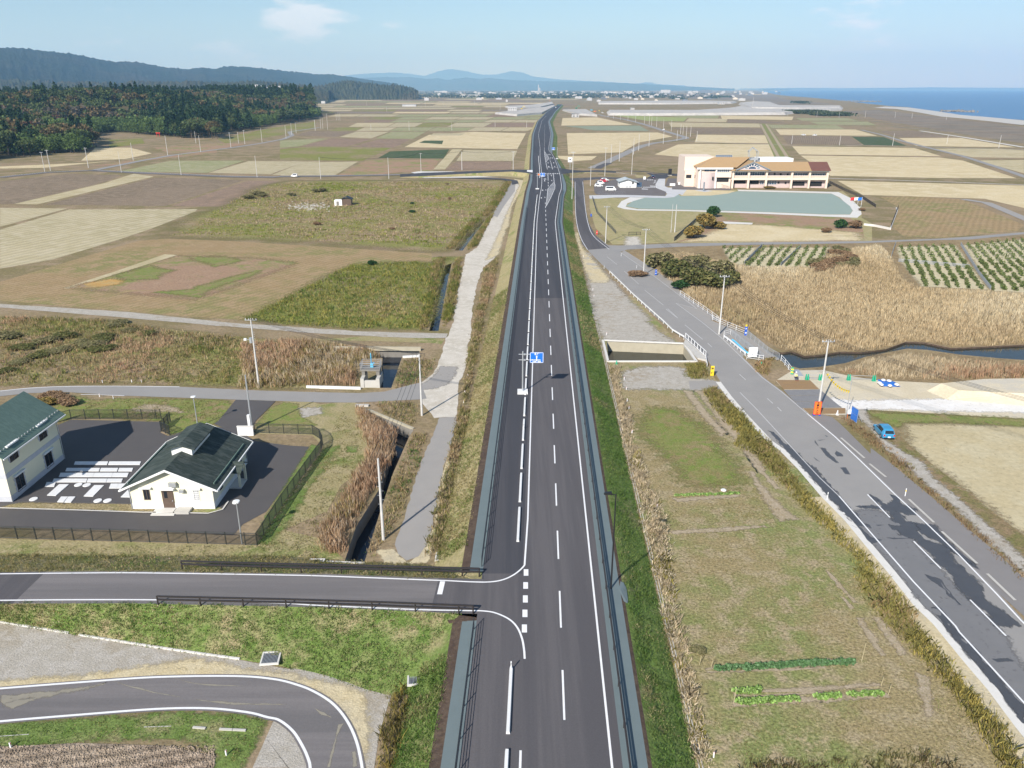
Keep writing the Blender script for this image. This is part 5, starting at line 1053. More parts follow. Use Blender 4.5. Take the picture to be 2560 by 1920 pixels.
sheet('grass_verge', Gs('n', (130,990), (590,330), (680,310), (640,400), (480,620), (330,860), (200,1000)), 'slope_green', z=.028, rough=(.2, 1)); sheet('grass_verge', Gs('n', (735,318), (810,318), (815,360), (730,365)), 'slope_green', z=.03, rough=(.2, .8))
sheet('grass_verge', Gs('n', (120,920), (180,800), (480,330), (500,310), (560,320), (545,350), (150,960)), 'slope_green', z=.034, rough=(.08, .7))
sheet('grass_verge', Gs('n', (110,180), (200,60), (300,15), (400,25), (420,110), (540,180)), 'lawn_green', z=.034, rough=(.1, .8)); sheet('gravel_pad', Gs('n', (400,60), (560,50), (570,90), (440,125)), 'gravel', z=.037, rough=(.15, .7))
sheet('grass_strip', Gs('m', (60,930), (180,910), (1000,920), (1190,965), (1180,985), (1000,985), (600,968), (0,955)), 'lawn', z=.038, rough=(.05, .5)); sheet('grass_strip', Gs('m', (1430,985), (1650,990), (1710,960), (1660,940), (1440,965)), 'lawn', z=.0385)
kerbw = [Gs('m', (-200,952), (0,958), (600,975), (1100,992), (1200,992), (1600,1000), (1710,970), (1755,905))]
for k in kerbw: struct(strip('kerb', offs(k, -.09), offs(k, .09), 'concrete_pale', za=.13, zb=.13))
TS = Gs('m', (570,548), (1130,560), (1200,560), (1015,925), (600,918), (180,908), (330,770)); o = MB().prism([(p.x, p.y) for p in TS], .03, .12).build('tank_slab', MAT['asphalt_yard']); struct(o)
lids = []
for y0, y1, xs in ((598,622,((570,828),(832,1080))), (648,672,((505,765),(768,905),(908,1020))), (685,715,((455,722),(714,866),(858,985))), (730,756,((405,668),(668,820),(818,940))), (757,790,((348,425),)), (768,803,((840,908),(900,970)))):
    for a, b_ in xs: d = (y1 - y0) * .7; lids.append(('rect', ((a + d*.5, y0), (b_ + d*.2, y0), (b_ - d*.4, y1), (a - d*.1, y1))))
lids += [('rect', ((455,773),(530,773),(430,860),(362,857))), ('rect', ((725,780),(800,780),(715,866),(643,864))), ('rect', ((1010,790),(1070,790),(1000,872),(928,870))), ('rect', ((470,868),(522,868),(488,910),(440,908))), ('rect', ((526,868),(580,868),(545,912),(494,911)))]
for kd, pts in lids:
    P = Gs('m', *pts, z=.12); c = sum(P, Vector()) / len(P)
    o = MB().prism([(p.x - c.x, p.y - c.y) for p in P], 0, .07).build('tank_lid', MAT['block_white']); o.location = (c.x, c.y, .121)
    L = (P[1] - P[0]).length; tag(o, 'long white concrete tank lid in the paved slab' if L > 3.2 else ('square white concrete tank lid in the paved slab' if L < 1.6 else 'white concrete tank lid in the paved slab'), 'tank lid', 'white tank lids between the buildings')
for x, y in ((602,775), (667,777), (258,885), (752,897), (826,897)):
    o = MB().lathe([(0,.07), (.42,.07), (.45,.04), (.45,0)], 18).build('manhole_cover', MAT['block_white']); o.location = G('m', x, y, .121); tag(o, 'round pale manhole cover beside the tank lids', 'manhole cover', 'round covers in the tank slab')
o = MB().lathe([(0,.04), (.38,.04), (.4,0)], 18).build('manhole_cover', MAT['block_white']); o.location = G('i', 1630, 1372, .035); tag(o, 'single round pale manhole cover on the asphalt beside the green roofed house', 'manhole cover')
# window in a wall: axis x (faces -y) or y (faces +x)
def window(par, c, w, h, face, bars=1, hood=True, mat='glass_dark', grid=False, name='window', quoin=False):
    def bx(b, a0, a1, z0, z1, d0, d1):       # a along the wall, d out of the wall
        return b.box(c[0]+a0, c[0]+a1, c[1]-d1, c[1]-d0, c[2]+z0, c[2]+z1) if face == 'y-' else b.box(c[0]+d0, c[0]+d1, c[1]+a0, c[1]+a1, c[2]+z0, c[2]+z1)
    f = MB(); t = .07
    for a in ((-w/2-t, w/2+t, h/2, h/2+t), (-w/2-t, w/2+t, -h/2-t, -h/2), (-w/2-t, -w/2, -h/2, h/2), (w/2, w/2+t, -h/2, h/2)): bx(f, *a, .0, .05)
    for k in range(1, bars + 1): xx = -w/2 + w * k / (bars + 1); bx(f, xx - .03, xx + .03, -h/2, h/2, .012, .035)
    if grid:
        for k in range(1, 5): zz = -h/2 + h * k / 5; bx(f, -w/2, w/2, zz - .025, zz + .025, .014, .04)
    fo = f.build(name, MAT['white_paint' if grid else 'door_brown'], par); p = MB(); bx(p, -w/2, w/2, -h/2, h/2, .003, .01); p.build('pane', MAT[mat], fo)
    if hood: b = MB(); bx(b, -w/2-.35, w/2+.35, h/2+.16, h/2+.32, .0, .3); b.build('hood', MAT['white_wall'], fo)
    if quoin:
        for s_ in (-1, 1):
            b = MB()
            for k in range(6): zz = -h/2 + h * k / 6; e = .16 + .1 * (k % 2); a0, a1 = sorted((s_ * (w/2 + t), s_ * (w/2 + t + e))); bx(b, a0, a1, zz, zz + h/6 + .0, 0., .035 + .01 * (k % 2))
            b.build('surround', MAT['grey_band'], fo)
    return fo
FL_, FR_, BR_ = G('m', 1035, 948), G('m', 1652, 960), G('m', 1922, 612)
w_, d_ = FR_.x - FL_.x, BR_.y - FR_.y; hs = thing('green_roofed_house', 'single storey cream house with dark green gable roof and raised ridge vent', 'house', ((FL_.x + FR_.x)/2, FR_.y, 0))
he = at('m', 1625, 785, FR_.y).z; hr_ = at('m', 1270, 668, FR_.y - .6).z; hw = w_/2
MB().prism([(-hw,.0), (hw,0), (hw,he), (0,hr_-.25), (-hw,he)], 0, d_, 'y').build('wall', MAT['cream_wall'], hs)
b = MB().box(-hw-.03, hw+.03, -.03, d_+.03, 0, .75); b.build('plinth', MAT['white_wall'], hs)
ov, oy = .75, .7; sl_ = (hr_ - he) / hw; ez = he - ov * sl_ + .1
rf = MB().prism([(-hw-ov,ez), (0,hr_), (hw+ov,ez), (hw+ov,ez+.14), (0,hr_+.15), (-hw-ov,ez+.14)], -oy, d_ + oy, 'y').build('roof', MAT['roof_dark'], hs)
for s_ in (-oy-.04, d_+oy): MB().prism([(-hw-ov-.03,ez-.06), (0,hr_-.08), (hw+ov+.03,ez-.06), (hw+ov+.03,ez+.17), (0,hr_+.18), (-hw-ov-.03,ez+.17)], s_, s_+.04, 'y').build('bargeboard', MAT['white_wall'], rf)
for s_ in (-1, 1): x0 = s_*(hw+ov); MB().box(min(x0, x0+s_*.14), max(x0, x0+s_*.14), -oy, d_+oy, ez-.06, ez+.1).build('gutter', MAT['white_wall'], rf)
for s_ in (-1, 1): x0 = s_*(hw+ov-.55); MB().box(x0-.05, x0+.05, .2, d_-.8, ez+.55*sl_+.13, ez+.55*sl_+.3).build('snow_guard', MAT['roof_teal'], rf)
vy0, vy1, vw, vh = d_*.36, d_*.86, 1.15, .95
vb = hr_ - vw * sl_ - .1; v_ = MB().prism([(-vw,vb), (vw,vb), (vw,hr_+.55), (0,hr_+.95), (-vw,hr_+.55)], vy0, vy1, 'y').build('ridge_vent', MAT['white_wall'], hs)
MB().prism([(-vw-.5,hr_+.42), (0,hr_+.98), (vw+.5,hr_+.42), (vw+.5,hr_+.55), (0,hr_+1.12), (-vw-.5,hr_+.55)], vy0-.45, vy1+.4, 'y').build('vent_roof', MAT['roof_dark'], v_)
for k in range(4):
    y0 = vy0 + .4 + k * (vy1 - vy0 - .4) / 4
    for s_ in (-1, 1): MB().box(min(s_*vw, s_*(vw+.02)), max(s_*vw, s_*(vw+.02)), y0, y0 + .9, hr_+.1, hr_+.4).build('louvre', MAT['black'], v_)
def hx(x, y): p = at('m', x, y, FR_.y); return p.x - hs.location.x, p.z
for x0, x1, y0, y1, gr in ((1100,1155,810,885,0), (1485,1532,818,890,1)):
    a, zt = hx(x0, y0); b_, zb = hx(x1, y1); window(hs, ((a+b_)/2, -.035 if zb < .75 else 0, (zt+zb)/2), b_-a, zt-zb, 'y-', 1 if not gr else 4, grid=bool(gr), mat='glass_dark')
a, zt = hx(1237, 812); b_, _ = hx(1325, 812); dr_ = MB().box(a, b_, -.07, -.031, .12, zt).build('door', MAT['door_brown'], hs); MB().box(a+.25, a+.62, -.085, -.07, zt-1.0, zt-.2).build('pane', MAT['glass_dark'], dr_); MB().box(b_-.2, b_-.12, -.11, -.07, 1., 1.15).build('handle', MAT['galv'], dr_); MB().box(a-.3, b_+.3, -.5, 0, zt+.15, zt+.28).build('hood', MAT['white_wall'], dr_)
MB().box(a-.9, b_+.4, -1.5, -.031, 0, .13).box(a-.5, b_+.1, -1., -.031, .13, .2).build('doorstep', MAT['concrete_pale'], hs); MB().box(b_+.35, b_+1.9, -1.2, -.031, 0, .3).build('wash_basin', MAT['concrete'], hs)
for x, y, s_ in ((1330,765,.4), (1400,815,.25)): a, z_ = hx(x, y); MB().box(a-s_, a+s_, -.4, 0, z_-s_*.6, z_+s_*.6).build('vent_hood', MAT['galv'], hs)
for yy in (d_*.22, d_*.8): window(hs, (hw + (.03 if yy < 3 else 0.), yy, 1.75), 1.0 if yy > 3 else .7, .95, 'x+', 1, hood=False)
py0 = d_*.42; pr = MB().prism([(py0,2.0),(py0+2.2,2.0),(py0+2.2,2.15),(py0+1.1,2.75),(py0,2.15)], hw, hw+1.4, 'x').build('porch', MAT['cream_wall'], hs)
MB().prism([(py0-.3,2.1),(py0+1.1,2.86),(py0+2.5,2.1),(py0+2.5,2.2),(py0+1.1,2.98),(py0-.3,2.2)], hw-.1, hw+1.7, 'x').build('porch_roof', MAT['roof_dark'], pr); MB().box(hw, hw+1.4, py0-.05, py0+2.2, 0, .2).build('porch_step', MAT['concrete_pale'], pr)
for y_ in (py0, py0+2.0): MB().box(hw+1.15, hw+1.4, y_, y_+.2, .2, 2.0).build('porch_post', MAT['cream_wall'], pr)
for x_, y_ in ((hw+.06,-.06), (hw+.06,d_+.06), (-hw-.06,-.06)): MB().tube((x_,y_,0), (x_,y_,he), .05, n=6).build('downpipe', MAT['galv'], hs)
# two storey block
FR2, BR2 = G('m', 55, 905), G('m', 492, 577); t2 = thing('two_storey_block', 'two storey cream block with pale teal hipped gable roof', 'building', (BR2.x, FR2.y, 0)); d2 = BR2.y - FR2.y
h2 = at('m', 425, 232, BR2.y).z; r2 = at('m', 180, 66, BR2.y + .8).z; rx = at('m', 180, 66, BR2.y + .8).x - BR2.x; W2 = -2 * rx
MB().prism([(rx*2,0), (0,0), (0,h2), (rx,r2-.3), (rx*2,h2)], 0, d2, 'y').build('wall', MAT['cream_wall'], t2)
MB().box(rx*2-.03, .03, -.03, d2+.03, 0, .7).build('plinth', MAT['grey_band'], t2); MB().box(rx*2-.04, .04, -.04, d2+.04, h2*.47, h2*.56).build('storey_band', MAT['grey_band'], t2)
s2_ = (r2 - h2) / -rx; e2 = h2 - .8*s2_ + .1
rf2 = MB().prism([(rx*2-.8,e2), (rx,r2), (.8,e2), (.8,e2+.15), (rx,r2+.16), (rx*2-.8,e2+.15)], -.9, d2+.9, 'y').build('roof', MAT['roof_teal'], t2)
MB().box(.8, .92, -.9, d2+.9, e2-.05, e2+.08).build('gutter', MAT['white_wall'], rf2)
for k in range(22): y_ = -.6 + k * (d2 + 1.2) / 21; MB().box(.1, .2, y_-.06, y_+.06, h2-.1*s2_+.28-.05, h2+.30).build('snow_stop', MAT['galv'], rf2)
for (x0, x1, y0, y1) in ((280,362,305,425), (50,142,460,588), (335,412,518,640), (110,200,685,815)):
    # points on the wall x = BR2.x
    def onw(x, y): d = ray('m', x, y); t = BR2.x / d.x; return d.y * t - FR2.y, H + d.z * t
    ya, za = onw(x0 + 4, y0 + 30); yb, zb_ = onw(x1 - 2, y1 - 30); zc = (za + zb_) / 2; window(t2, (0., (ya + yb)/2, zc), abs(yb - ya), 1.75, 'x+', 1, hood=True, quoin=True)
for y_ in (-.07, d2+.07): MB().tube((.07,y_,0), (.07,y_,h2), .05, n=6).build('downpipe', MAT['galv'], t2)
window(t2, (rx, -.0, 1.8), 1.2, 1.2, 'y-')
# compound fence: one run round the yard, its gate and the far run
fp_ = [G('m', -150, 1180), G('m', 0, 1185), G('m', 1000, 1213), G('m', 1975, 1240)]
fence('compound_fence', 'black picket fence of the compound facing the side road', 'fence', fp_, 0., 1.5, (.12, 1.38), .04, 'fence_green', 2., rail_r=.03, panel=(.11, .012, .12, 1.5, 'fence_green'), post_box=True)
fence('compound_fence', 'black picket fence of the compound facing the ditch', 'fence', [G('m', 1975, 1240), G('n', 300, 720), G('n', 580, 330), G('n', 545, 255), G('n', 500, 238), G('n', 100, 228)], 0., 1.5, (.12, 1.38), .04, 'fence_green', 2., rail_r=.03, panel=(.11, .012, .12, 1.5, 'fence_green'), post_box=True)
fence('compound_fence', 'black picket fence behind the shaded yard', 'fence', [G('m', 430, 300), G('m', 540, 270), G('m', 900, 268), G('m', 1240, 270)], 0., 1.5, (.12, 1.38), .04, 'fence_green', 2., rail_r=.03, panel=(.11, .012, .12, 1.5, 'fence_green'), post_box=True)
fence('gate', 'black gate leaf standing open at the compound entrance', 'gate', [G('m', 1240, 365), G('m', 1310, 395)], 0., 1.5, (.12, .8, 1.42), .05, 'fence_green', 1., rail_r=.03, panel=(.1, .012, .12, 1.42, 'fence_green'), post_box=True)
fence('gate', 'black gate leaf swung back onto the grass', 'gate', [G('m', 1240, 362), G('m', 1310, 290)], 0., 1.5, (.12, .8, 1.42), .05, 'fence_green', 1.2, rail_r=.03, panel=(.1, .012, .12, 1.42, 'fence_green'), post_box=True)
g0 = G('m', 1830, 395); gw = thing('gate_wall', 'low white gate wall beside the dark steel pole', 'wall', g0); MB().box(0, 2.1, -.12, .12, 0, 1.3).build('wall', MAT['white_wall'], gw); MB().box(-.05, 2.15, -.16, .16, 1.3, 1.38).build('coping', MAT['concrete_pale'], gw)
# ------------------------------------------------------------------ sluice by the pool, culvert walls
sp_ = G('W', 840, 1400); sl2 = thing('sluice_gate', 'concrete sluice block with railings and pale blue spindle', 'sluice gate', sp_)
sw = (G('W', 1150, 1400) - G('W', 540, 1400)).length / 2
MB().box(-sw, -sw+.55, 0, 3.4, 0, 1.5).box(sw-.55, sw, 0, 3.4, 0, 1.5).box(-sw+.55, sw-.55, .1, .45, 0, 1.15).build('pier', MAT['concrete'], sl2)
MB().box(-sw-.2, sw-.1, 1.4, 3.6, 2.25, 2.5).build('deck', MAT['concrete_dark'], sl2); MB().box(-sw, -sw+.5, 1.5, 3.4, 1.5, 2.25).box(sw-.7, sw-.2, 1.5, 3.4, 1.5, 2.25).build('column', MAT['concrete_dark'], sl2)
MB().tube((-.05,2.4,2.5), (-.05,2.4,4.9), .07, n=8).build('spindle', MAT['cyan'], sl2); w2_ = MB().box(-.2,.25,2.2,2.6,2.5,3.2).build('hoist', MAT['cyan'], sl2); MB().lathe([(.2,3.2),(.24,3.22),(.24,3.28),(.2,3.3)], 10, (.25,2.4)).build('handwheel', MAT['cyan'], w2_)
for y_ in (1.45, 3.55):
    for z_ in (2.8, 3.15, 3.5): MB().bar((-sw-.15,y_,z_), (sw-.15,y_,z_), .045).build('rail', MAT['galv'], sl2)
for x_ in (-sw-.15, sw-.15):
    for z_ in (2.8, 3.15, 3.5): MB().bar((x_,1.45,z_), (x_,3.55,z_), .045).build('rail', MAT['galv'], sl2)
    for y_ in (1.45, 2.5, 3.55): MB().bar((x_,y_,2.5), (x_,y_,3.52), .045).build('post', MAT['galv'], sl2)
kb = Gs('j', (460,525), (835,535)); o = MB().bar(kb[0] + Vector((0,0,.2)), kb[1] + Vector((0,0,.2)), .25, .4).build('white_kerb', MAT['block_white']); tag(o, 'long white kerb wall beside the concrete sluice', 'kerb')
kb = Gs('j', (1125,318), (1240,312)); o = MB().bar(kb[0] + Vector((0,0,.2)), kb[1] + Vector((0,0,.2)), .25, .35).build('white_kerb', MAT['block_white']); tag(o, 'short white kerb wall at the pool edge by the gravel lane', 'kerb')
o = MB().bar(G('j', 640, 250, .35), G('j', 1250, 255, .35), .35, .7).build('flood_wall', MAT['concrete_stain']); tag(o, 'long stained concrete wall along the pool', 'wall')
o = MB().bar(G('j', 800, 645, .1), G('j', 890, 648, .1), .5, .3).build('bridge_beam', MAT['concrete']); tag(o, 'concrete beam where the lane crosses the drain', 'beam')
o = MB().bar(G('n', 890, 70, .05), G('n', 1200, 200, .05), .3, .3).build('drain_wall', MAT['concrete_stain']); tag(o, 'pale concrete wing wall along the drain', 'wall')
o = MB().bar(G('n', 600, 1125, .2), G('n', 860, 1135, .2), .25, .35).build('head_wall', MAT['concrete_pale']); tag(o, 'white head wall where the drain enters under the side road', 'wall')
cw = H_CULVERT; t = thing('culvert_rim', 'pale concrete rim round the open channel beside the old road', 'rim', cw[0]); c0 = cw[0]
for i in range(4): MB().bar(cw[i] - c0 + Vector((0,0,.08)), cw[(i+1) % 4] - c0 + Vector((0,0,.08)), .4, .22).build('coping', MAT['concrete_pale'], t)
for x, y in ((465,395), (462,490)):
    q = G('k', x, y, -.9); q = Vector((cw[0].x + (.6 if y < 450 else .12), cw[0].y - (.12 if y < 450 else 5.), -.7 if y < 450 else -1.4)); o = MB().tube(q + Vector((0,.25,0)), q + Vector((0,-.35,0)), .38, n=14).build('outfall_pipe', MAT['concrete_pale'], None); tag(o, 'round concrete outfall pipe high in the channel wall' if y < 450 else 'round concrete outfall pipe at the water in the channel', 'pipe')
# ------------------------------------------------------------------ rails along the old road and the footbridge
fence('white_guardrail', 'white beam guardrail along the gravel side of the old road', 'guardrail', Gs('g', (398,785), (560,945), (740,1106)) + Gs('k', (850,190), (950,290), (1042,345)), 0., .75, (), .055, 'white_paint', 3., beam=((.6, .06, .3, .0),))
fence('bridge_rail', 'white bridge rail over the open channel', 'railing', Gs('k', (1052,345), (1130,415), (1212,490)), .3, 1., (.1, .95), .05, 'white_paint', 1.6, rail_r=.05)
MB_b = MB().prism([(p.x, p.y) for p in Gs('k', (1040,385), (1052,350), (1215,490), (1225,520), (1150,500))], -.35, .3).build('bridge_edge', MAT['concrete']); tag(MB_b, 'concrete edge beam of the small road bridge', 'bridge beam')
fence('white_guardrail', 'short white end rail just past the small bridge', 'guardrail', Gs('k', (1212,500), (1225,565)), 0., .75, (), .05, 'white_paint', 2., beam=((.6, .06, .3, .0),))
fence('pipe_rail', 'white pipe rail between the footway and the reed marsh', 'railing', Gs('V', (10,190), (225,300), (440,390), (660,475), (755,515)), 0., 1.1, (.3, .65, 1.08), .04, 'white_paint', 2.6, rail_r=.035)
fence('pipe_rail', 'white pipe rail of the marsh edge starting at the big shrub', 'railing', Gs('g', (885,935), (960,985), (1050,1045), (1150,1120)), 0., 1.1, (.3, .65, 1.08), .04, 'white_paint', 2.6, rail_r=.035)
fence('mesh_fence', 'galvanised mesh fence on the marsh side of the footbridge', 'fence', Gs('V', (800,560), (1300,980), (1540,1110)), 0., 1.25, (.1, 1.22), .04, 'galv', 2., rail_r=.03, panel=(.14, .012, .1, 1.22, 'galv'))
fence('mesh_fence', 'galvanised mesh fence on the road side of the footbridge', 'fence', Gs('V', (450,560), (750,800), (1180,1130)), 0., 1.25, (.1, 1.22), .04, 'galv', 2., rail_r=.03, panel=(.14, .012, .1, 1.22, 'galv'))
fence('white_guardrail', 'white beam guardrail beside the pale blue water pipe', 'guardrail', Gs('V', (270,620), (470,770), (660,935), (770,1020)), 0., .75, (), .05, 'white_paint', 1.6, beam=((.6, .06, .34, .0),))
fence('pipe_rail', 'white pipe rail closing the near end of the footbridge', 'railing', Gs('V', (800,1090), (985,1115), (1178,1145)), 0., 1.1, (.3, .65, 1.08), .04, 'white_paint', 2., rail_r=.035)
fence('pipe_rail', 'white pipe rail closing the far end of the footbridge', 'railing', Gs('V', (270,570), (445,520)), 0., 1.1, (.3, .65, 1.08), .04, 'white_paint', 2., rail_r=.035)
fence('pipe_rail', 'white pipe rail beside the creek ending at the traffic guard', 'railing', Gs('V', (1585,1130), (1715,1270), (1835,1440)), 0., 1.1, (.3, .65, 1.08), .045, 'white_paint', 2.2, rail_r=.035)
wp = Gs('V', (470,640), (530,680), (800,930), (850,950), z=.5); t = thing('water_pipe', 'pale blue water pipe crossing between guardrail and footbridge', 'pipe', wp[0])
for a, c in zip(wp, wp[1:]): MB().tube(a - wp[0], c - wp[0], .16, n=10).build('pipe', MAT['cyan'], t)
pb = MB().prism([(p.x, p.y) for p in Gs('V', (445,560), (760,555), (1560,1100), (1500,1130), (1380,1040), (1180,1130), (760,815))], .05, .14).build('footbridge_deck', MAT['asphalt_path']); tag(pb, 'weathered deck of the footbridge between two mesh fences', 'footbridge')
wb = G('V', 920, 1090); t = thing('notice_board', 'white notice board on the pipe rail of the footbridge', 'sign', wb + Vector((0, -.15, 0))); MB().box(-.75, .75, -.03, .03, .45, 2.2).build('board', MAT['sign_white'], t); f = MB()
for k in range(6): f.box(-.6, .6 - .3 * (k % 2), -.036, -.03, 1.95 - .22*k, 1.99 - .22*k)
f.build('lettering', MAT['galv'], t)
def banner(p, w, h, mat, label, words, tm, sz, z0=.1, rz=0., cap=None):
    t = thing('sign_board', label, 'sign', p, rz); MB().box(-w/2, w/2, -.02, .02, z0, z0 + h).build('board', MAT[mat], t)
    for s_ in (-1, 1): MB().bar((s_*(w/2-.04), .12, 0), (s_*(w/2-.04), .03, z0 + h), .04).build('leg', MAT['galv'], t)
    n = len(words)
    for k, ch in enumerate(words): text(ch, sz, tm, parent=t, loc=(0, -.026, z0 + h - h*(k + .6)/(n + .2)), rot=(math.pi/2,0,0), bold=.012)
    if cap: MB().tube((0,0,z0+h), (0,0,z0+h+.35), .16, n=10).build('lamp', MAT[cap], t)
    return t
banner(G('k', 1263, 635), .55, 1.7, 'yellow', 'yellow upright sign beside the old road', '徐行', 'black', .4)
os_ = banner(G('Y', 860, 1270), .95, 2.0, 'orange', 'orange upright sign in front of the concrete pole', '工事出入口', 'black', .36, z0=.18); MB().box(-.52,.52,-.035,-.021,.18,.24).box(-.52,.52,-.035,-.021,2.12,2.18).box(-.52,-.46,-.034,-.021,.24,2.12).box(.46,.52,-.034,-.021,.24,2.12).build('border', MAT['red'], os_); MB().box(-.5,-.3,-.2,.3,0,.18).box(.3,.5,-.2,.3,0,.18).build('foot', MAT['blue'], os_)
banner(G('V', 770, 550), .5, 1.75, 'blue', 'blue upright banner with a yellow lamp at the footbridge', ['歩', '道'], 'sign_white', .3, cap='yellow'); banner(G('g', 717, 798), .5, 1.4, 'blue', 'blue upright banner near the big shrub', ['注', '意'], 'sign_white', .26)
banner(G('g', 310, 516), .45, 1.2, 'red', 'red upright sign beside the bend of the new lane', ['止'], 'sign_white', .3); banner(G('g', 270, 392), .5, .9, 'blue', 'small blue sign in the verge of the new lane', [], 'sign_white', .2)
# flag line from the pole to a thin post in the yard
fa = Vector((ypp.x, ypp.y - .2, 6.2)); fb = G('Y', 1480, 1330); fbz = Vector((fb.x, fb.y, 4.2)); t = thing('thin_post', 'thin pale post holding the end of the flag line', 'post', fb); MB().tube((0,0,0), (0,0,6.2), .04, n=6).build('post', MAT['galv'], t); MB().box(.15,.75,-.02,.02,.7,1.35).build('notice', MAT['sign_white'], t); MB().bar((.2,0,0), (.2,0,.75), .05).bar((.7,0,0), (.7,0,.75), .05).build('leg', MAT['orange'], t)
t = thing('flag_line', 'line of small yellow pennants between pole and thin post', 'flag line', fa); b = MB(); PT = []
for k in range(13): u = k/12; q = fa.lerp(fbz, u); q.z -= 1.4 * 4 * u * (1 - u) * .5; PT.append(q - fa)
for a, c in zip(PT, PT[1:]): b.bar(a, c, .02)
b.build('line', MAT['black'], t)
for q in PT[1:12]:
    MB().add([q, q + Vector((.42, .1, -.02)), q + Vector((.2, .14, -.5))], [(0,1,2)]).build('pennant', MAT['yellow'], t)
# barriers: green plastic stands carrying two pipes
def barrier(a, c, label, n):
    t = thing('pipe_barrier', label, 'barrier', a); d = c - a
    for z_ in (.35, .85): MB().tube(Vector((0,0,z_)), d + Vector((0,0,z_)), .035, n=6).build('pipe', MAT['galv'], t)
    for k in range(n):
        q = d * (k / (n - 1)); b = MB()
        for s_ in (-.16, .16): b.add([q + Vector((s_-.11,-.25,0)), q + Vector((s_+.11,-.25,0)), q + Vector((s_+.11,.25,0)), q + Vector((s_-.11,.25,0)), q + Vector((s_-.06,-.06,1.)), q + Vector((s_+.06,-.06,1.)), q + Vector((s_+.06,.06,1.)), q + Vector((s_-.06,.06,1.))], [(0,1,5,4),(1,2,6,5),(2,3,7,6),(3,0,4,7),(4,5,6,7)])
        b.build('stand', MAT['barrier_green'], t)
barrier(G('Y', 655, 510), G('Y', 935, 515), 'green barrier with pipes behind the traffic guard', 2); barrier(G('Y', 1540, 515), G('Y', 2075, 535), 'green barrier with pipes beside the blue tarpaulin', 2)
def cone(p, mat, label, h=.7):
    t = thing('traffic_cone', label, 'traffic cone', p); MB().box(-.2,.2,-.2,.2,0,.04).build('foot', MAT[mat], t); MB().lathe([(.16,.04),(.05,h),(0,h)], 12).build('cone', MAT[mat], t); return t
cone(G('V', 1135, 1235), 'barrier_green', 'green cone beside the footbridge rail'); cone(G('k', 510, 538), 'barrier_green', 'green cone at the corner of the open channel'); cone(G('Y', 1300, 1250), 'white_paint', 'white cone on the brown steel plate')
# blue tarpaulin weighed down with sandbags
tp = Gs('l', (1055,660), (1130,658), (1190,680), (1235,720), (1150,722), (1080,716)); t = thing('tarpaulin', 'blue tarpaulin weighed down with white sandbags', 'tarpaulin', tp[0]); b = MB(); nn = 14; vs_ = []; A, B2, C2, D2 = tp[0], tp[2], tp[3], tp[5]
for i in range(nn):
    for j in range(nn):
        u, v = i/(nn-1), j/(nn-1); q = (A.lerp(B2, u)).lerp(D2.lerp(C2, u), v) - tp[0]; e = min(u, 1-u, v, 1-v); q.z = .06 + (.22 * min(1, e*5)) * (.6 + .5*random.random()); vs_.append(q)
b.add(vs_, [(i*nn+j, i*nn+j+1, (i+1)*nn+j+1, (i+1)*nn+j) for i in range(nn-1) for j in range(nn-1)]); b.build('sheet', MAT['tarp_blue'], t, True)
bagm = MB().lathe([(0,.0),(.3,.05),(.38,.16),(.28,.26),(.08,.33),(0,.33)], 10).mesh('sandbag', MAT['white_paint'], True)
for x, y in ((1070,692), (1145,676), (1085,706), (1152,714), (1100,670), (1205,706)):
    o = link('sandbag', bagm); o.location = G('l', x, y, .28); o.rotation_euler = (0, 0, random.random()*3); o.scale = (1.1, .9, 1); tag(o, 'white sandbag lying on the blue tarpaulin', 'sandbag', 'sandbags on the tarpaulin')
# blue framed panel standing at the track
p0, p1 = G('N', 85, 430), G('N', 330, 600); t = thing('site_panel', 'leaning blue site panel on a frame beside the track', 'panel', p0, math.atan2(p1.y-p0.y, p1.x-p0.x)); L = (p1-p0).length
for k in range(2):
    for q in range(4): MB().box(L*q/4+.02, L*(q+1)/4-.02, -.02, .02, .1+.95*k, 1.0+.95*k).build('panel', MAT['tarp_blue'], t)
b = MB()
for z_ in (.05, 1.02, 2.0): b.bar((0,.03,z_), (L,.03,z_), .05)
for q in range(3): b.bar((L*q/2,.03,0), (L*q/2,.03,2.02), .05).bar((L*q/2,.03,1.6), (L*q/2,.9,0), .05)
b.build('frame', MAT['galv'], t)
# heap of folded sheets and a short striped screen behind the guard
b = MB()
for k in range(7): q = G('Y', 430 + 14*k, 330 + 16*k); b.box(q.x-.45, q.x+.45, q.y-.3, q.y+.3, .0, .25 - .02*k)
o = b.build('folded_sheets', MAT['galv']); tag(o, 'pile of grey folded sheets behind the traffic guard', 'sheet pile')
q = G('Y', 335, 400); t = thing('striped_screen', 'yellow and green striped safety screen at the rail end', 'screen', q, 1.2)
for k in range(5): MB().box(-.03, .03, -.2, .2, .1+.24*k, .32+.24*k).build('stripe', MAT['yellow' if k % 2 else 'barrier_green'], t)
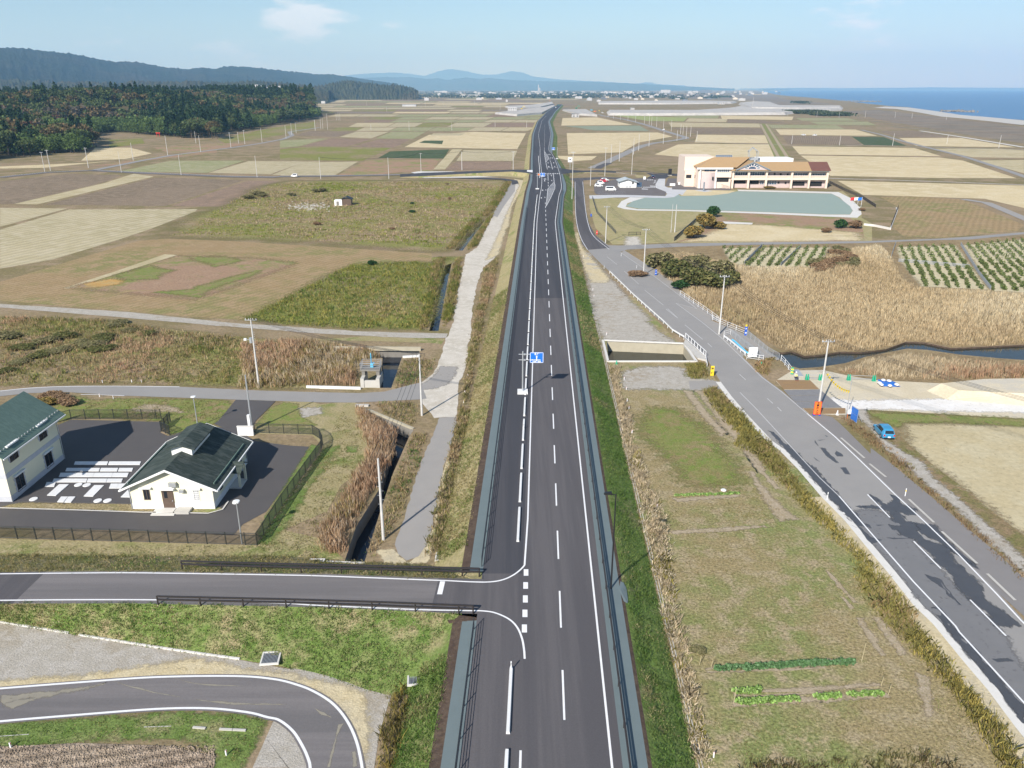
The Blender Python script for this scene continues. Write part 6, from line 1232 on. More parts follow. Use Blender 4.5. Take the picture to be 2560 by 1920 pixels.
# ------------------------------------------------------------------ traffic guard sitting on a stool
def guard(p, rz):
    t = thing('person', 'seated traffic guard in white helmet, yellow vest and dark trousers', 'person', p, rz)
    V_ = [(0,0,.50,.15), (0,0,.70,.145), (0,-.02,.92,.16), (0,-.02,1.02,.12), (0,-.03,1.10,.06), (0,-.05,1.24,.095), (0,-.05,1.32,.08),
          (.2,-.02,.98,.062), (.27,-.1,.74,.05), (.16,-.33,.66,.04), (-.2,-.02,.98,.062), (-.27,-.1,.74,.05), (-.16,-.33,.66,.04),
          (.11,-.06,.48,.095), (.14,-.45,.47,.075), (.15,-.5,.1,.05), (.16,-.68,.05,.045), (-.11,-.06,.48,.095), (-.14,-.45,.47,.075), (-.15,-.5,.1,.05), (-.16,-.68,.05,.045)]
    E_ = [(0,1),(1,2),(2,3),(3,4),(4,5),(5,6),(3,7),(7,8),(8,9),(3,10),(10,11),(11,12),(0,13),(13,14),(14,15),(15,16),(0,17),(17,18),(18,19),(19,20)]
    for s_, w in ((1, 9), (-1, 12)):           # fingers of the resting hands
        for k in range(4):
            i0 = len(V_); bx_, by, bz = V_[w][:3]; V_.append((bx_+s_*(.03-.02*k), by-.07, bz+.005, .012)); V_.append((bx_+s_*(.03-.021*k), by-.125+.008*abs(k-1), bz-.03, .010)); E_ += [(w, i0), (i0, i0+1)]
        i0 = len(V_); V_.append((bx_-s_*.05, by-.03, bz+.01, .013)); V_.append((bx_-s_*.055, by-.075, bz-.005, .011)); E_ += [(w, i0), (i0, i0+1)]
    me = bpy.data.meshes.new('body'); me.from_pydata([v[:3] for v in V_], E_, []); o = bpy.data.objects.new('body', me); COL.objects.link(o)
    sk = o.modifiers.new('s', 'SKIN'); 
    for i, v in enumerate(V_): me.skin_vertices[0].data[i].radius = (v[3], v[3]); me.skin_vertices[0].data[i].use_root = (i == 0)
    o.modifiers.new('d', 'SUBSURF').levels = 1; dg = bpy.context.evaluated_depsgraph_get(); m2 = bpy.data.meshes.new_from_object(o.evaluated_get(dg)); bpy.data.objects.remove(o)
    m2.materials.clear()
    for n_ in ('skin', 'trousers', 'jacket', 'shoe'): m2.materials.append(MAT[n_])
    for pl in m2.polygons:
        c = pl.center; pl.use_smooth = True
        pl.material_index = 3 if c.z < .14 else (1 if c.z < .58 and c.y > -.6 and not (abs(c.x) > .1 and c.z > .56) else (0 if c.z > 1.08 or (c.y < -.31 and c.z > .56) else 2))
    link('body', m2, t)
    MB().lathe([(.0,1.42),(.07,1.41),(.115,1.36),(.13,1.29),(.16,1.27),(.155,1.265),(.12,1.275)], 14, (0,-.05)).build('helmet', MAT['white_paint'], t, True)
    fc = MB().box(-.05,-.02,-.151,-.138,1.225,1.24).box(.02,.05,-.151,-.138,1.225,1.24).box(-.03,.03,-.148,-.135,1.165,1.175); fc.build('face', MAT['black'], t); MB().add([(-.015,-.14,1.19),(.015,-.14,1.19),(0,-.165,1.195),(0,-.14,1.23)], [(0,1,2),(0,2,3),(1,3,2),(0,3,1)]).build('nose', MAT['skin'], t)
    v = MB()
    for s_ in (-1, 1): v.add([(s_*.06,-.19,.62),(s_*.14,-.17,.62),(s_*.16,-.175,1.0),(s_*.09,-.18,1.02)], [(0,1,2,3)]).add([(s_*.06,.15,.62),(s_*.14,.13,.62),(s_*.16,.14,1.0),(s_*.09,.15,1.02)], [(0,1,2,3)])
    v.box(-.17,.17,-.185,-.175,.72,.78); v.build('vest', MAT['vest'], t)
    s = thing('stool', 'low folding stool under the traffic guard', 'stool', p, rz); MB().box(-.2,.2,-.18,.2,.36,.40).build('seat', MAT['black'], s)
    for a in ((-.18,-.15), (.18,-.15), (-.18,.17), (.18,.17)): MB().bar((a[0],a[1],0), (a[0]*.8,a[1]*.8,.36), .03).build('leg', MAT['galv'], s)
Mpaint('skin', (.5,.3,.2), .6); Mpaint('trousers', (.02,.025,.05), .9); Mpaint('jacket', (.55,.55,.5), .8); Mpaint('shoe', (.25,.02,.02), .6); Mpaint('vest', (.75,.8,.05), .6)
guard(G('Y', 425, 520, .1) + Vector((0, .3, 0)), .1)
# ------------------------------------------------------------------ vehicles
def car(label, p, rz, paint, st, wins, wheels, name='parked_car', lamps=None, cat='car', plate=True, group=None, bumper=True):
    """st: rows (y, half width, sill, belt, roof half width, roof) from tail to nose"""
    t = thing(name, label, cat, p, rz, group); b = MB(); vs_ = []; n = 10
    for (y, w, zs, zb, wr, zr) in st:
        vs_ += [(-w*.93,y,zs), (-w,y,zs+.14), (-w,y,zb-.1), (-w*.985,y,zb), (-wr,y,zr-.035), (-wr*.85,y,zr), (wr*.85,y,zr), (wr,y,zr-.035), (w*.985,y,zb), (w,y,zb-.1), (w,y,zs+.14), (w*.93,y,zs)]
    n = 12; f = []
    for k in range(len(st)-1): f += [(k*n+i, k*n+(i+1)%n, (k+1)*n+(i+1)%n, (k+1)*n+i) for i in range(n)]
    f += [tuple(range(n-1,-1,-1)), tuple(range((len(st)-1)*n, len(st)*n))]; b.add(vs_, f); body = b.build('body', MAT[paint], t, False)
    def I(y, j): ys_ = [s[0] for s in st]; return float(np.interp(y, ys_, [s[j] for s in st]))
    for kind, *a in wins:
        if kind == 'side':
            y0, y1, lo, hi = a
            for s_ in (-1, 1):
                m = MB(); nn = 5; q = []
                for k in range(nn+1):
                    y = y0 + (y1-y0)*k/nn; zb, zr, w, wr = I(y,3), I(y,5)-.035, I(y,1)*.985, I(y,4)
                    for fr in (lo, hi): q.append((s_*(w + (wr-w)*fr + .012), y, zb + (zr-zb)*fr))
                m.add(q, [(2*k, 2*k+1, 2*k+3, 2*k+2) for k in range(nn)]); m.build('window', MAT['glass_dark'], t)
        else:
            y0, y1, sh = a; m = MB(); q = []
            for y in (y0, y1):
                z = I(y,5); w = I(y,4)*.86 if kind != 'flat' else I(y,4)*.8; q += [(-w,y+sh,z+.02), (w,y+sh,z+.02)]
            m.add(q, [(0,1,3,2)]); m.build('windscreen' if kind == 'front' else 'rear_window', MAT['glass_dark'], t)
    for y, r in wheels:
        for s_ in (-1, 1):
            w = I(y,1); wh = MB().tube((s_*(w-.2),y,r), (s_*(w+.012),y,r), r, n=16).build('tyre', MAT['rubber'], t); MB().tube((s_*(w+.013),y,r), (s_*(w+.03),y,r), r*.62, n=12).build('rim', MAT['alloy'], wh)
    yr, yf = st[0][0], st[-1][0]; w = st[0][1]; zb = st[0][3]
    for s_ in (-1, 1):
        MB().box(min(s_*w*.98, s_*w*.72), max(s_*w*.98, s_*w*.72), yr-.02, yr+.06, zb-.02, zb+.2).build('tail_lamp', MAT['lamp_red'], t)
        wf = st[-1][1]; MB().box(min(s_*wf*.95, s_*wf*.6), max(s_*wf*.95, s_*wf*.6), yf-.08, yf+.02, st[-1][3]-.14, st[-1][3]-.02).build('headlight', MAT['lamp_white'], t)
        MB().box(min(s_*(I(yf*.42,1)), s_*(I(yf*.42,1)+.17)), max(s_*(I(yf*.42,1)), s_*(I(yf*.42,1)+.17)), yf*.42-.07, yf*.42+.05, I(yf*.42,3), I(yf*.42,3)+.14).build('mirror', MAT[paint], t)
    if plate: MB().box(-.17,.17,yr-.035,yr-.01,zb-.22,zb-.05).build('number_plate', MAT['sign_white'], t)
    MB().box(-w*.9, w*.9, yr-.03, yr+.05, st[0][2]-.02, st[0][2]+.1).build('bumper_trim', MAT['black'], t); return t
HATCH = [(-2.0,.74,.3,.62,.70,.78), (-1.93,.80,.27,.72,.66,.92), (-1.72,.83,.22,.82,.60,1.27), (-1.45,.845,.2,.86,.585,1.44), (-.6,.85,.2,.87,.585,1.5), (.2,.85,.2,.86,.57,1.47), (.6,.85,.2,.86,.56,1.3), (1.1,.845,.2,.86,.62,.93), (1.6,.81,.22,.76,.62,.8), (1.9,.72,.26,.62,.56,.66), (2.0,.6,.3,.52,.5,.54)]
HWIN = [('side',-1.35,.75,.12,.9), ('rear',-1.93,-1.72,-.03), ('front',.58,1.08,.0)]
VAN = [(-2.4,.82,.35,1.05,.80,1.1), (-2.36,.85,.25,1.1,.72,1.95), (-2.2,.86,.24,1.1,.72,2.05), (1.2,.86,.24,1.1,.72,2.05), (1.5,.86,.24,1.1,.7,1.95), (2.1,.85,.24,1.05,.72,1.15), (2.35,.8,.26,.95,.7,1.0), (2.42,.7,.35,.85,.6,.87)]
KEI = [(-1.65,.68,.3,.95,.66,1.0), (-1.6,.72,.22,.98,.6,1.6), (-1.4,.73,.2,1.0,.6,1.72), (.5,.73,.2,1.0,.6,1.74), (.8,.73,.2,1.0,.58,1.6), (1.15,.72,.2,.98,.6,1.02), (1.55,.68,.24,.85,.6,.9), (1.65,.6,.3,.75,.5,.77)]
Mpaint('car_blue', (.06,.33,.58), .22, .25, .6); Mpaint('car_white', (.8,.8,.8), .25, 0, .5); Mpaint('car_red', (.55,.03,.05), .25, 0, .5); Mpaint('car_navy', (.015,.02,.06), .2, .2, .6)
cA, cB = G('N', 1180, 1240), G('N', 870, 880); cc = G('N', 1290, 1060); ang = math.atan2(cB.y - cA.y, cB.x - cA.x) - math.pi/2
car('sky blue hatchback parked on the gravel track', Vector((cc.x + .35, cc.y + .1, .035)), ang, 'car_blue', HATCH, HWIN, ((-1.25,.31), (1.25,.31)))
VW = [('side',-2.1,1.1,.15,.85), ('rear',-2.36,-2.2,-.03), ('front',1.48,2.08,0.)]; KW = [('side',-1.3,.7,.15,.88), ('front',.78,1.13,0.)]
vz = .058
car('white long van parked nearest the school lawn path', G('T', 742, 662, vz) + Vector((0,.9,0)), -math.pi/2 - .03, 'car_white', VAN, VW, ((-1.5,.34), (1.55,.34)), name='van', cat='van')
car('white minivan parked with a red stripe, between red car and bicycles', G('T', 530, 520, vz) + Vector((0,.4,0)), -math.pi/2, 'car_white', KEI, KW, ((-1.1,.3), (1.15,.3)), name='minivan', cat='van'); car('low white car parked beside the white minivan', G('T', 485, 572, vz) + Vector((0,.4,0)), -math.pi/2, 'car_white', HATCH, HWIN, ((-1.25,.31), (1.25,.31)))
car('red car parked between two white cars', G('T', 590, 472, vz) + Vector((0,.4,0)), -math.pi/2, 'car_red', HATCH, HWIN, ((-1.25,.31), (1.25,.31))); car('white car farthest along the parking row, beside the red car', G('T', 620, 450, vz) + Vector((0,.6,0)), -math.pi/2, 'car_white', HATCH, HWIN, ((-1.25,.31), (1.25,.31)))
car('dark navy car driving at the car park entrance', G('T', 1640, 395, .062) + Vector((0,1.5,0)), .0, 'car_navy', HATCH, HWIN, ((-1.25,.31), (1.25,.31)), name='car')
car('white pickup on the cross road past the meadow', G('a', 2035, 1003, .12), math.pi/2, 'car_white', KEI, KW, ((-1.1,.3), (1.15,.3)), name='light_truck', cat='truck'); car('white car at the bend of the lane behind the school', G('c', 1043, 425, .1), .3, 'car_white', KEI, KW, ((-1.1,.3), (1.15,.3)), name='light_van', cat='van')
for x, y, lab in ((362,532,'white car parked on the field track, left of its twin'), (457,534,'white car parked on the field track by the brown plot')): car(lab.replace(', left of its twin', ' among the dry fields'), G('d', x, y, .09), math.pi/2, 'car_white', HATCH, HWIN, ((-1.25,.31), (1.25,.31)))
# ------------------------------------------------------------------ school
M('sch_wall', (.72,.6,.5), (.68,.56,.47), rough=.85, scale=.8); M('sch_pink', (.56,.45,.43), (.5,.41,.39), rough=.85, scale=.8); M('sch_rail', (.6,.38,.31), (.66,.5,.42), rough=.8, scale=.6, amt=1.5)
M('roof_orange', (.39,.26,.135), (.345,.23,.12), rough=.75, scale=.5, amt=1.2, bump=.02, bscale=5); M('roof_brown', (.17,.075,.055), (.13,.06,.048), rough=.75, scale=.5, amt=1.4, bump=.02, bscale=5); M('trim_grey', (.2,.24,.27), (.17,.2,.23), rough=.6); M('interior', (.03,.028,.028), (.02,.02,.02), rough=.9)
Y0 = G('S', 1400, 545).y
SC = thing('school_building', 'long two storey school with orange roof and round fan window', 'school', (0, Y0, 0))
def sx(x, y=450, d=0.): return at('S', x, y, Y0 + d).x
def sz(y, d=0.): return at('S', 1400, y, Y0 + d).z
def sbox(name, x0, x1, y0, y1, d0, d1, mat, par=SC, z0=None, ref=None):
    """front elevation rectangle in photo units turned into a box d0..d1 behind the front plane"""
    dd = d0 if ref is None else ref
    return MB().box(sx(x0, y1, dd), sx(x1, y1, dd), d0, d1, sz(y1, dd) if z0 is None else z0, sz(y0, dd)).build(name, MAT[mat], par)
zT, zM0, zM1 = sz(318), sz(405), sz(432); xa, xb = sx(800), sx(2100); DEP = 13.
MB().box(xa, xb, 2.4, DEP, 0, zT).build('wall', MAT['sch_pink'], SC)
MB().box(xa, xb, 0, 2.4, zM1, zM0).build('balcony_slab', MAT['sch_wall'], SC); MB().box(xa-.1, xb+.1, -.3, 2.4, zT - .15, sz(296)).build('eave_band', MAT['white_wall'], SC)
for x in (818, 1030, 1270, 1612, 1850, 2088): MB().box(sx(x)-.45, sx(x)+.45, -.05, .75, 0, zT - .15).build('column', MAT['sch_wall'], SC)
MB().box(xa, xb, .75, .9, zM0, sz(378)).build('balcony_parapet', MAT['sch_rail'], SC); MB().box(xa, xb, .7, .95, sz(378), sz(374)).build('handrail', MAT['white_wall'], SC)
def swin(x0, x1, y0, y1, n, mat='glass_blue', d=2.3):
    a, b_, z0, z1 = sx(x0, y1, 1), sx(x1, y1, 1), sz(y1, 2), sz(y0, 2); f = MB(); w = (b_ - a) / n
    for k in range(n + 1): xx = a + w*k; f.box(xx-.06, xx+.06, d-.06, d+.02, z0, z1)
    for z in (z0, z0 + (z1-z0)*.62, z1): f.box(a, b_, d-.05, d+.01, z-.05, z+.05)
    fo = f.build('window', MAT['white_paint'], SC)
    pm = None
    for k in range(n): MB().box(a + w*k + .06, a + w*(k+1) - .06, d+.03, d+.05, z0, z1).build('pane', MAT[mat], fo)
for x0, x1, y0, y1, n in ((835,1025,312,368,6), (1060,1255,318,372,6), (1635,1835,342,392,6), (1868,2070,348,398,6), (1195,1245,442,490,2), (1285,1420,448,492,4)): swin(x0, x1, y0, y1, n)
for x0, x1, y0, y1 in ((822,1012,430,480), (1048,1190,440,488), (1618,1815,455,508), (1852,2050,458,515)): MB().box(sx(x0), sx(x1), 2.2, 2.35, sz(y1, 2), sz(y0, 2)).build('dark_opening', MAT['interior'], SC)
for x, y in ((1310,352), (1395,352), (1478,356), (1572,358), (1462,468), (1558,472)): o = MB().box(sx(x)-.42, sx(x)+.42, 2.25, 2.38, sz(y, 2)-.45, sz(y, 2)+.45).build('small_window', MAT['glass_dark'], SC)
# main roof, hipped towards the front, its last bays in darker tiles
rd = 7.; zr = sz(186, rd); ze = sz(300); xr0, xr1 = sx(1050), sx(1850); xr2 = sx(2112)
def roofp(x0, x1, mat, name='roof', hipl=0.):
    b = MB(); b.add([(x0-hipl*0,-1.2,ze), (x1,-1.2,ze), (x1+hipl,rd,zr), (x0+hipl,rd,zr), (x1,DEP+1.2,ze), (x0,DEP+1.2,ze)], [(0,1,2,3), (3,2,4,5)]); b.add([(x0,-1.2,ze-.25), (x1,-1.2,ze-.25), (x1,-1.2,ze), (x0,-1.2,ze)], [(0,1,2,3)]); b.add([(x1,-1.2,ze-.01), (x1+hipl,rd,zr-.01), (x1,DEP+1.2,ze-.01)], [(0,1,2)]); return b.build(name, MAT[mat], SC)
hp = sx(2093,186,rd) - xr2; roofp(sx(780), xr1, 'roof_orange', hipl=hp); roofp(xr1 + .02, xr2, 'roof_brown', 'dark_roof', hp)
# pediment with fan window
ap = (sx(1065), sz(198)); bl_, br_ = (sx(838), sz(287)), (sx(1292), sz(300)); pd = MB().add([(bl_[0],-1.3,bl_[1]-.2), (br_[0],-1.3,bl_[1]-.2), (ap[0],-1.3,ap[1])], [(0,1,2)]).build('pediment', MAT['sch_pink'], SC)
MB().add([(bl_[0]-.6,-1.6,bl_[1]-.3), (ap[0],-1.6,ap[1]+.5), (ap[0],8.,ap[1]+.5), (bl_[0]-.6,8.,bl_[1]-.3), (br_[0]+.6,-1.6,bl_[1]-.3), (br_[0]+.6,8.,bl_[1]-.3)], [(0,1,2,3), (1,4,5,2)]).build('gable_roof', MAT['roof_orange'], pd)
for a, c in ((bl_, ap), (br_, ap)): MB().bar((a[0],-1.62,bl_[1]-.2), (c[0],-1.62,c[1]+.25), .3, .45).build('gable_trim', MAT['trim_grey'], pd)
cx, cz = sx(1055), sz(278); fr_ = MB(); gl2 = []
for k in range(7):
    a0, a1 = math.pi*(k+.12)/7, math.pi*(k+.88)/7; P4 = [(cx + r_*math.cos(q), -1.34, cz + r_*.62*math.sin(q)) for r_, q in ((2.2,a0),(3.4,a0),(3.4,a1),(2.2,a1))]; MB().add(P4, [(0,1,2,3)]).build('fan_pane', MAT['glass_blue'], pd)
for k in range(8): q = math.pi*k/7; fr_.bar((cx+1.9*math.cos(q),-1.36,cz+1.9*.62*math.sin(q)), (cx+3.6*math.cos(q),-1.36,cz+3.6*.62*math.sin(q)), .22)
fr_.build('fan_bars', MAT['white_wall'], pd); MB().add([(cx + 1.7*math.cos(math.pi*k/10), -1.35, cz + 1.0*math.sin(math.pi*k/10)) for k in range(11)], [tuple(range(11))]).build('fan_pane', MAT['glass_blue'], pd)
# left wing
x0, x1, zt = sx(352), sx(795), sz(262); MB().box(x0, x1, .6, 15, 0, zt).build('left_wing', MAT['sch_wall'], SC)
zr2 = sz(122, 8); b = MB(); b.add([(x0-.8,-.6,zt), (x1+2,-.6,zt), (x1+10,8,zr2), (sx(575,122,8),8,zr2), (x0-.8,16,zt), (x1+10,16,zt)], [(0,1,2,3), (0,3,4), (3,2,5,4)]); b.build('left_roof', MAT['roof_orange'], SC); MB().box(x0-.9, x1+.3, -.7, .6, zt-.8, zt-.02).build('fascia', MAT['white_wall'], SC)
cv = MB(); n = 10; P_ = [(sx(395) + (sx(590)-sx(395))*k/n, -1.2*math.sin(math.pi*k/n)) for k in range(n+1)]
cv.prism([(p[0], p[1]+.5) for p in P_] + [(sx(590),1.2), (sx(395),1.2)], 0, sz(330)).build('curved_wall', MAT['sch_pink'], SC)
for xx in (sx(375), sx(590)): MB().tube((xx,.2,0), (xx,.2,zt-.8), .4, n=10).build('round_column', MAT['white_wall'], SC)
for k, (a, c) in enumerate(((430,495), (500,575))): MB().box(sx(a), sx(c), .5, .58, sz(318), sz(272)).build('pane', MAT['glass_blue'], SC)
swin(605, 770, 285, 318, 6, d=.5); MB().box(sx(585), sx(790), -.5, .6, sz(395), sz(330)).build('balcony_front', MAT['sch_wall'], SC); MB().box(sx(600), sx(765), .45, .58, sz(458), sz(398)).build('dark_opening', MAT['interior'], SC); MB().box(sx(532), sx(552), -.8, -.65, sz(430), sz(385)).build('small_window', MAT['glass_dark'], SC)
# gymnasium behind with its blank pale wall, skylight, bell frame
d3 = 9.; MB().box(sx(165,300,d3), sx(560,300,d3), d3, 24, 0, sz(118,d3)).build('gymnasium', MAT['sch_wall'], SC); MB().box(sx(165,300,d3)-.05, sx(350,300,d3), d3-2.2, d3, 0, sz(300,d3)).build('gym_porch', MAT['sch_wall'], SC)
for a, c in ((175,245), (290,350)): MB().box(sx(a,400,d3), sx(c,400,d3), d3-2.3, d3-2.2, sz(405,d3-2), sz(360,d3-2)).build('dark_opening', MAT['interior'], SC)
MB().box(sx(255,400,d3), sx(285,400,d3), d3-2.6, d3-2.1, 0, sz(310,d3)).build('column', MAT['sch_wall'], SC); MB().lathe([(0,0),(.6,.1),(.9,.6),(0,.6)], 10, (sx(217,250,d3), d3-.4)).build('light_dish', MAT['galv'], SC)
skd = 8.; a, c, z0, z1 = sx(605,175,skd), sx(825,175,skd), sz(175,skd), sz(97,skd+3); sk = MB().add([(a,skd,z0), (c,skd,z0), (c,skd+3,z1), (a,skd+3,z1), (a,skd+3,z0), (c,skd+3,z0)], [(0,3,4), (1,5,2), (3,2,5,4)]).build('skylight', MAT['white_wall'], SC); b = MB()
for i in range(9): xx = a + (c-a)*i/8; b.bar((xx,skd-.03,z0+.03), (xx,skd+2.97,z1+.03), .16)
for j in range(5): u = j/4; b.bar((a,skd+3*u-.03,z0+(z1-z0)*u+.03), (c,skd+3*u-.03,z0+(z1-z0)*u+.03), .16)
b.build('skylight_bars', MAT['galv'], sk); MB().add([(a,skd,z0), (c,skd,z0), (c,skd+3,z1), (a,skd+3,z1)], [(0,1,2,3)]).build('skylight_pane', MAT['glass_blue'], sk)
MB().box(a-.2, c+.2, skd-.3, skd+3, z0-.9, z0).build('skylight_kerb', MAT['white_wall'], sk)
bd = 8.; b = MB(); P5 = [(1048,155), (1045,45), (1105,-2), (1162,45), (1160,155)]; Q5 = [(sx(x,y,bd), sz(y,bd)) for x, y in P5]
for dy in (0, 2.2):
    for (ax_, az), (cx_, cz_) in zip(Q5, Q5[1:]): b.bar((ax_,bd+dy,az), (cx_,bd+dy,cz_), .24)
for (ax_, az) in Q5[1:4]: b.bar((ax_,bd,az), (ax_,bd+2.2,az), .4)
b.build('bell_frame', MAT['galv'], SC); MB().prism([(Q5[0][0]+ (Q5[4][0]-Q5[0][0])*k/8, Q5[0][1]-.3+1.1*math.sin(math.pi*k/8)) for k in range(9)], bd-.3, bd+2.6, 'y').build('bell_base', MAT['galv'], SC)
MB().box(sx(1190,180,12), sx(1640,180,12), 12.5, 22, 0, sz(138,13)).build('rear_block', MAT['white_wall'], SC)
# low fence and wall in front, bush, posts
fence('low_fence', 'low pale fence in front of the school entrance', 'fence', Gs('S', (380,515), (600,540), (780,550)), 0., 2., (.2, 1.9), .08, 'sch_wall', 2., rail_r=.06, panel=(.5, .06, .2, 1.9, 'sch_wall'))
for x, lab in ((425,'tall dark blue post on the round paving'), (455,'dark post second from the tall blue one'), (485,'dark post farthest from the tall blue one')):
    p, h = hgt('S', (x, 582 if x < 440 else 520), (x + 12, 460)); o = MB().tube((0,0,0), (0,0,h), .35, n=8).build('monument_post', MAT['trim_grey']); o.location = p; tag(o, lab, 'post')
p, h = hgt('T', (1995,330), (2030,185)); t = thing('monument_pillar', 'tall black tablet pillar beside the school drive', 'monument', p); MB().box(-.9,.9,-.25,.25,.3,h).build('tablet', MAT['black'], t); MB().box(-1.1,1.1,-.5,.5,0,.3).build('base', MAT['concrete'], t)
for (x0, x1, y0, y1), lab in (((1993,2105,498,552),'white notice slab in the school yard near the lamp'), ((2170,2212,470,525),'pale cabinet in the school yard')):
    a = G('T', (x0+x1)/2, y1); t = thing('notice_slab', lab, 'board', a); w = (G('T', x1, y1) - G('T', x0, y1)).length/2; MB().box(-w,w,-.15,.15,0,at('T', x0, y0, a.y).z).build('slab', MAT['sign_white'], t); MB().box(-w-.1,w+.1,-.3,.3,0,.12).build('plinth', MAT['concrete'], t)
# park toilet house
fl3, fr3 = G('T', 930, 590), G('T', 1282, 590); t = thing('rest_house', 'small white rest house with grey gable roof in the car park', 'house', ((fl3.x+fr3.x)/2, fl3.y, .06)); w = (fr3.x-fl3.x)/2; zz = at('T', 1280, 470, fl3.y).z; zr3 = at('T', 1100, 345, fl3.y+3).z; dd = 7.5; px_ = at('T', 1090, 420, fl3.y).x - t.location.x; za = at('T', 1090, 415, fl3.y).z
MB().prism([(-w,0), (w,0), (w,zz), (px_,za), (-w,zz+.4)], 0, dd, 'y').build('wall', MAT['white_wall'], t); M('roof_grey', (.42,.46,.47), (.38,.42,.43), rough=.6, scale=.6)
MB().prism([(-w-.8,zz+.1), (px_,za+.15), (w+.9,zz-.25), (w+.9,zz-.1), (px_,za+.32), (-w-.8,zz+.26)], -1., dd+1., 'y').build('roof', MAT['roof_grey'], t)
a = at('T', 1195, 470, fl3.y).x - t.location.x; MB().box(a, a+.75, -.03, .0, 1.5, 2.7).build('window', MAT['glass_dark'], t)
for x in (1085, 1150): a = at('T', x, 560, fl3.y).x - t.location.x; MB().box(a-.35, a+.35, -.03, 0, .2, 1.).build('vent_grille', MAT['galv'], t)
MB().box(w, w+3., 1., 5.5, 0, .15).build('terrace', MAT['concrete_pale'], t); MB().box(w+.3, w+2.6, .8, .9, .2, 2.3).build('map_board', MAT['glass_blue'], t)
g_ = G('T', 1455, 440); o = thing('guide_board', 'white guide board on posts beside the rest house', 'sign', g_); MB().box(-.6,.6,-.05,.05,.6,2.0).build('board', MAT['sign_white'], o); MB().bar((-.5,0,0), (-.5,0,.6), .08).bar((.5,0,0), (.5,0,.6), .08).build('leg', MAT['galv'], o)
# bicycles rack hint, speed board and tall white board at the junction
jb, jh = hgt('U', (1600,600), (1590,260), RZ*0); t = thing('junction_sign', 'white square sign with a dark disc on posts at the far junction', 'sign', jb); MB().tube((-.3,0,0), (-.3,0,jh-2.2), .06, n=6).tube((.3,0,0), (.3,0,jh-2.2), .06, n=6).build('post', MAT['galv'], t); MB().box(-1.2,1.2,-.06,.06,jh-2.6,jh).build('board', MAT['sign_white'], t); MB().tube((0,-.09,jh-1.2), (0,-.06,jh-1.2), .45, n=14).build('disc', MAT['black'], t)
# flags at the playground end
for x, yb, yt, mt, lab in ((790,345,310,'red','dark red flag on a pole beside the playground'), (818,370,310,'white_paint','white flag on a pole beside the playground'), (845,395,310,'sign_blue','blue flag on a pole beside the playground')):
    p, h = hgt('h', (x, yb), (x+8, yt)); t = thing('flag_pole', lab, 'flag pole', p); MB().tube((0,0,0), (0,0,h), .06, n=6).build('pole', MAT['white_paint'], t); MB().add([(0,0,h-.1), (-1.6,.1,h-.3), (-1.7,-.1,h-1.4), (0,0,h-1.2)], [(0,1,2,3)]).build('flag', MAT[mt], t)
for (x, y, yt) in ((100,310,0),): pass
fence('boundary_fence', 'long brown boundary fence behind the playground', 'fence', Gs('h', (580,195), (700,255), (850,320), (970,400)), 0., 1.3, (.2, .7, 1.25), .06, 'rail_brown', 3., rail_r=.04, panel=(.4, .03, .1, 1.25, 'rail_brown'))
fence('boundary_fence', 'dark fence on the low wall past the playground corner', 'fence', Gs('h', (1155,415), (1092,580)), .5, 1.4, (.2, .7, 1.25), .06, 'rail_brown', 3., rail_r=.04, panel=(.4, .03, .1, 1.25, 'rail_brown'))
wq = Gs('h', (870,548), (960,558), (1090,585), (1150,430), (1140,412)); t = thing('retaining_wall', 'low pale retaining wall past the playground corner', 'wall', wq[0])
for a, c in zip(wq, wq[1:]): MB().bar(a - wq[0] + Vector((0,0,.35)), c - wq[0] + Vector((0,0,.35)), .4, .7).build('wall', MAT['concrete_pale'], t)
fence('lawn_fence', 'dark low fence along the school lawn and the bend', 'fence', Gs('g', (280,268), (310,370), (440,510)), 0., 1.2, (.3, .7, 1.15), .06, 'fence_dark', 2.5, rail_r=.04); fence('lawn_fence', 'short brown pole gate on the school lawn path', 'gate', Gs('g', (530,522), (610,520)), 0., 1.1, (.4, .8, 1.05), .07, 'rail_brown', 2.5, rail_r=.05)
fence('hedge_fence', 'dark slatted fence beside the round shrubs', 'fence', Gs('g', (845,560), (900,510), (1000,420)), 0., 1.2, (.3, .6, .9, 1.15), .08, 'fence_dark', 2., rail_r=.1)
for p_, lab in ((Gs('g', (1330,720), (1450,600)), 'low grey netting fence between two sapling plots'), (Gs('g', (1580,735), (1720,605)), 'low grey netting fence through the big sapling plot'), (Gs('h', (1680,715), (1830,960), (1930,1090)), 'wide grey netting fence between the marsh sapling plots'), (Gs('h', (1160,855), (1750,905)), 'grey netting fence across the marsh sapling plot'), (Gs('h', (1100,810), (1135,710)), 'short grey netting fence at the marsh plot corner')):
    fence('netting_fence', lab, 'fence', p_, 0., .9, (.15, .35, .55, .75, .9), .05, 'galv', 1.2, rail_r=.045, panel=(.25, .03, 0., .9, 'galv'))
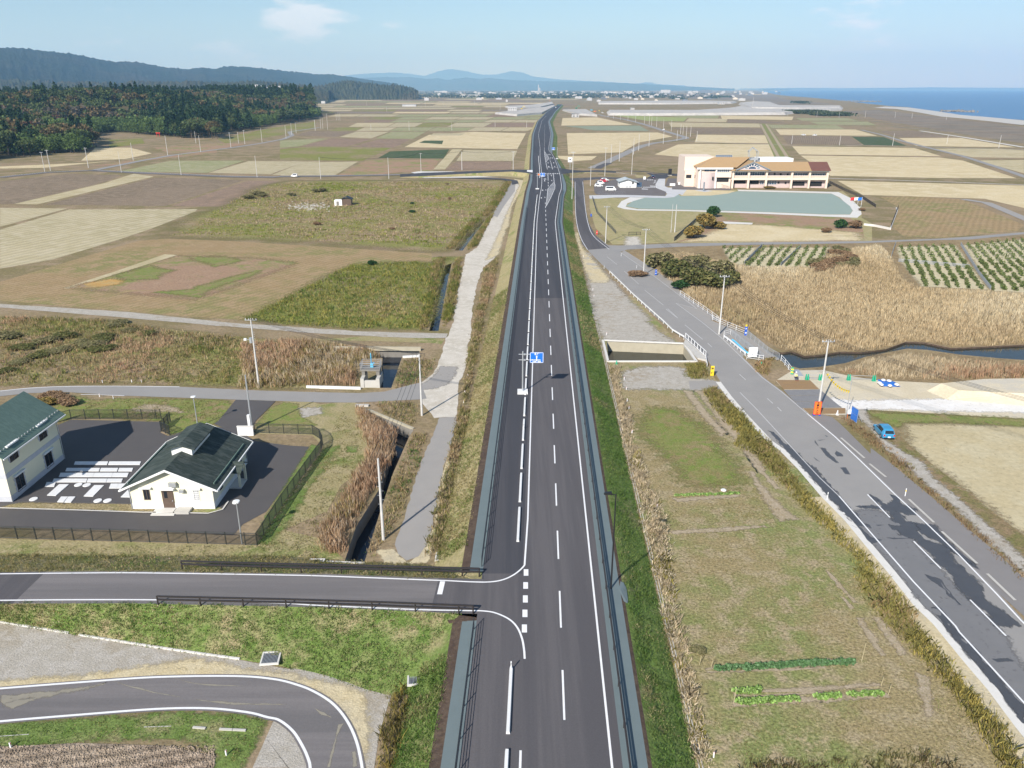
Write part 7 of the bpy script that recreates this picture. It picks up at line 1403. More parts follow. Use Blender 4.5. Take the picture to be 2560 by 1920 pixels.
# ruined hut in the left meadow, with rubble
hb_ = G('f', 700, 258); t = thing('ruined_hut', 'ruined white hut with dark collapsed roof in the meadow', 'hut', hb_); 
MB().box(-2.4, .6, -1.2, 1.5, 0, 2.2).build('wall', MAT['white_wall'], t); MB().box(.6, 4.2, -1., 2., 0, 2.6).build('dark_shed', MAT['door_brown'], t); MB().prism([(.3,2.5), (2.4,3.3), (4.6,2.4), (4.6,2.55), (2.4,3.5), (.3,2.7)], -1.4, 2.4, 'y').build('roof', MAT['black'], t); MB().box(-1.6,-.6,-1.25,-1.2,.2,1.7).build('door', MAT['concrete_dark'], t)
b = MB()
for k in range(260):
    q = G('f', random.gauss(470, 75), random.gauss(268, 13)); s_ = random.uniform(.1, .4); b.box(q.x-s_, q.x+s_, q.y-s_*.7, q.y+s_*.7, 0, s_*.7)
o = b.build('rubble', MAT['concrete']); tag(o, 'heap of pale rubble scattered beside the ruined hut', 'rubble', kind='stuff')
# ------------------------------------------------------------------ reeds, weeds and grass
TAN = [(.62,.52,.36), (.57,.47,.32), (.53,.43,.28), (.66,.57,.42), (.48,.38,.25)]; PINK = [(.52,.34,.215), (.46,.3,.19), (.55,.4,.26), (.42,.28,.165), (.34,.27,.11)]
WEEDC = [(.40,.29,.16), (.31,.26,.11), (.23,.23,.08), (.46,.36,.21), (.36,.26,.14)]; GOLD = [(.16,.2,.045), (.19,.21,.05), (.25,.23,.06), (.14,.18,.045), (.3,.25,.09)]
GRN = [(.115,.2,.048), (.14,.22,.055), (.17,.225,.068), (.31,.28,.14)]; DRYG = [(.36,.29,.15), (.27,.24,.1), (.2,.2,.07), (.4,.33,.18)]; LAWNC = [(.33,.25,.13), (.24,.21,.09), (.37,.29,.17), (.17,.19,.06)]
R1 = cat_(0, ('g', (640,690), (900,640), (1340,748), (1830,756), (1930,640), (2212,600)), ('h', (1000,720), (1100,820), (1180,1000), (1350,1080), (1900,1110), (2212,1130), (2700,1130)), ('l', (2700,376), (2212,378), (1900,393), (1640,405), (1420,359), (1280,355), (1120,413), (930,437), (760,433), (620,455), (480,467), (400,430)), ('k', (1830,430), (1580,280), (1400,230), (1200,110), (1060,0)), ('g', (890,900), (760,800)))
R2 = Gs('l', (700,600), (820,580), (960,530), (1130,495), (1290,468), (1450,480), (1700,515), (2000,542), (2212,556), (2700,570), (2700,640), (1900,660), (1300,660), (1040,640), (800,615))
veg('reeds', 'tall tan reeds filling the marsh beyond the old road', 'reeds', [R1], 4., 1.15, .07, 6, [(.78,.69,.5), (.73,.63,.45), (.67,.56,.37), (.63,.51,.32), (.58,.46,.29), (.52,.4,.24), (.46,.36,.2), (.58,.5,.28)], spread=.28, lean=.16, patch=.045)
veg('reeds', 'tan and brown reeds between creek and construction yard', 'reeds', [R2], 4., 1.2, .07, 6, TAN[:3] + PINK[:2] + [(.22,.2,.08)], spread=.28, lean=.15, patch=.08)
R3 = Gs('n', (810,60), (880,100), (1085,210), (1060,400), (965,600), (800,850), (735,1080), (560,1050), (545,900), (700,680), (850,450), (880,330), (820,180))
veg('reeds', 'pinkish plumed reeds along the drain beside the compound', 'reeds', [R3], 9., 1.7, .07, 6, PINK, spread=.2, lean=.2, patch=.2, head=((.55,.47,.36), .12))
R4 = Gs('i', (1300,330), (1500,250), (1720,250), (2212,290), (2212,585), (1830,590), (1500,520), (1330,430)) ; R4b = Gs('j', (0,215), (500,205), (860,250), (980,300), (960,330), (830,345), (820,525), (450,520), (0,540))
veg('reeds', 'reddish brown reeds along the lane near the transformer pole', 'reeds', [R4b], 4.5, 1.5, .08, 5, PINK + TAN[:2], spread=.22, lean=.2, patch=.12, head=((.5,.41,.29), .1)); 
veg('weeds', 'brown and green weeds on the rise behind the lane', 'weeds', [Gs('i', (0,90), (700,110), (1200,190), (1700,240), (1650,560), (1240,555), (450,550), (0,560))], 2.2, .8, .1, 5, GOLD[:4] + WEEDC + PINK[:3], spread=.3, lean=.35, patch=.09)
veg('weeds', 'yellow green goldenrod in the field beside the ditch', 'weeds', [WEED1], 2., .75, .11, 5, [tuple(v*1.25 for v in c) for c in GOLD] + [(.42,.31,.19)], spread=.35, lean=.4, patch=.07)
veg('weeds', 'mixed weeds and dry grass in the meadow round the ruined hut', 'weeds', [WEED2], .5, .6, .2, 5, [(.25,.3,.06), (.22,.27,.055), (.3,.3,.07), (.47,.37,.24), (.4,.29,.18), (.24,.28,.06), (.3,.31,.07)], spread=.6, lean=.6, patch=.035)
L1 = [Gs('f', (1690,690), (1785,615), (1770,760), (1690,1010), (1680,1200), (1590,1217), (1610,1060), (1660,880)), Gs('j', (1580,240), (1660,200), (1640,330), (1590,560), (1520,800), (1480,1000), (1440,1150), (1380,1382), (1420,1100), (1480,850), (1540,560)), Gs('n', (1500,120), (1600,40), (1530,400), (1480,650), (1420,1060), (1270,1080), (1300,960), (1390,560), (1450,330))]
veg('weeds', 'brown weed belt along the left foot of the new road', 'weeds', L1, 8., .75, .08, 5, WEEDC + PINK[:1], spread=.2, lean=.35, patch=.2)
veg('weeds', 'weeds on the bank between drain and asphalt lane', 'weeds', [Gs('n', (1190,240), (1290,230), (1240,470), (1150,700), (1080,870), (900,1090), (870,1060), (980,800), (1070,510)), Gs('j', (1130,325), (1240,320), (1350,330), (1330,400), (1240,490), (1060,535)), Gs('n', (905,20), (1230,10), (1240,120), (1200,190), (960,70))], 7., .5, .07, 5, WEEDC + GRN[:2], spread=.2, lean=.4, patch=.25)
L2 = [Gs('o', (600,270), (680,260), (760,420), (850,650), (960,900), (1000,1150), (1050,1480), (880,1480), (790,1080), (720,700), (650,480)), Gs('s', (880,100), (1000,60), (1090,400), (1150,700), (1220,1050), (1300,1500), (1300,1640), (1190,1640), (1150,1500), (1060,1050), (990,700), (920,400)), Gs('k', (450,560), (540,560), (540,760), (640,1000), (640,1200), (560,1100), (500,800))]
veg('weeds', 'dry tan grass belt along the right foot of the new road', 'weeds', L2, 10., .6, .07, 6, DRYG[:1] + TAN[:4] + [(.3,.26,.06), (.26,.22,.1)], spread=.2, lean=.5, patch=.25)
L3 = [Gs('k', (1170,740), (1300,730), (1450,870), (1560,1000), (1740,1180), (1900,1390), (1720,1390), (1500,1130), (1300,930)), Gs('p', (10,60), (140,160), (370,370), (550,580), (730,790), (930,990), (1110,1200), (1350,1520), (1250,1580), (1100,1380), (800,1010), (550,760), (330,530), (120,260), (-80,170)), Gs('t', (880,0), (990,60), (1200,280), (1450,560), (1690,820), (1980,1190), (2130,1400), (2212,1660), (2100,1660), (1760,1180), (1500,850), (1160,480), (900,180)), Gs('k', (1040,540), (1200,530), (1250,640), (1100,660)), Gs('k', (1620,520), (1760,490), (1720,560), (1700,640), (1600,600))]
veg('weeds', 'tall goldenrod and brown weeds along the old road edge', 'weeds', L3, 11., .7, .07, 6, [(.46,.32,.18), (.4,.29,.15), (.28,.25,.08), (.26,.24,.08), (.42,.34,.1), (.24,.23,.08)], spread=.25, lean=.45, patch=.12)
veg('weeds', 'brown weeds between the footway and the gravel track', 'weeds', [Gs('l', (760,950), (850,980), (1100,1160), (1400,1390), (1300,1390), (1000,1180), (780,1010)), Gs('p', (1060,160), (1400,450), (1600,620), (2000,980), (2212,1180), (2212,1260), (1900,960), (1500,600), (1200,360))], 8., .5, .07, 5, [(.33,.23,.13), (.28,.19,.11), (.22,.19,.08)], spread=.2, lean=.4, patch=.2)
veg('weeds', 'dark tangle of weeds at the lower end of the rough grass', 'weeds', [Gs('t', (100,1540), (800,1490), (1400,1430), (1800,1600), (1800,1800), (0,1800)), Gs('s', (1500,1640), (1650,1590), (2212,1570), (2212,1800), (1500,1800))], 8., .5, .06, 5, [(.2,.15,.08), (.15,.14,.05), (.27,.21,.11)], spread=.2, lean=.4, patch=.3)
veg('weeds', 'goldenrod thicket beside the near left bank', 'weeds', [Gs('r', (1010,850), (1090,830), (1130,1000), (1080,1300), (1030,1513), (1000,1700), (870,1700), (900,1400), (960,1100))], 12., .8, .06, 6, [(.25,.2,.08), (.2,.18,.06), (.32,.25,.07), (.15,.14,.05)], spread=.2, lean=.35, patch=.3)
L4 = [Gs('f', (1330,640), (1425,622), (1385,760), (1338,960), (1300,1122), (1230,1120), (1290,900)), Gs('f', (1485,640), (1540,620), (1500,900), (1460,1060), (1385,1128), (1440,800)), Gs('f', (1600,360), (1672,352), (1585,430), (1480,562), (1420,562)), Gs('f', (1702,360), (1780,270), (1640,540), (1560,575)), Gs('f', (1830,100), (1880,95), (1800,240), (1720,330), (1660,340))]
veg('weeds', 'weeds lining the left field ditches', 'weeds', L4, 4., 1.1, .1, 6, GOLD + WEEDC[:3], spread=.25, lean=.3, patch=.15)
HOLEP = [H_D4, H_D3]
veg('grass', 'mown grass and dry stalks round the compound', 'grass', [Gs('n', (130,990), (590,330), (700,60), (850,200), (850,460), (690,690), (550,900), (560,1050), (700,1110), (0,1130), (-600,1110), (-1500,1080), (-1500,1010), (0,1010)), Gs('m', (700,120), (1750,130), (1660,300), (1300,280), (560,262))], 5., .2, .06, 5, DRYG + GRN[2:3], spread=.2, lean=.5, patch=.3)
LAWN = cat_(0, ('o', (720,100), (1100,60), (1300,150), (1500,420), (1750,750), (2000,1000), (2212,1330), (1060,1480), (960,900), (850,640), (760,400)), ('s', (2212,1560), (1320,1560), (1160,700), (1010,60)))
veg('grass', 'short patchy grass between the bank and the old road', 'grass', [cat_(0, ('o', (720,100), (1100,60), (1300,150), (1500,420), (1750,750)), ('t', (900,100), (1300,560), (1700,1000), (1900,1300), (1800,1500), (0,1560)), ('s', (1320,1560), (1160,700), (1010,60)), ('o', (960,900), (850,640), (760,400)))], 8., .11, .05, 5, LAWNC + [(.5,.43,.28)], spread=.25, lean=.7, patch=.12, holes=[Gs('s', (1260,830), (2212,770), (2212,1130), (1480,1175)), Gs('t', (0,760), (870,715), (1180,985), (600,1085), (0,1110)), Gs('o', (1000,1030), (1770,980), (1780,1010), (1000,1065)), Gs('o', (1000,730), (1550,720), (1550,810), (1000,815))])
def stripveg(name, label, A, B_, n, h, w, nb, pal, cat='grass', **k):
    i = RNG.integers(0, len(A) - 1, n); u = RNG.random(n); v = RNG.random(n); a = np.array([tuple(p) for p in A]); b_ = np.array([tuple(p) for p in B_])
    L_ = a[i] + (a[i+1] - a[i]) * u[:, None]; R_ = b_[i] + (b_[i+1] - b_[i]) * u[:, None]; P = L_ + (R_ - L_) * v[:, None]
    return tag(link(name, bladesmesh(name, P[:, :2], P[:, 2], h, w, nb, pal, **k)), label, cat, None, 'stuff')
def sg(E, y0, y1, d, z): return shift(seg(E, y0, y1), d, z)
stripveg('grass', 'fresh green grass on the right bank of the new road', sg(eS, 30, 130, .5, RZ - .2), sg(eS, 30, 130, 3.7, 0), 6000, .17, .06, 6, GRN, spread=.15, lean=.6, patch=.3); stripveg('grass', 'green and dry grass farther along the right bank', sg(eS, 130, 290, .5, RZ - .2), sg(eS, 130, 290, 3.7, 0), 5000, .25, .1, 5, GRN + DRYG[:2], spread=.2, lean=.6, patch=.12)
stripveg('grass', 'pale dry grass on the left bank of the new road', sg(eF, 62, 170, -2., RZ - .2), sg(eF, 62, 170, -5., 0), 7000, .22, .06, 5, [(.4,.34,.17), (.36,.3,.15), (.18,.22,.06), (.43,.37,.2)], spread=.15, lean=.6, patch=.2); stripveg('grass', 'green grass on the near left bank', sg(eF, 20, 50, -2., RZ - .2), sg(eF, 20, 50, -4.8, 0), 3500, .25, .05, 6, GRN + DRYG[1:2], spread=.15, lean=.6, patch=.4)
nb_ = min(len(BK[2]), len(BK[3])); stripveg('grass', 'thick green grass on the bank below the side road', BK[0], BK[1], 7000, .16, .05, 6, GRN + GRN[:2] + DRYG[:1] + TAN[:1], spread=.15, lean=.6, patch=.2); stripveg('grass', 'dry grass on the verge above the side road', BK[2][:nb_], BK[3][:nb_], 4500, .2, .05, 5, DRYG + GRN[1:2], spread=.15, lean=.6, patch=.25)
veg('grass', 'green grass inside the winding road', 'grass', [Gs('q', (-300,1350), (0,1330), (600,1285), (1200,1240), (1900,1260), (2050,1300), (1860,1659), (1700,1659), (1680,1560), (1400,1440), (700,1455), (0,1510), (-300,1520))], 9., .16, .05, 5, GRN + DRYG[1:3], spread=.15, lean=.6, patch=.3)
# clods of the ploughed field
b = MB()
for k in range(2400):
    q = G('q', random.uniform(-60, 1650), random.uniform(1490, 1700)); s_ = random.uniform(.04, .11); z_ = .045; r_ = random.random()*3
    if q.y > G('q', 0, 1480 + 0.05*max(0, (q.x+30))).y + 1: continue
    vs_ = [(q.x + s_*math.cos(r_+a)*random.uniform(.7,1.2), q.y + s_*math.sin(r_+a)*random.uniform(.7,1.2), z_) for a in (0, 1.57, 3.14, 4.71)] + [(q.x+random.uniform(-.3,.3)*s_, q.y+random.uniform(-.3,.3)*s_, z_ + s_*random.uniform(.7,1.3))]
    b.add(vs_, [(0,1,4), (1,2,4), (2,3,4), (3,0,4)])
tag(b.build('soil_clods', MAT['clods']), 'turned clods of the ploughed field', 'soil', kind='stuff')
# ------------------------------------------------------------------ shrubs and saplings
def crown_pts(n, rx, ry, rz, lobes=7, hollow=.55, seed=0):
    r = np.random.default_rng(seed); C = []
    cs = r.normal(size=(lobes, 3)); cs /= np.linalg.norm(cs, axis=1)[:, None]; cs[:, 2] = np.abs(cs[:, 2]) * .8 - .15; cs *= r.uniform(.35, .62, (lobes, 1)); rr = r.uniform(.38, .58, lobes)
    k = r.integers(0, lobes, n); d = r.normal(size=(n, 3)); d /= np.linalg.norm(d, axis=1)[:, None]; q = cs[k] + d * (rr[k] * r.uniform(hollow, 1, n) ** .5)[:, None]
    return q * np.array([rx, ry, rz])
def shrubmesh(nm, n, rx, rz, leaf, pal, seed): P = crown_pts(n, rx, rx, rz, 9, .3, seed); P[:, 2] += rz * .75; P = P[P[:, 2] > .05]; return leafmesh(nm, P, leaf, pal)
SHC = {'olive': [(.11,.12,.045), (.14,.14,.05), (.09,.105,.04), (.17,.155,.065)], 'gold': [(.3,.2,.06), (.26,.19,.06), (.22,.17,.06), (.17,.15,.06)], 'dark': [(.03,.07,.025), (.04,.09,.03), (.05,.1,.04)], 'grey': [(.2,.19,.09), (.16,.155,.07), (.23,.2,.11)], 'brown': [(.26,.17,.1), (.22,.15,.09), (.3,.2,.12)]}
stemm = MB().tube((0,0,-.1), (.1,.05,1.6), .09, .05, 6).tube((0,0,-.1), (-.4,.2,1.5), .07, .03, 6).tube((0,0,-.1), (.3,-.3,1.4), .07, .03, 6).mesh('stem', M('bark', (.11,.085,.06), (.07,.055,.04), rough=.95, scale=4.))
SM = {k: [shrubmesh('foliage', 2000, 1., 1., .17, c, 11 + i * 7 + j) for j in range(2)] for i, (k, c) in enumerate(SHC.items())}
def shrub(zone, x, y, rx, h, kind, label, group=None, i=0):
    t = thing('shrub', label, 'shrub', G(zone, x, y), random.random()*6, group); f = link('foliage', SM[kind][i % 2], t); f.scale = (rx, rx, h/1.75); s = link('stem', stemm, t); s.scale = (rx*.5, rx*.5, h*.35); return t
for k, (x, y, r_, h, kd) in enumerate(((740,745,4.2,4.6,'grey'), (850,810,4.4,5.2,'olive'), (960,880,4.4,5.6,'olive'), (1100,890,4.,5.,'olive'), (1210,870,3.4,4.4,'olive'), (1000,770,4.6,4.8,'grey'), (1150,800,4.,4.4,'grey'), (880,890,2.6,2.4,'dark'))): shrub('g', x, y, r_, h, kd, 'olive green shrub in the big thicket beside the marsh' if kd == 'olive' else ('grey green shrub at the back of the big thicket' if kd == 'grey' else 'low dark shrub at the edge of the big thicket'), 'shrubs of the marsh thicket', k)
for k, (x, y, r_, h, kd, lab) in enumerate(((975,540,3.6,4.6,'gold','yellow brown shrub at the end of the slatted fence'), (1050,475,4.2,5.6,'gold','large yellow brown shrub beside the slatted fence'), (1153,475,3.,2.8,'gold','small round golden shrub apart from the slatted fence'), (1103,395,3.2,4.6,'dark','round dark green tree above the golden shrubs'), (1990,470,2.6,3.6,'dark','lone dark pine on the waste ground'), (1895,500,2.2,1.8,'brown','brown bush on the waste ground near the pine'), (2090,470,3.2,3.,'brown','bare brown thicket below the playground corner'), (2140,350,1.8,1.2,'brown','reddish bush beside the flags'), (1503,198,3.,1.4,'gold','low yellow green bush against the school front'))): shrub('g', x, y, r_, h, kd, lab, None, k)
for k in range(26): x, y = random.choice(((620,790),(1990,650),(2060,700),(1850,760),(1900,720))); shrub('g', x + random.gauss(0, 45), y + random.gauss(0, 22), random.uniform(1.6,3.), random.uniform(1.3,2.2), 'brown' if k % 3 else 'grey', 'low brown scrub clump among the marsh reeds', 'scrub clumps in the marsh', k)
for k, (x, y) in enumerate(((1190,310), (915,672), (535,395), (1050,425), (1450,220), (1430,115), (1190,250))): shrub('f', x, y, random.uniform(.9, 1.6), random.uniform(.9, 1.5), 'brown' if 2 <= k <= 5 else 'dark', 'tawny grass clump in the meadow' if 2 <= k <= 5 else 'small dark green bush in the meadow', 'clumps in the left meadow', k)
for k, (x, y) in enumerate(((130,190), (170,200), (60,215), (520,170), (570,165), (350,195))): shrub('f', x, y, random.uniform(2, 3.2), random.uniform(1.5, 2.4), 'grey', 'grey green bush at the back of the meadow', 'bushes at the back of the meadow', k)
for k, (x, y) in enumerate(((60,200), (160,280), (320,240), (450,200), (560,250), (280,330), (130,380), (40,440), (640,260), (720,215), (900,160), (1030,180), (820,115), (700,290), (400,300))): shrub('i', x, y + 30, random.uniform(1.6,2.8), random.uniform(1.2,2.), 'olive' if k % 2 else 'grey', 'dark bramble bush on the rise behind the lane', 'bramble bushes behind the lane', k).scale = (1, 1, .6)
for k, (x, y, kd) in enumerate(((390,110,'brown'), (450,130,'brown'), (520,160,'brown'), (350,160,'gold'))): shrub('m', x, y, 1.8, 1.1, kd, 'brown bush against the back of the two storey block', 'bushes behind the two storey block', k)
# saplings
sapm = [leafmesh('needles', np.stack([(r := np.random.default_rng(50+s)).normal(0, .24, 90), r.normal(0, .24, 90), r.uniform(.1, .95, 90)], 1), .38, [(.11,.15,.05), (.13,.17,.06), (.16,.18,.07)]) for s in range(3)]
SP_ = []
for pi_, (pl, ang_) in enumerate(zip(PLOTS, (math.atan2(*(lambda v: (v.y, v.x))(PLOTS[1][0] - PLOTS[1][3])), math.atan2(*(lambda v: (v.y, v.x))(PLOTS[1][0] - PLOTS[1][3])), math.atan2(*(lambda v: (v.y, v.x))(PLOTS[2][1] - PLOTS[2][2])), math.atan2(*(lambda v: (v.y, v.x))(PLOTS[2][1] - PLOTS[2][2]))))):
    ca, sa = math.cos(ang_), math.sin(ang_); c0 = sum(pl, Vector()) / len(pl)
    pts = np.array([(c0.x + u*ca - v*sa, c0.y + u*sa + v*ca) for u in np.arange(-70, 70, 1.5) for v in np.arange(-70, 70, 2.3)]) + RNG.normal(0, .2, (len(np.arange(-70, 70, 1.5)) * len(np.arange(-70, 70, 2.3)), 2))
    k = inpoly(pts[:,0], pts[:,1], pl); SP_ += [(p[0], p[1], pi_) for p in pts[k] if abs(p[0]) < p[1] * .66 + 3]
SP_.sort(key=lambda p: p[1])
for i, (x, y, pi_) in enumerate(SP_[:300]):
    o = link('sapling', sapm[i % 3]); o.location = (x, y, .05); o.rotation_euler = (0, 0, random.random()*6); s_ = random.uniform(.55, .95); o.scale = (s_, s_, s_ * 1.1); tag(o, 'young dark green pine sapling planted in straw mulch', 'sapling', 'pine saplings in the marsh plots')
if len(SP_) > 300:
    P = np.array([(x, y, .55) for x, y, _ in SP_[300:]]); P = np.repeat(P, 14, 0) + RNG.normal(0, .26, (len(SP_[300:]) * 14, 3)); tag(link('saplings', leafmesh('saplings', P, .4, [(.11,.15,.05), (.13,.17,.06), (.16,.18,.07)])), 'more distant rows of pine saplings in straw', 'saplings', kind='stuff')
# ------------------------------------------------------------------ vegetable rows
def headmesh(pal, n, r, h, leaf, seed):
    q = np.random.default_rng(seed); d = q.normal(size=(n, 3)); d /= np.linalg.norm(d, axis=1)[:, None]; d[:, 2] = np.abs(d[:, 2]); d *= q.uniform(.6, 1, (n, 1)); d *= np.array([r, r, h]); return leafmesh('leaves', d, leaf, pal)
LET = [headmesh([(.2,.32,.08), (.25,.38,.11), (.34,.46,.18), (.17,.28,.07)], 46, .26, .3, .22, s) for s in range(3)]; DRK = [headmesh([(.09,.18,.07), (.11,.21,.085), (.15,.25,.12)], 50, .3, .34, .2, 9 + s) for s in range(3)]
def vrow(zone, a, c, n, ms, label, name, group, sc=1.):
    A, C_ = G(zone, *a), G(zone, *c)
    for k in range(n):
        o = link(name, ms[k % 3]); q = A.lerp(C_, k / max(1, n-1)); o.location = (q.x + random.gauss(0, .04), q.y + random.gauss(0, .05), .035); s_ = sc * random.uniform(.85, 1.15); o.scale = (s_, s_, s_); o.rotation_euler = (0, 0, random.random()*6); tag(o, label, 'vegetable', group)
vrow('s', (1360,862), (1630,850), 12, DRK, 'dark leafy vegetable in the short end of the dark green row', 'leaf_vegetable', 'dark green vegetable row'); vrow('s', (1670,850), (2212,812), 24, DRK, 'dark leafy vegetable in the long dark green row', 'leaf_vegetable', 'dark green vegetable row'); vrow('t', (20,800), (50,796), 2, DRK, 'dark leafy vegetable in the long dark green row', 'leaf_vegetable', 'dark green vegetable row'); vrow('t', (90,790), (865,745), 32, DRK, 'dark leafy vegetable in the long dark green row', 'leaf_vegetable', 'dark green vegetable row')
G1 = 'lettuce heads in the beds'
vrow('s', (1510,1045), (1570,1043), 3, LET, 'pale lettuce in the trio at the bed end', 'lettuce', G1); vrow('s', (1615,1040), (1690,1035), 4, LET, 'pale lettuce in the group of four beside the bare bed', 'lettuce', G1); vrow('s', (1535,1132), (1995,1098), 15, LET, 'pale lettuce in the longest lettuce row', 'lettuce', G1); vrow('s', (2160,1092), (2212,1088), 3, LET, 'pale lettuce in the middle lettuce row', 'lettuce', G1); vrow('t', (0,1068), (415,1035), 16, LET, 'pale lettuce in the middle lettuce row', 'lettuce', G1)
vrow('t', (575,1025), (750,1012), 7, LET, 'pale lettuce in the short row of seven', 'lettuce', G1); vrow('t', (835,1010), (905,1008), 3, LET, 'yellowing lettuce in the small trio near the row end', 'lettuce', G1); vrow('t', (950,1002), (1090,998), 6, LET, 'pale lettuce in the last six of the row', 'lettuce', G1); vrow('t', (30,975), (105,972), 4, LET, 'pale lettuce alone in the upper bare bed', 'lettuce', G1); vrow('o', (1040,758), (1535,742), 24, LET, 'small lettuce in the single far row', 'lettuce', 'far lettuce row', .8)
shrub('s', 1210, 730, .75, .5, 'grey', 'pale green clump of leaves in the rough grass'); 
for z_, x, y, yt in (('s',1228,830,760), ('s',1320,850,800), ('t',928,740,590), ('t',1082,930,860), ('t',1138,1005,925), ('s',1497,1135,1020)):
    p, h = hgt(z_, (x, y), (x + 6, yt)); o = MB().tube((0,0,0), (.08,.02,h), .025, n=5).build('bamboo_stake', MAT['straw_plain']); o.location = p; tag(o, 'thin bamboo stake at the end of a vegetable row', 'stake', 'stakes at the vegetable rows')
o = MB().lathe([(0,0),(.28,.02),(.34,.12),(.22,.22),(0,.25)], 9).build('plastic_bag', MAT['white_paint']); o.location = G('o', 1418, 718); tag(o, 'crumpled white bag behind the far lettuce row', 'bag')
# ------------------------------------------------------------------ wood on the low hill to the left
def segdist(P, L):
    d = np.full(len(P), 1e9)
    for a, c in zip(L, L[1:]):
        a = np.array((a.x, a.y)); c = np.array((c.x, c.y)); v = c - a; t = np.clip(((P - a) @ v) / (v @ v), 0, 1); d = np.minimum(d, np.linalg.norm(P - (a + t[:, None] * v), axis=1))
    return d
FB = Gs('a', (-500,930), (0,885), (300,850), (560,835), (700,800), (640,720), (760,690), (1000,715), (1240,735), (1500,745), (1540,700), (1700,680), (1920,640), (2100,615), (2200,590))
FB = [p for p in FB]; far_ = [Vector((FB[-1].x - 120, FB[-1].y + 420, 0)), Vector((-700, 1500, 0)), Vector((-900, 900, 0)), Vector((-620, 430, 0))]
FOREST = FB + far_
def hillz(P):
    d = segdist(P, FB); t = np.clip((d - 10) / 170., 0, 1); t = t * t * (3 - 2*t); return t * 24 * (.75 + .5 * vnoise(P, .006, 4))
gx = np.linspace(-1000, -150, 70); gy = np.linspace(380, 1650, 90); GX, GY = np.meshgrid(gx, gy); PP = np.stack([GX.ravel(), GY.ravel()], 1); inside = inpoly(PP[:,0], PP[:,1], FOREST); ZZ = np.where(inside, hillz(PP) - .02, -.5)
me = bpy.data.meshes.new('hill'); me.from_pydata([(a, c, z) for (a, c), z in zip(PP, ZZ)], [], [(j*70+i, j*70+i+1, (j+1)*70+i+1, (j+1)*70+i) for j in range(89) for i in range(69)]); me.materials.append(MAT['forest_floor']); struct(link('hill', me))
def conifer(n, seed):
    r = np.random.default_rng(seed); z = r.uniform(.12, 1, n) ** .9; rad = (1 - z) * .26 + .02; a = r.uniform(0, 6.283, n); q = rad * r.uniform(.5, 1, n) ** .5 * (1 + .25*np.sin(z*30)); return np.stack([q*np.cos(a), q*np.sin(a), z], 1)
def broad(n, seed): P = crown_pts(n, .42, .42, .36, 9, .4, seed); P[:, 2] += .62; return P
def bamboo(n, seed):
    r = np.random.default_rng(seed); k = r.integers(0, 9, n); c = r.uniform(-.3, .3, (9, 2)); hh = r.uniform(.7, 1., 9); z = r.uniform(.25, 1, n); s = .06 + .1 * (1 - z); return np.stack([c[k,0] + r.normal(0, s), c[k,1] + r.normal(0, s) + .08*z*z, z*hh[k]], 1)
KIND = {'conifer': (conifer, [(.035,.065,.028), (.045,.078,.034), (.028,.052,.024)], .085, 'dark pointed conifer in the wood'), 'broad': (broad, [(.09,.125,.045), (.115,.14,.055), (.075,.105,.04)], .085, 'green round crowned tree in the wood'), 'autumn': (broad, [(.16,.12,.06), (.14,.11,.055), (.18,.125,.065), (.1,.1,.045)], .085, 'brownish autumn tree in the wood'), 'rust': (broad, [(.13,.06,.045), (.15,.07,.05), (.1,.055,.04)], .08, 'dark red autumn tree in the wood'), 'bamboo': (bamboo, [(.1,.15,.045), (.12,.17,.055), (.085,.13,.04)], .075, 'light green feathery bamboo clump at the wood edge'), 'bare': (broad, [(.15,.13,.1), (.17,.14,.11), (.12,.1,.08)], .06, 'greyish half bare tree in the wood')}
TM = {k: [leafmesh('crown', fn(620, 20*i + s), lf, pal) for s in range(3)] for i, (k, (fn, pal, lf, _)) in enumerate(KIND.items())}
trm = MB().tube((0,0,-.05), (0,0,.55), .02, .01, 6).tube((0,0,.35), (.12,.05,.62), .009, .004, 5).tube((0,0,.4), (-.1,.1,.66), .009, .004, 5).mesh('trunk', MAT['bark'])
TP = scatter([(p.x, p.y) for p in FOREST], .0125); d = segdist(TP, FB); vis = (np.abs(TP[:,0]) < TP[:,1] * .68 + 30); TP = TP[vis]; d = d[vis]; tz = hillz(TP)
o_ = np.argsort(d + .05 * TP[:,1]); TP, tz, d = TP[o_], tz[o_], d[o_]
nsk = vnoise(TP, .011, 21); nbm = vnoise(TP, .008, 5)
def kindof(i):
    p = TP[i]; u = random.random()
    if d[i] < 45 and nbm[i] > .52 and p[1] > 560: return 'bamboo'
    if nsk[i] > .6: return 'conifer' if u < .6 else 'broad'
    if nsk[i] < .36: return 'autumn' if u < .55 else ('bare' if u < .7 else ('rust' if u < .73 else 'broad'))
    return 'broad' if u < .66 else ('conifer' if u < .76 else 'autumn')
rest = {}
for i in range(len(TP)):
    kd = kindof(i); h = random.uniform(13, 21) * (1.15 if kd == 'conifer' else (.75 if kd == 'bamboo' else .95))
    if i < 290:
        t = thing('tree', KIND[kd][3] + ' beyond the fields', 'tree', (TP[i,0], TP[i,1], tz[i]), random.random()*6, 'trees of the wood'); c = link('crown', TM[kd][i % 3], t); c.scale = (h * random.uniform(.9, 1.2),) * 2 + (h,); s = link('trunk', trm, t); s.scale = (h, h, h)
    else: rest.setdefault(kd, []).append((TP[i,0], TP[i,1], tz[i], h))
allC = []; 
PTS = []; CO = []
for kd, L in rest.items():
    fn, pal, lf, _ = KIND[kd]
    for j in range(0, len(L)):
        n = 150; q = fn(n, j % 17) * np.array([L[j][3]*1.05, L[j][3]*1.05, L[j][3]]) + np.array(L[j][:3]); PTS.append(q); CO.append((kd, n))
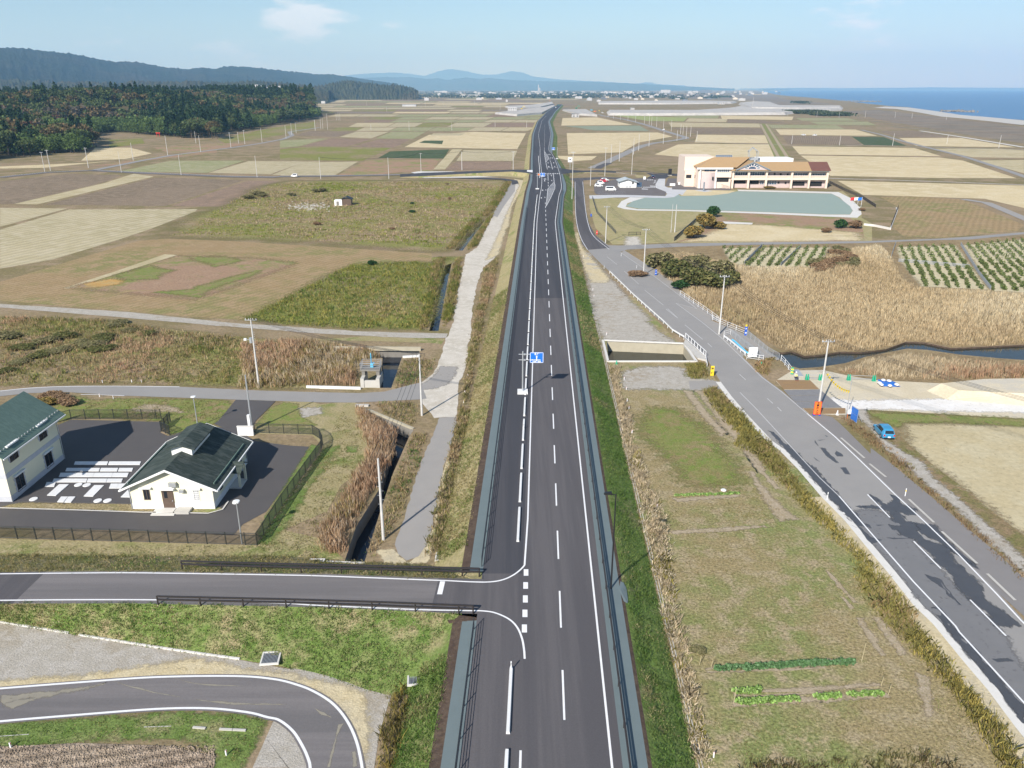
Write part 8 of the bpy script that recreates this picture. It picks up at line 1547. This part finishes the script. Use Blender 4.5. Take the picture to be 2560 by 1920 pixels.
if PTS:
    for kd in rest:
        P = np.concatenate([q for q, (k2, n) in zip(PTS, CO) if k2 == kd]); tag(link('woodland', leafmesh('woodland', P, 2.1, KIND[kd][1])), 'mass of trees deeper in the wood on the hill', 'woodland', None, 'stuff')
sh_ = G('a', 1095, 725); t = thing('shrine_gate', 'small red gate at the edge of the wood', 'gate', sh_)
for s_ in (-1.4, 1.4): MB().tube((s_,0,0), (s_,0,3.8), .18, n=8).build('post', MAT['red'], t)
MB().box(-2.2,2.2,-.2,.2,3.6,4.0).build('lintel', MAT['red'], t); MB().box(-1.7,1.7,-.12,.12,2.8,3.1).build('tie_beam', MAT['red'], t)
# ------------------------------------------------------------------ farther hills and mountains
MF('hill_wood', [(.06,.062,.028), (.085,.068,.035), (.045,.055,.022)], (.004, .015, .08), .5, 3., thr=(.5, .52)); MF('mountain_m', [(.024,.03,.016), (.04,.035,.021), (.018,.026,.014)], (.0012, .004, .02), .5, 8., thr=(.52, .5)); MF('far_range', [(.05,.055,.035), (.065,.06,.04), (.04,.05,.03)], (.0006, .002, .01), .3, 8.)
def ridge(name, prof, Yf, depth, mat, nx=240, ny=26, amp=.05, base=-2., fine=0., seed=1):
    xs = np.linspace(prof[0][0], prof[-1][0], nx); ys_ = np.interp(xs, [p[0] for p in prof], [p[1] for p in prof]); vs_ = []; r = np.random.default_rng(seed)
    us = np.linspace(-1, 1, ny)
    for j, u in enumerate(us):
        for i, (px, py) in enumerate(zip(xs, ys_)):
            Yc = Yf(px); q = at('I', px, py, Yc); Yv = Yc + u * depth; sh = (1 - abs(u)) ** .85
            X_ = q.x * (1 if u <= 0 else 1); nn = 0
            vs_.append([X_ + (Yv - Yc) * q.x / Yc, Yv, base + (q.z - base) * sh])
    V_ = np.array(vs_); nz_ = (vnoise(V_[:, :2], 6. / depth, seed) - .5) * 1.0 + (vnoise(V_[:, :2], 18. / depth, seed + 1) - .5) * .5
    sh = np.repeat(1 - np.abs(us), nx); V_[:, 2] += nz_ * amp * (V_[:, 2] - base) * 4 * (1 - sh) * (sh > .02); V_[:, 2] += r.normal(0, 1, len(V_)) * fine * (sh > .02)
    me = bpy.data.meshes.new(name); me.from_pydata(V_.tolist(), [], [(j*nx+i, j*nx+i+1, (j+1)*nx+i+1, (j+1)*nx+i) for j in range(ny-1) for i in range(nx-1)]); me.materials.append(MAT[mat])
    for p in me.polygons: p.use_smooth = True
    return struct(link(name, me))
k5 = .5787; lp = [(-160,205), (-60,200), (0,198), (90,203), (180,216), (220,216), (270,221), (330,230), (420,250), (500,262), (540,261), (600,266), (700,287), (760,292), (800,297), (870,288), (920,294), (980,282), (1060,285), (1160,295), (1250,305), (1300,310), (1380,320), (1450,320), (1500,328), (1560,338), (1640,350), (1720,362)]
ridge('mountain', [(a*k5, c*k5) for a, c in lp], lambda px: 5000 + 3.3*px, 1300, 'mountain_m', amp=.13, fine=3.)
b2 = [(-900,85), (-700,70), (-500,62), (-300,60), (-150,52), (0,56), (100,50), (200,63), (300,74), (420,64), (520,86), (600,70), (750,56), (880,76), (960,62), (1080,72), (1200,82), (1300,86), (1500,94), (1700,101), (2000,106), (2212,110), (2600,125), (2900,145), (3300,165), (3700,184)]
ridge('mountain', [(1000 + .226*a, 180 + .226*c) for a, c in b2], lambda px: 18000., 2500, 'far_range', amp=.1, fine=4., seed=5)
b3 = [(300,215), (480,182), (620,172), (800,165), (900,176), (1000,190), (1100,155), (1170,140), (1250,150), (1400,181), (1500,180), (1600,155), (1680,166), (1750,195), (1900,212), (2050,222), (2300,235), (2480,246), (2520,236), (2570,236), (2610,250), (2800,258)]
ridge('mountain', [(700 + .36166*a, 120 + .36166*c) for a, c in b3], lambda px: 27000., 2000, 'far_range', amp=.06, fine=4., seed=9)
ridge('wooded_hill', [(-60,203), (0,198), (60,200), (130,205), (200,204), (300,208), (330,203), (400,206), (480,203), (560,206), (640,203), (700,208), (760,212), (820,218)], lambda px: 3600., 1100, 'hill_wood', nx=300, ny=40, amp=.16, fine=5., seed=12)
ridge('wooded_hill', [(760,222), (800,214), (840,205), (880,202), (910,206), (960,212), (1000,213), (1035,222), (1046,230)], lambda px: 3700., 420, 'hill_wood', nx=160, ny=30, amp=.14, fine=5., seed=15)
ridge('wooded_hill', [(-60,236), (0,232), (80,226), (160,229), (240,224), (330,228), (420,226), (520,229), (600,232), (700,240), (780,247)], lambda px: 1950., 420, 'hill_wood', nx=220, ny=30, amp=.14, fine=3., seed=18)
ridge('far_shore', [(1850,221), (2000,218.5), (2100,219.5), (2250,218.5), (2330,217), (2420,218), (2560,218.5), (2700,219)], lambda px: 25500., 900, 'far_range', nx=80, ny=6, amp=.02, seed=22)
# ------------------------------------------------------------------ town, farms and works in the distance
M('b_white', (.52,.52,.52), (.4,.4,.41), scale=.03, amt=1.6); M('b_grey', (.45,.46,.48), (.38,.39,.42), scale=.05); M('b_cream', (.66,.6,.5), (.6,.55,.47), scale=.05); M('b_roof', (.16,.17,.2), (.12,.13,.15), scale=.05)
def bmesh_(roof, flat=False):
    b = MB()
    if flat: b.box(-.5,.5,-.5,.5,0,1).box(-.2,.1,-.2,.2,1,1.15)
    else: b.prism([(-.5,0),(.5,0),(.5,.62),(0,1),(-.5,.62)], -.5, .5, 'y')
    return b
TB = [bmesh_(0, f).mesh('far_house', MAT[m]) for f, m in ((True,'b_white'), (False,'b_white'), (True,'b_grey'), (False,'b_cream'), (False,'b_roof'), (True,'b_white'))]
labs = ['flat white building in the distant town', 'white gabled house in the distant town', 'grey flat building in the distant town', 'cream gabled house in the distant town', 'dark roofed house in the distant town', 'flat white building in the distant town']
for i in range(200):
    px = random.triangular(900, 2000, 1420); py = random.triangular(219.5, 250, 228); p = G('I', px, py + 5)
    if p.y > 9500: p = G('I', px, 232)
    k = random.randrange(6); o = link('far_building', TB[k]); o.location = (p.x, p.y, 0); s_ = random.uniform(7, 18) * (1 if k % 2 else 1.5) * (.6 + p.y / 7000); o.scale = (s_, random.uniform(8, 16), random.uniform(5, 9) * (.8 + p.y/9000)); tag(o, labs[k], 'building', 'buildings of the distant town')
P = []
for i in range(420):
    p = G('I', random.triangular(850, 1760, 1350), random.uniform(226, 246)); n = 26; w = random.uniform(15, 70); P.append(np.stack([p.x + RNG.normal(0, w, n), p.y + RNG.normal(0, 12, n), RNG.uniform(1, 8, n)], 1))
tag(link('town_trees', leafmesh('town_trees', np.concatenate(P), 9., [(.05,.06,.03), (.07,.07,.04), (.04,.05,.03)])), 'dark belts of trees between the buildings of the distant town', 'trees', None, 'stuff')
def block(zone, x0, x1, y0, y1, label, mat='b_white', dep=14., name='far_building', roof=None, z=0., win=0):
    a = G(zone, x0, y1, z) if z == 0 else None; Yb = a.y; w = at(zone, x1, y1, Yb).x - a.x; h = at(zone, x0, y0, Yb).z; t = thing(name, label, 'building', (a.x, Yb, 0)); MB().box(0, w, 0, dep, 0, h).build('wall', MAT[mat], t)
    if roof: MB().prism([(-.8,h), (w/2,h+w*.12), (w+.8,h), (w+.8,h+.3), (w/2,h+w*.12+.3), (-.8,h+.3)], -.8, dep+.8, 'y').build('roof', MAT[roof], t)
    else: MB().box(-.3, w+.3, -.3, dep+.3, h, h+.5).build('parapet', MAT['b_grey'], t)
    for r_ in range(2 if win else 0):
        for k in range(win): MB().box(w*(k+.3)/win, w*(k+.75)/win, -.1, 0, h*(.2+.42*r_), h*(.38+.42*r_)).build('window', MAT['glass_dark'], t)
    return t
block('b', 1575, 1638, 410, 446, 'white two storey site office beside the pale earthworks', win=4); block('c', 378, 430, 306, 330, 'white house with dark roof in the fields right of the road', roof='b_roof', dep=9, win=2); block('C', 1095, 1148, 242, 262, 'white office on the gravel fill near the sea', win=3)
block('C', 282, 318, 296, 310, 'small white house at the edge of the gravel fill', roof='b_grey', dep=8); block('b', 845, 940, 392, 404, 'long low shed with a blue grey roof among the paddies', mat='b_grey', dep=10); block('C', 560, 648, 128, 156, 'large white hall in front of the town'); block('C', 8, 170, 145, 160, 'long white shed row in front of the town'); block('B', 1740, 1848, 163, 182, 'big white factory hall in the town'); block('B', 690, 895, 250, 270, 'long pale greenhouse block before the town', mat='b_grey'); block('B', 380, 500, 212, 224, 'long white shed beyond the paddies', dep=30); block('C', 930, 1035, 130, 155, 'dark green clad hall on the plain', mat='b_roof'); block('b', 285, 312, 368, 384, 'white shed by the foot of the wooded hill'); block('B', 1625, 1660, 280, 296, 'white cabin beside the far road'); block('C', 695, 735, 205, 216, 'white hut on the plain before the coast')
cb = G('B', 1537, 232); t = thing('incinerator_chimney', 'tall white twin chimney standing before the town', 'chimney', cb); hh = at('B', 1537, 140, cb.y).z
MB().tube((-5,0,0), (-5,0,hh), 5, 4, 10).build('stack', MAT['b_white'], t); MB().tube((8,0,0), (8,0,hh*.62), 5, 4.5, 10).build('stack', MAT['b_white'], t); MB().box(-75, -8, -15, 15, 0, 17).build('hall', MAT['b_white'], t)
for x, yt in ((1885,128), (1852,130)): p, h = hgt('B', (x, 182), (x, yt)); o = MB().tube((0,0,0), (0,0,h), 4., 2.5, 8).tube((0,0,h*.8), (0,0,h), 9, 7, 8).build('water_tower', MAT['b_white']); o.location = p; tag(o, 'white water tower above the town' if x > 1860 else 'slim white mast tower beside the factory hall', 'tower')
for i, (x, y, w, h) in enumerate(((1650,405,60,10), (1720,405,30,12), (1785,392,110,22), (1830,388,60,14), (1905,395,80,22), (1945,410,60,24), (1860,415,70,12), (1700,412,40,10), (1800,418,40,10), (820,403,60,12), (1290,398,40,9), (540,410,30,8), (940,392,70,9))):
    a = at('a', x, y, 3000); c = at('a', x + w, y, 3000); top = at('a', x, y - h, 3000).z; o = link('hill_building', TB[0 if i % 3 else 1]); o.location = (a.x, 3000, a.z - 8); o.scale = (c.x - a.x, 20, top - a.z + 8); tag(o, 'white building of the hillside estate above the wood' if x > 1500 else 'lone pale building on the wooded hills', 'building', 'buildings on the hills')
for zc, x, y, lab in (('b', 1670, 425, 'yellow excavator beside the white site office'), ('c', 410, 268, 'green excavator on the pale earthworks')):
    p = G(zc, x, y); t = thing('excavator', lab, 'excavator', p); mt = 'yellow' if zc == 'b' else 'barrier_green'
    for s_ in (-1.3, 1.3): MB().prism([(-2,.1),(-2.2,.5),(-1.9,1.),(1.9,1.),(2.2,.5),(2,.1)], s_-.35, s_+.35, 'y').build('track', MAT['rubber'], t)
    MB().box(-2, 1.6, -1.4, 1.4, 1.1, 2.3).build('body', MAT[mt], t); MB().box(.2, 1.6, -1.35, 0, 2.3, 3.4).build('cab', MAT['glass_dark'], t); MB().bar((1.2,.5,2.), (4.5,.5,7.5), .6).build('boom', MAT[mt], t); MB().bar((4.5,.5,7.5), (8.5,.5,3.5), .5).build('stick', MAT[mt], t); MB().box(8.1,9.2,-.2,1.2,2.4,3.6).build('bucket', MAT['black'], t)
for i, (x, y, mt) in enumerate(((545,290,'orange'), (580,285,'yellow'), (600,300,'white_paint'), (520,280,'cyan'))): car('small %s vehicle at the far road works' % dict(orange='orange', yellow='yellow', white_paint='white', cyan='pale blue')[mt], G('c', x, y, 0), 1.5 + i, mt, VAN, VW, ((-1.5,.34), (1.55,.34)), name='works_truck', cat='truck', plate=False)
# vehicles on the far road
for x, y, mt, lab in ((1742,398,'car_white','white van far along the new road'), (1735,372,'barrier_green','green truck far along the new road'), (1815,322,'orange','orange truck at the far road works')): p = G('B', x, y, RZ); car(lab, Vector((X(T_l, p.y) + 2.2, p.y, RZ + .01)), 0., mt, VAN, VW, ((-1.5,.34), (1.55,.34)), name='truck', cat='truck', plate=False)
# groynes
for a, c, lab in (((700,247), (990,251), 'long dark groyne with a rock head running into the sea'), ((1500,330), (1800,337), 'near dark groyne with a rock head on the beach')):
    A, C_ = G('d', *a, z=SEA), G('d', *c, z=SEA); t = thing('groyne', lab, 'groyne', A); dv = C_ - A; n = 60
    rk = MB().lathe([(0,-1),(2.2,-.4),(2.6,.8),(1.4,2.),(0,2.4)], 6).mesh('rock', MAT['concrete_dark'])
    for k in range(n):
        o = link('rock', rk, t); u = k / n; wd = 5 if u < .82 else 14; o.location = dv * u + Vector((random.gauss(0, wd*.4), random.gauss(0, wd), 0)); o.rotation_euler = (random.random(), random.random(), random.random()*6); s_ = random.uniform(.7, 1.5); o.scale = (s_*1.6, s_, s_)
# pine belt by the shore and dark hedges on the plain
for zc, x, y, w, n in (('C', 1900, 345, 150, 2200), ('C', 2120, 365, 150, 1600), ('C', 1850, 252, 40, 250), ('C', 1130, 196, 60, 250), ('C', 1020, 205, 40, 160), ('C', 720, 212, 50, 200), ('C', 500, 200, 90, 160), ('C', 1600, 128, 120, 160)):
    A, B_ = G(zc, x - w, y), G(zc, x + w, y); dp = max(6, A.y * .012); P = np.stack([RNG.uniform(A.x, B_.x, n), A.y + RNG.normal(0, dp, n), RNG.uniform(0, 1, n) ** .6 * 5], 1); tag(link('shore_scrub', leafmesh('shore_scrub', P, 2.2 * A.y / 900, [(.06,.08,.04), (.08,.09,.05), (.05,.07,.035)])), 'dark evergreen scrub belt on the coastal plain', 'scrub', None, 'stuff')
# ------------------------------------------------------------------ air
hz_m = bpy.data.materials.new('haze_m'); hz_m.use_nodes = True
N_ = hz_m.node_tree.nodes; N_.remove(N_['Principled BSDF'])
pv = N_.new('ShaderNodeVolumePrincipled'); pv.inputs['Color'].default_value = (.32, .63, 1, 1); pv.inputs['Absorption Color'].default_value = (.4, .4, .4, 1); pv.inputs['Density'].default_value = 8e-5; pv.inputs['Anisotropy'].default_value = 0.
hz_m.node_tree.links.new(pv.outputs[0], N_['Material Output'].inputs['Volume'])
ho = MB().box(-32000, 32000, -290, 31500, -6, 1200).build('haze', hz_m); tag(ho, kind='stuff')
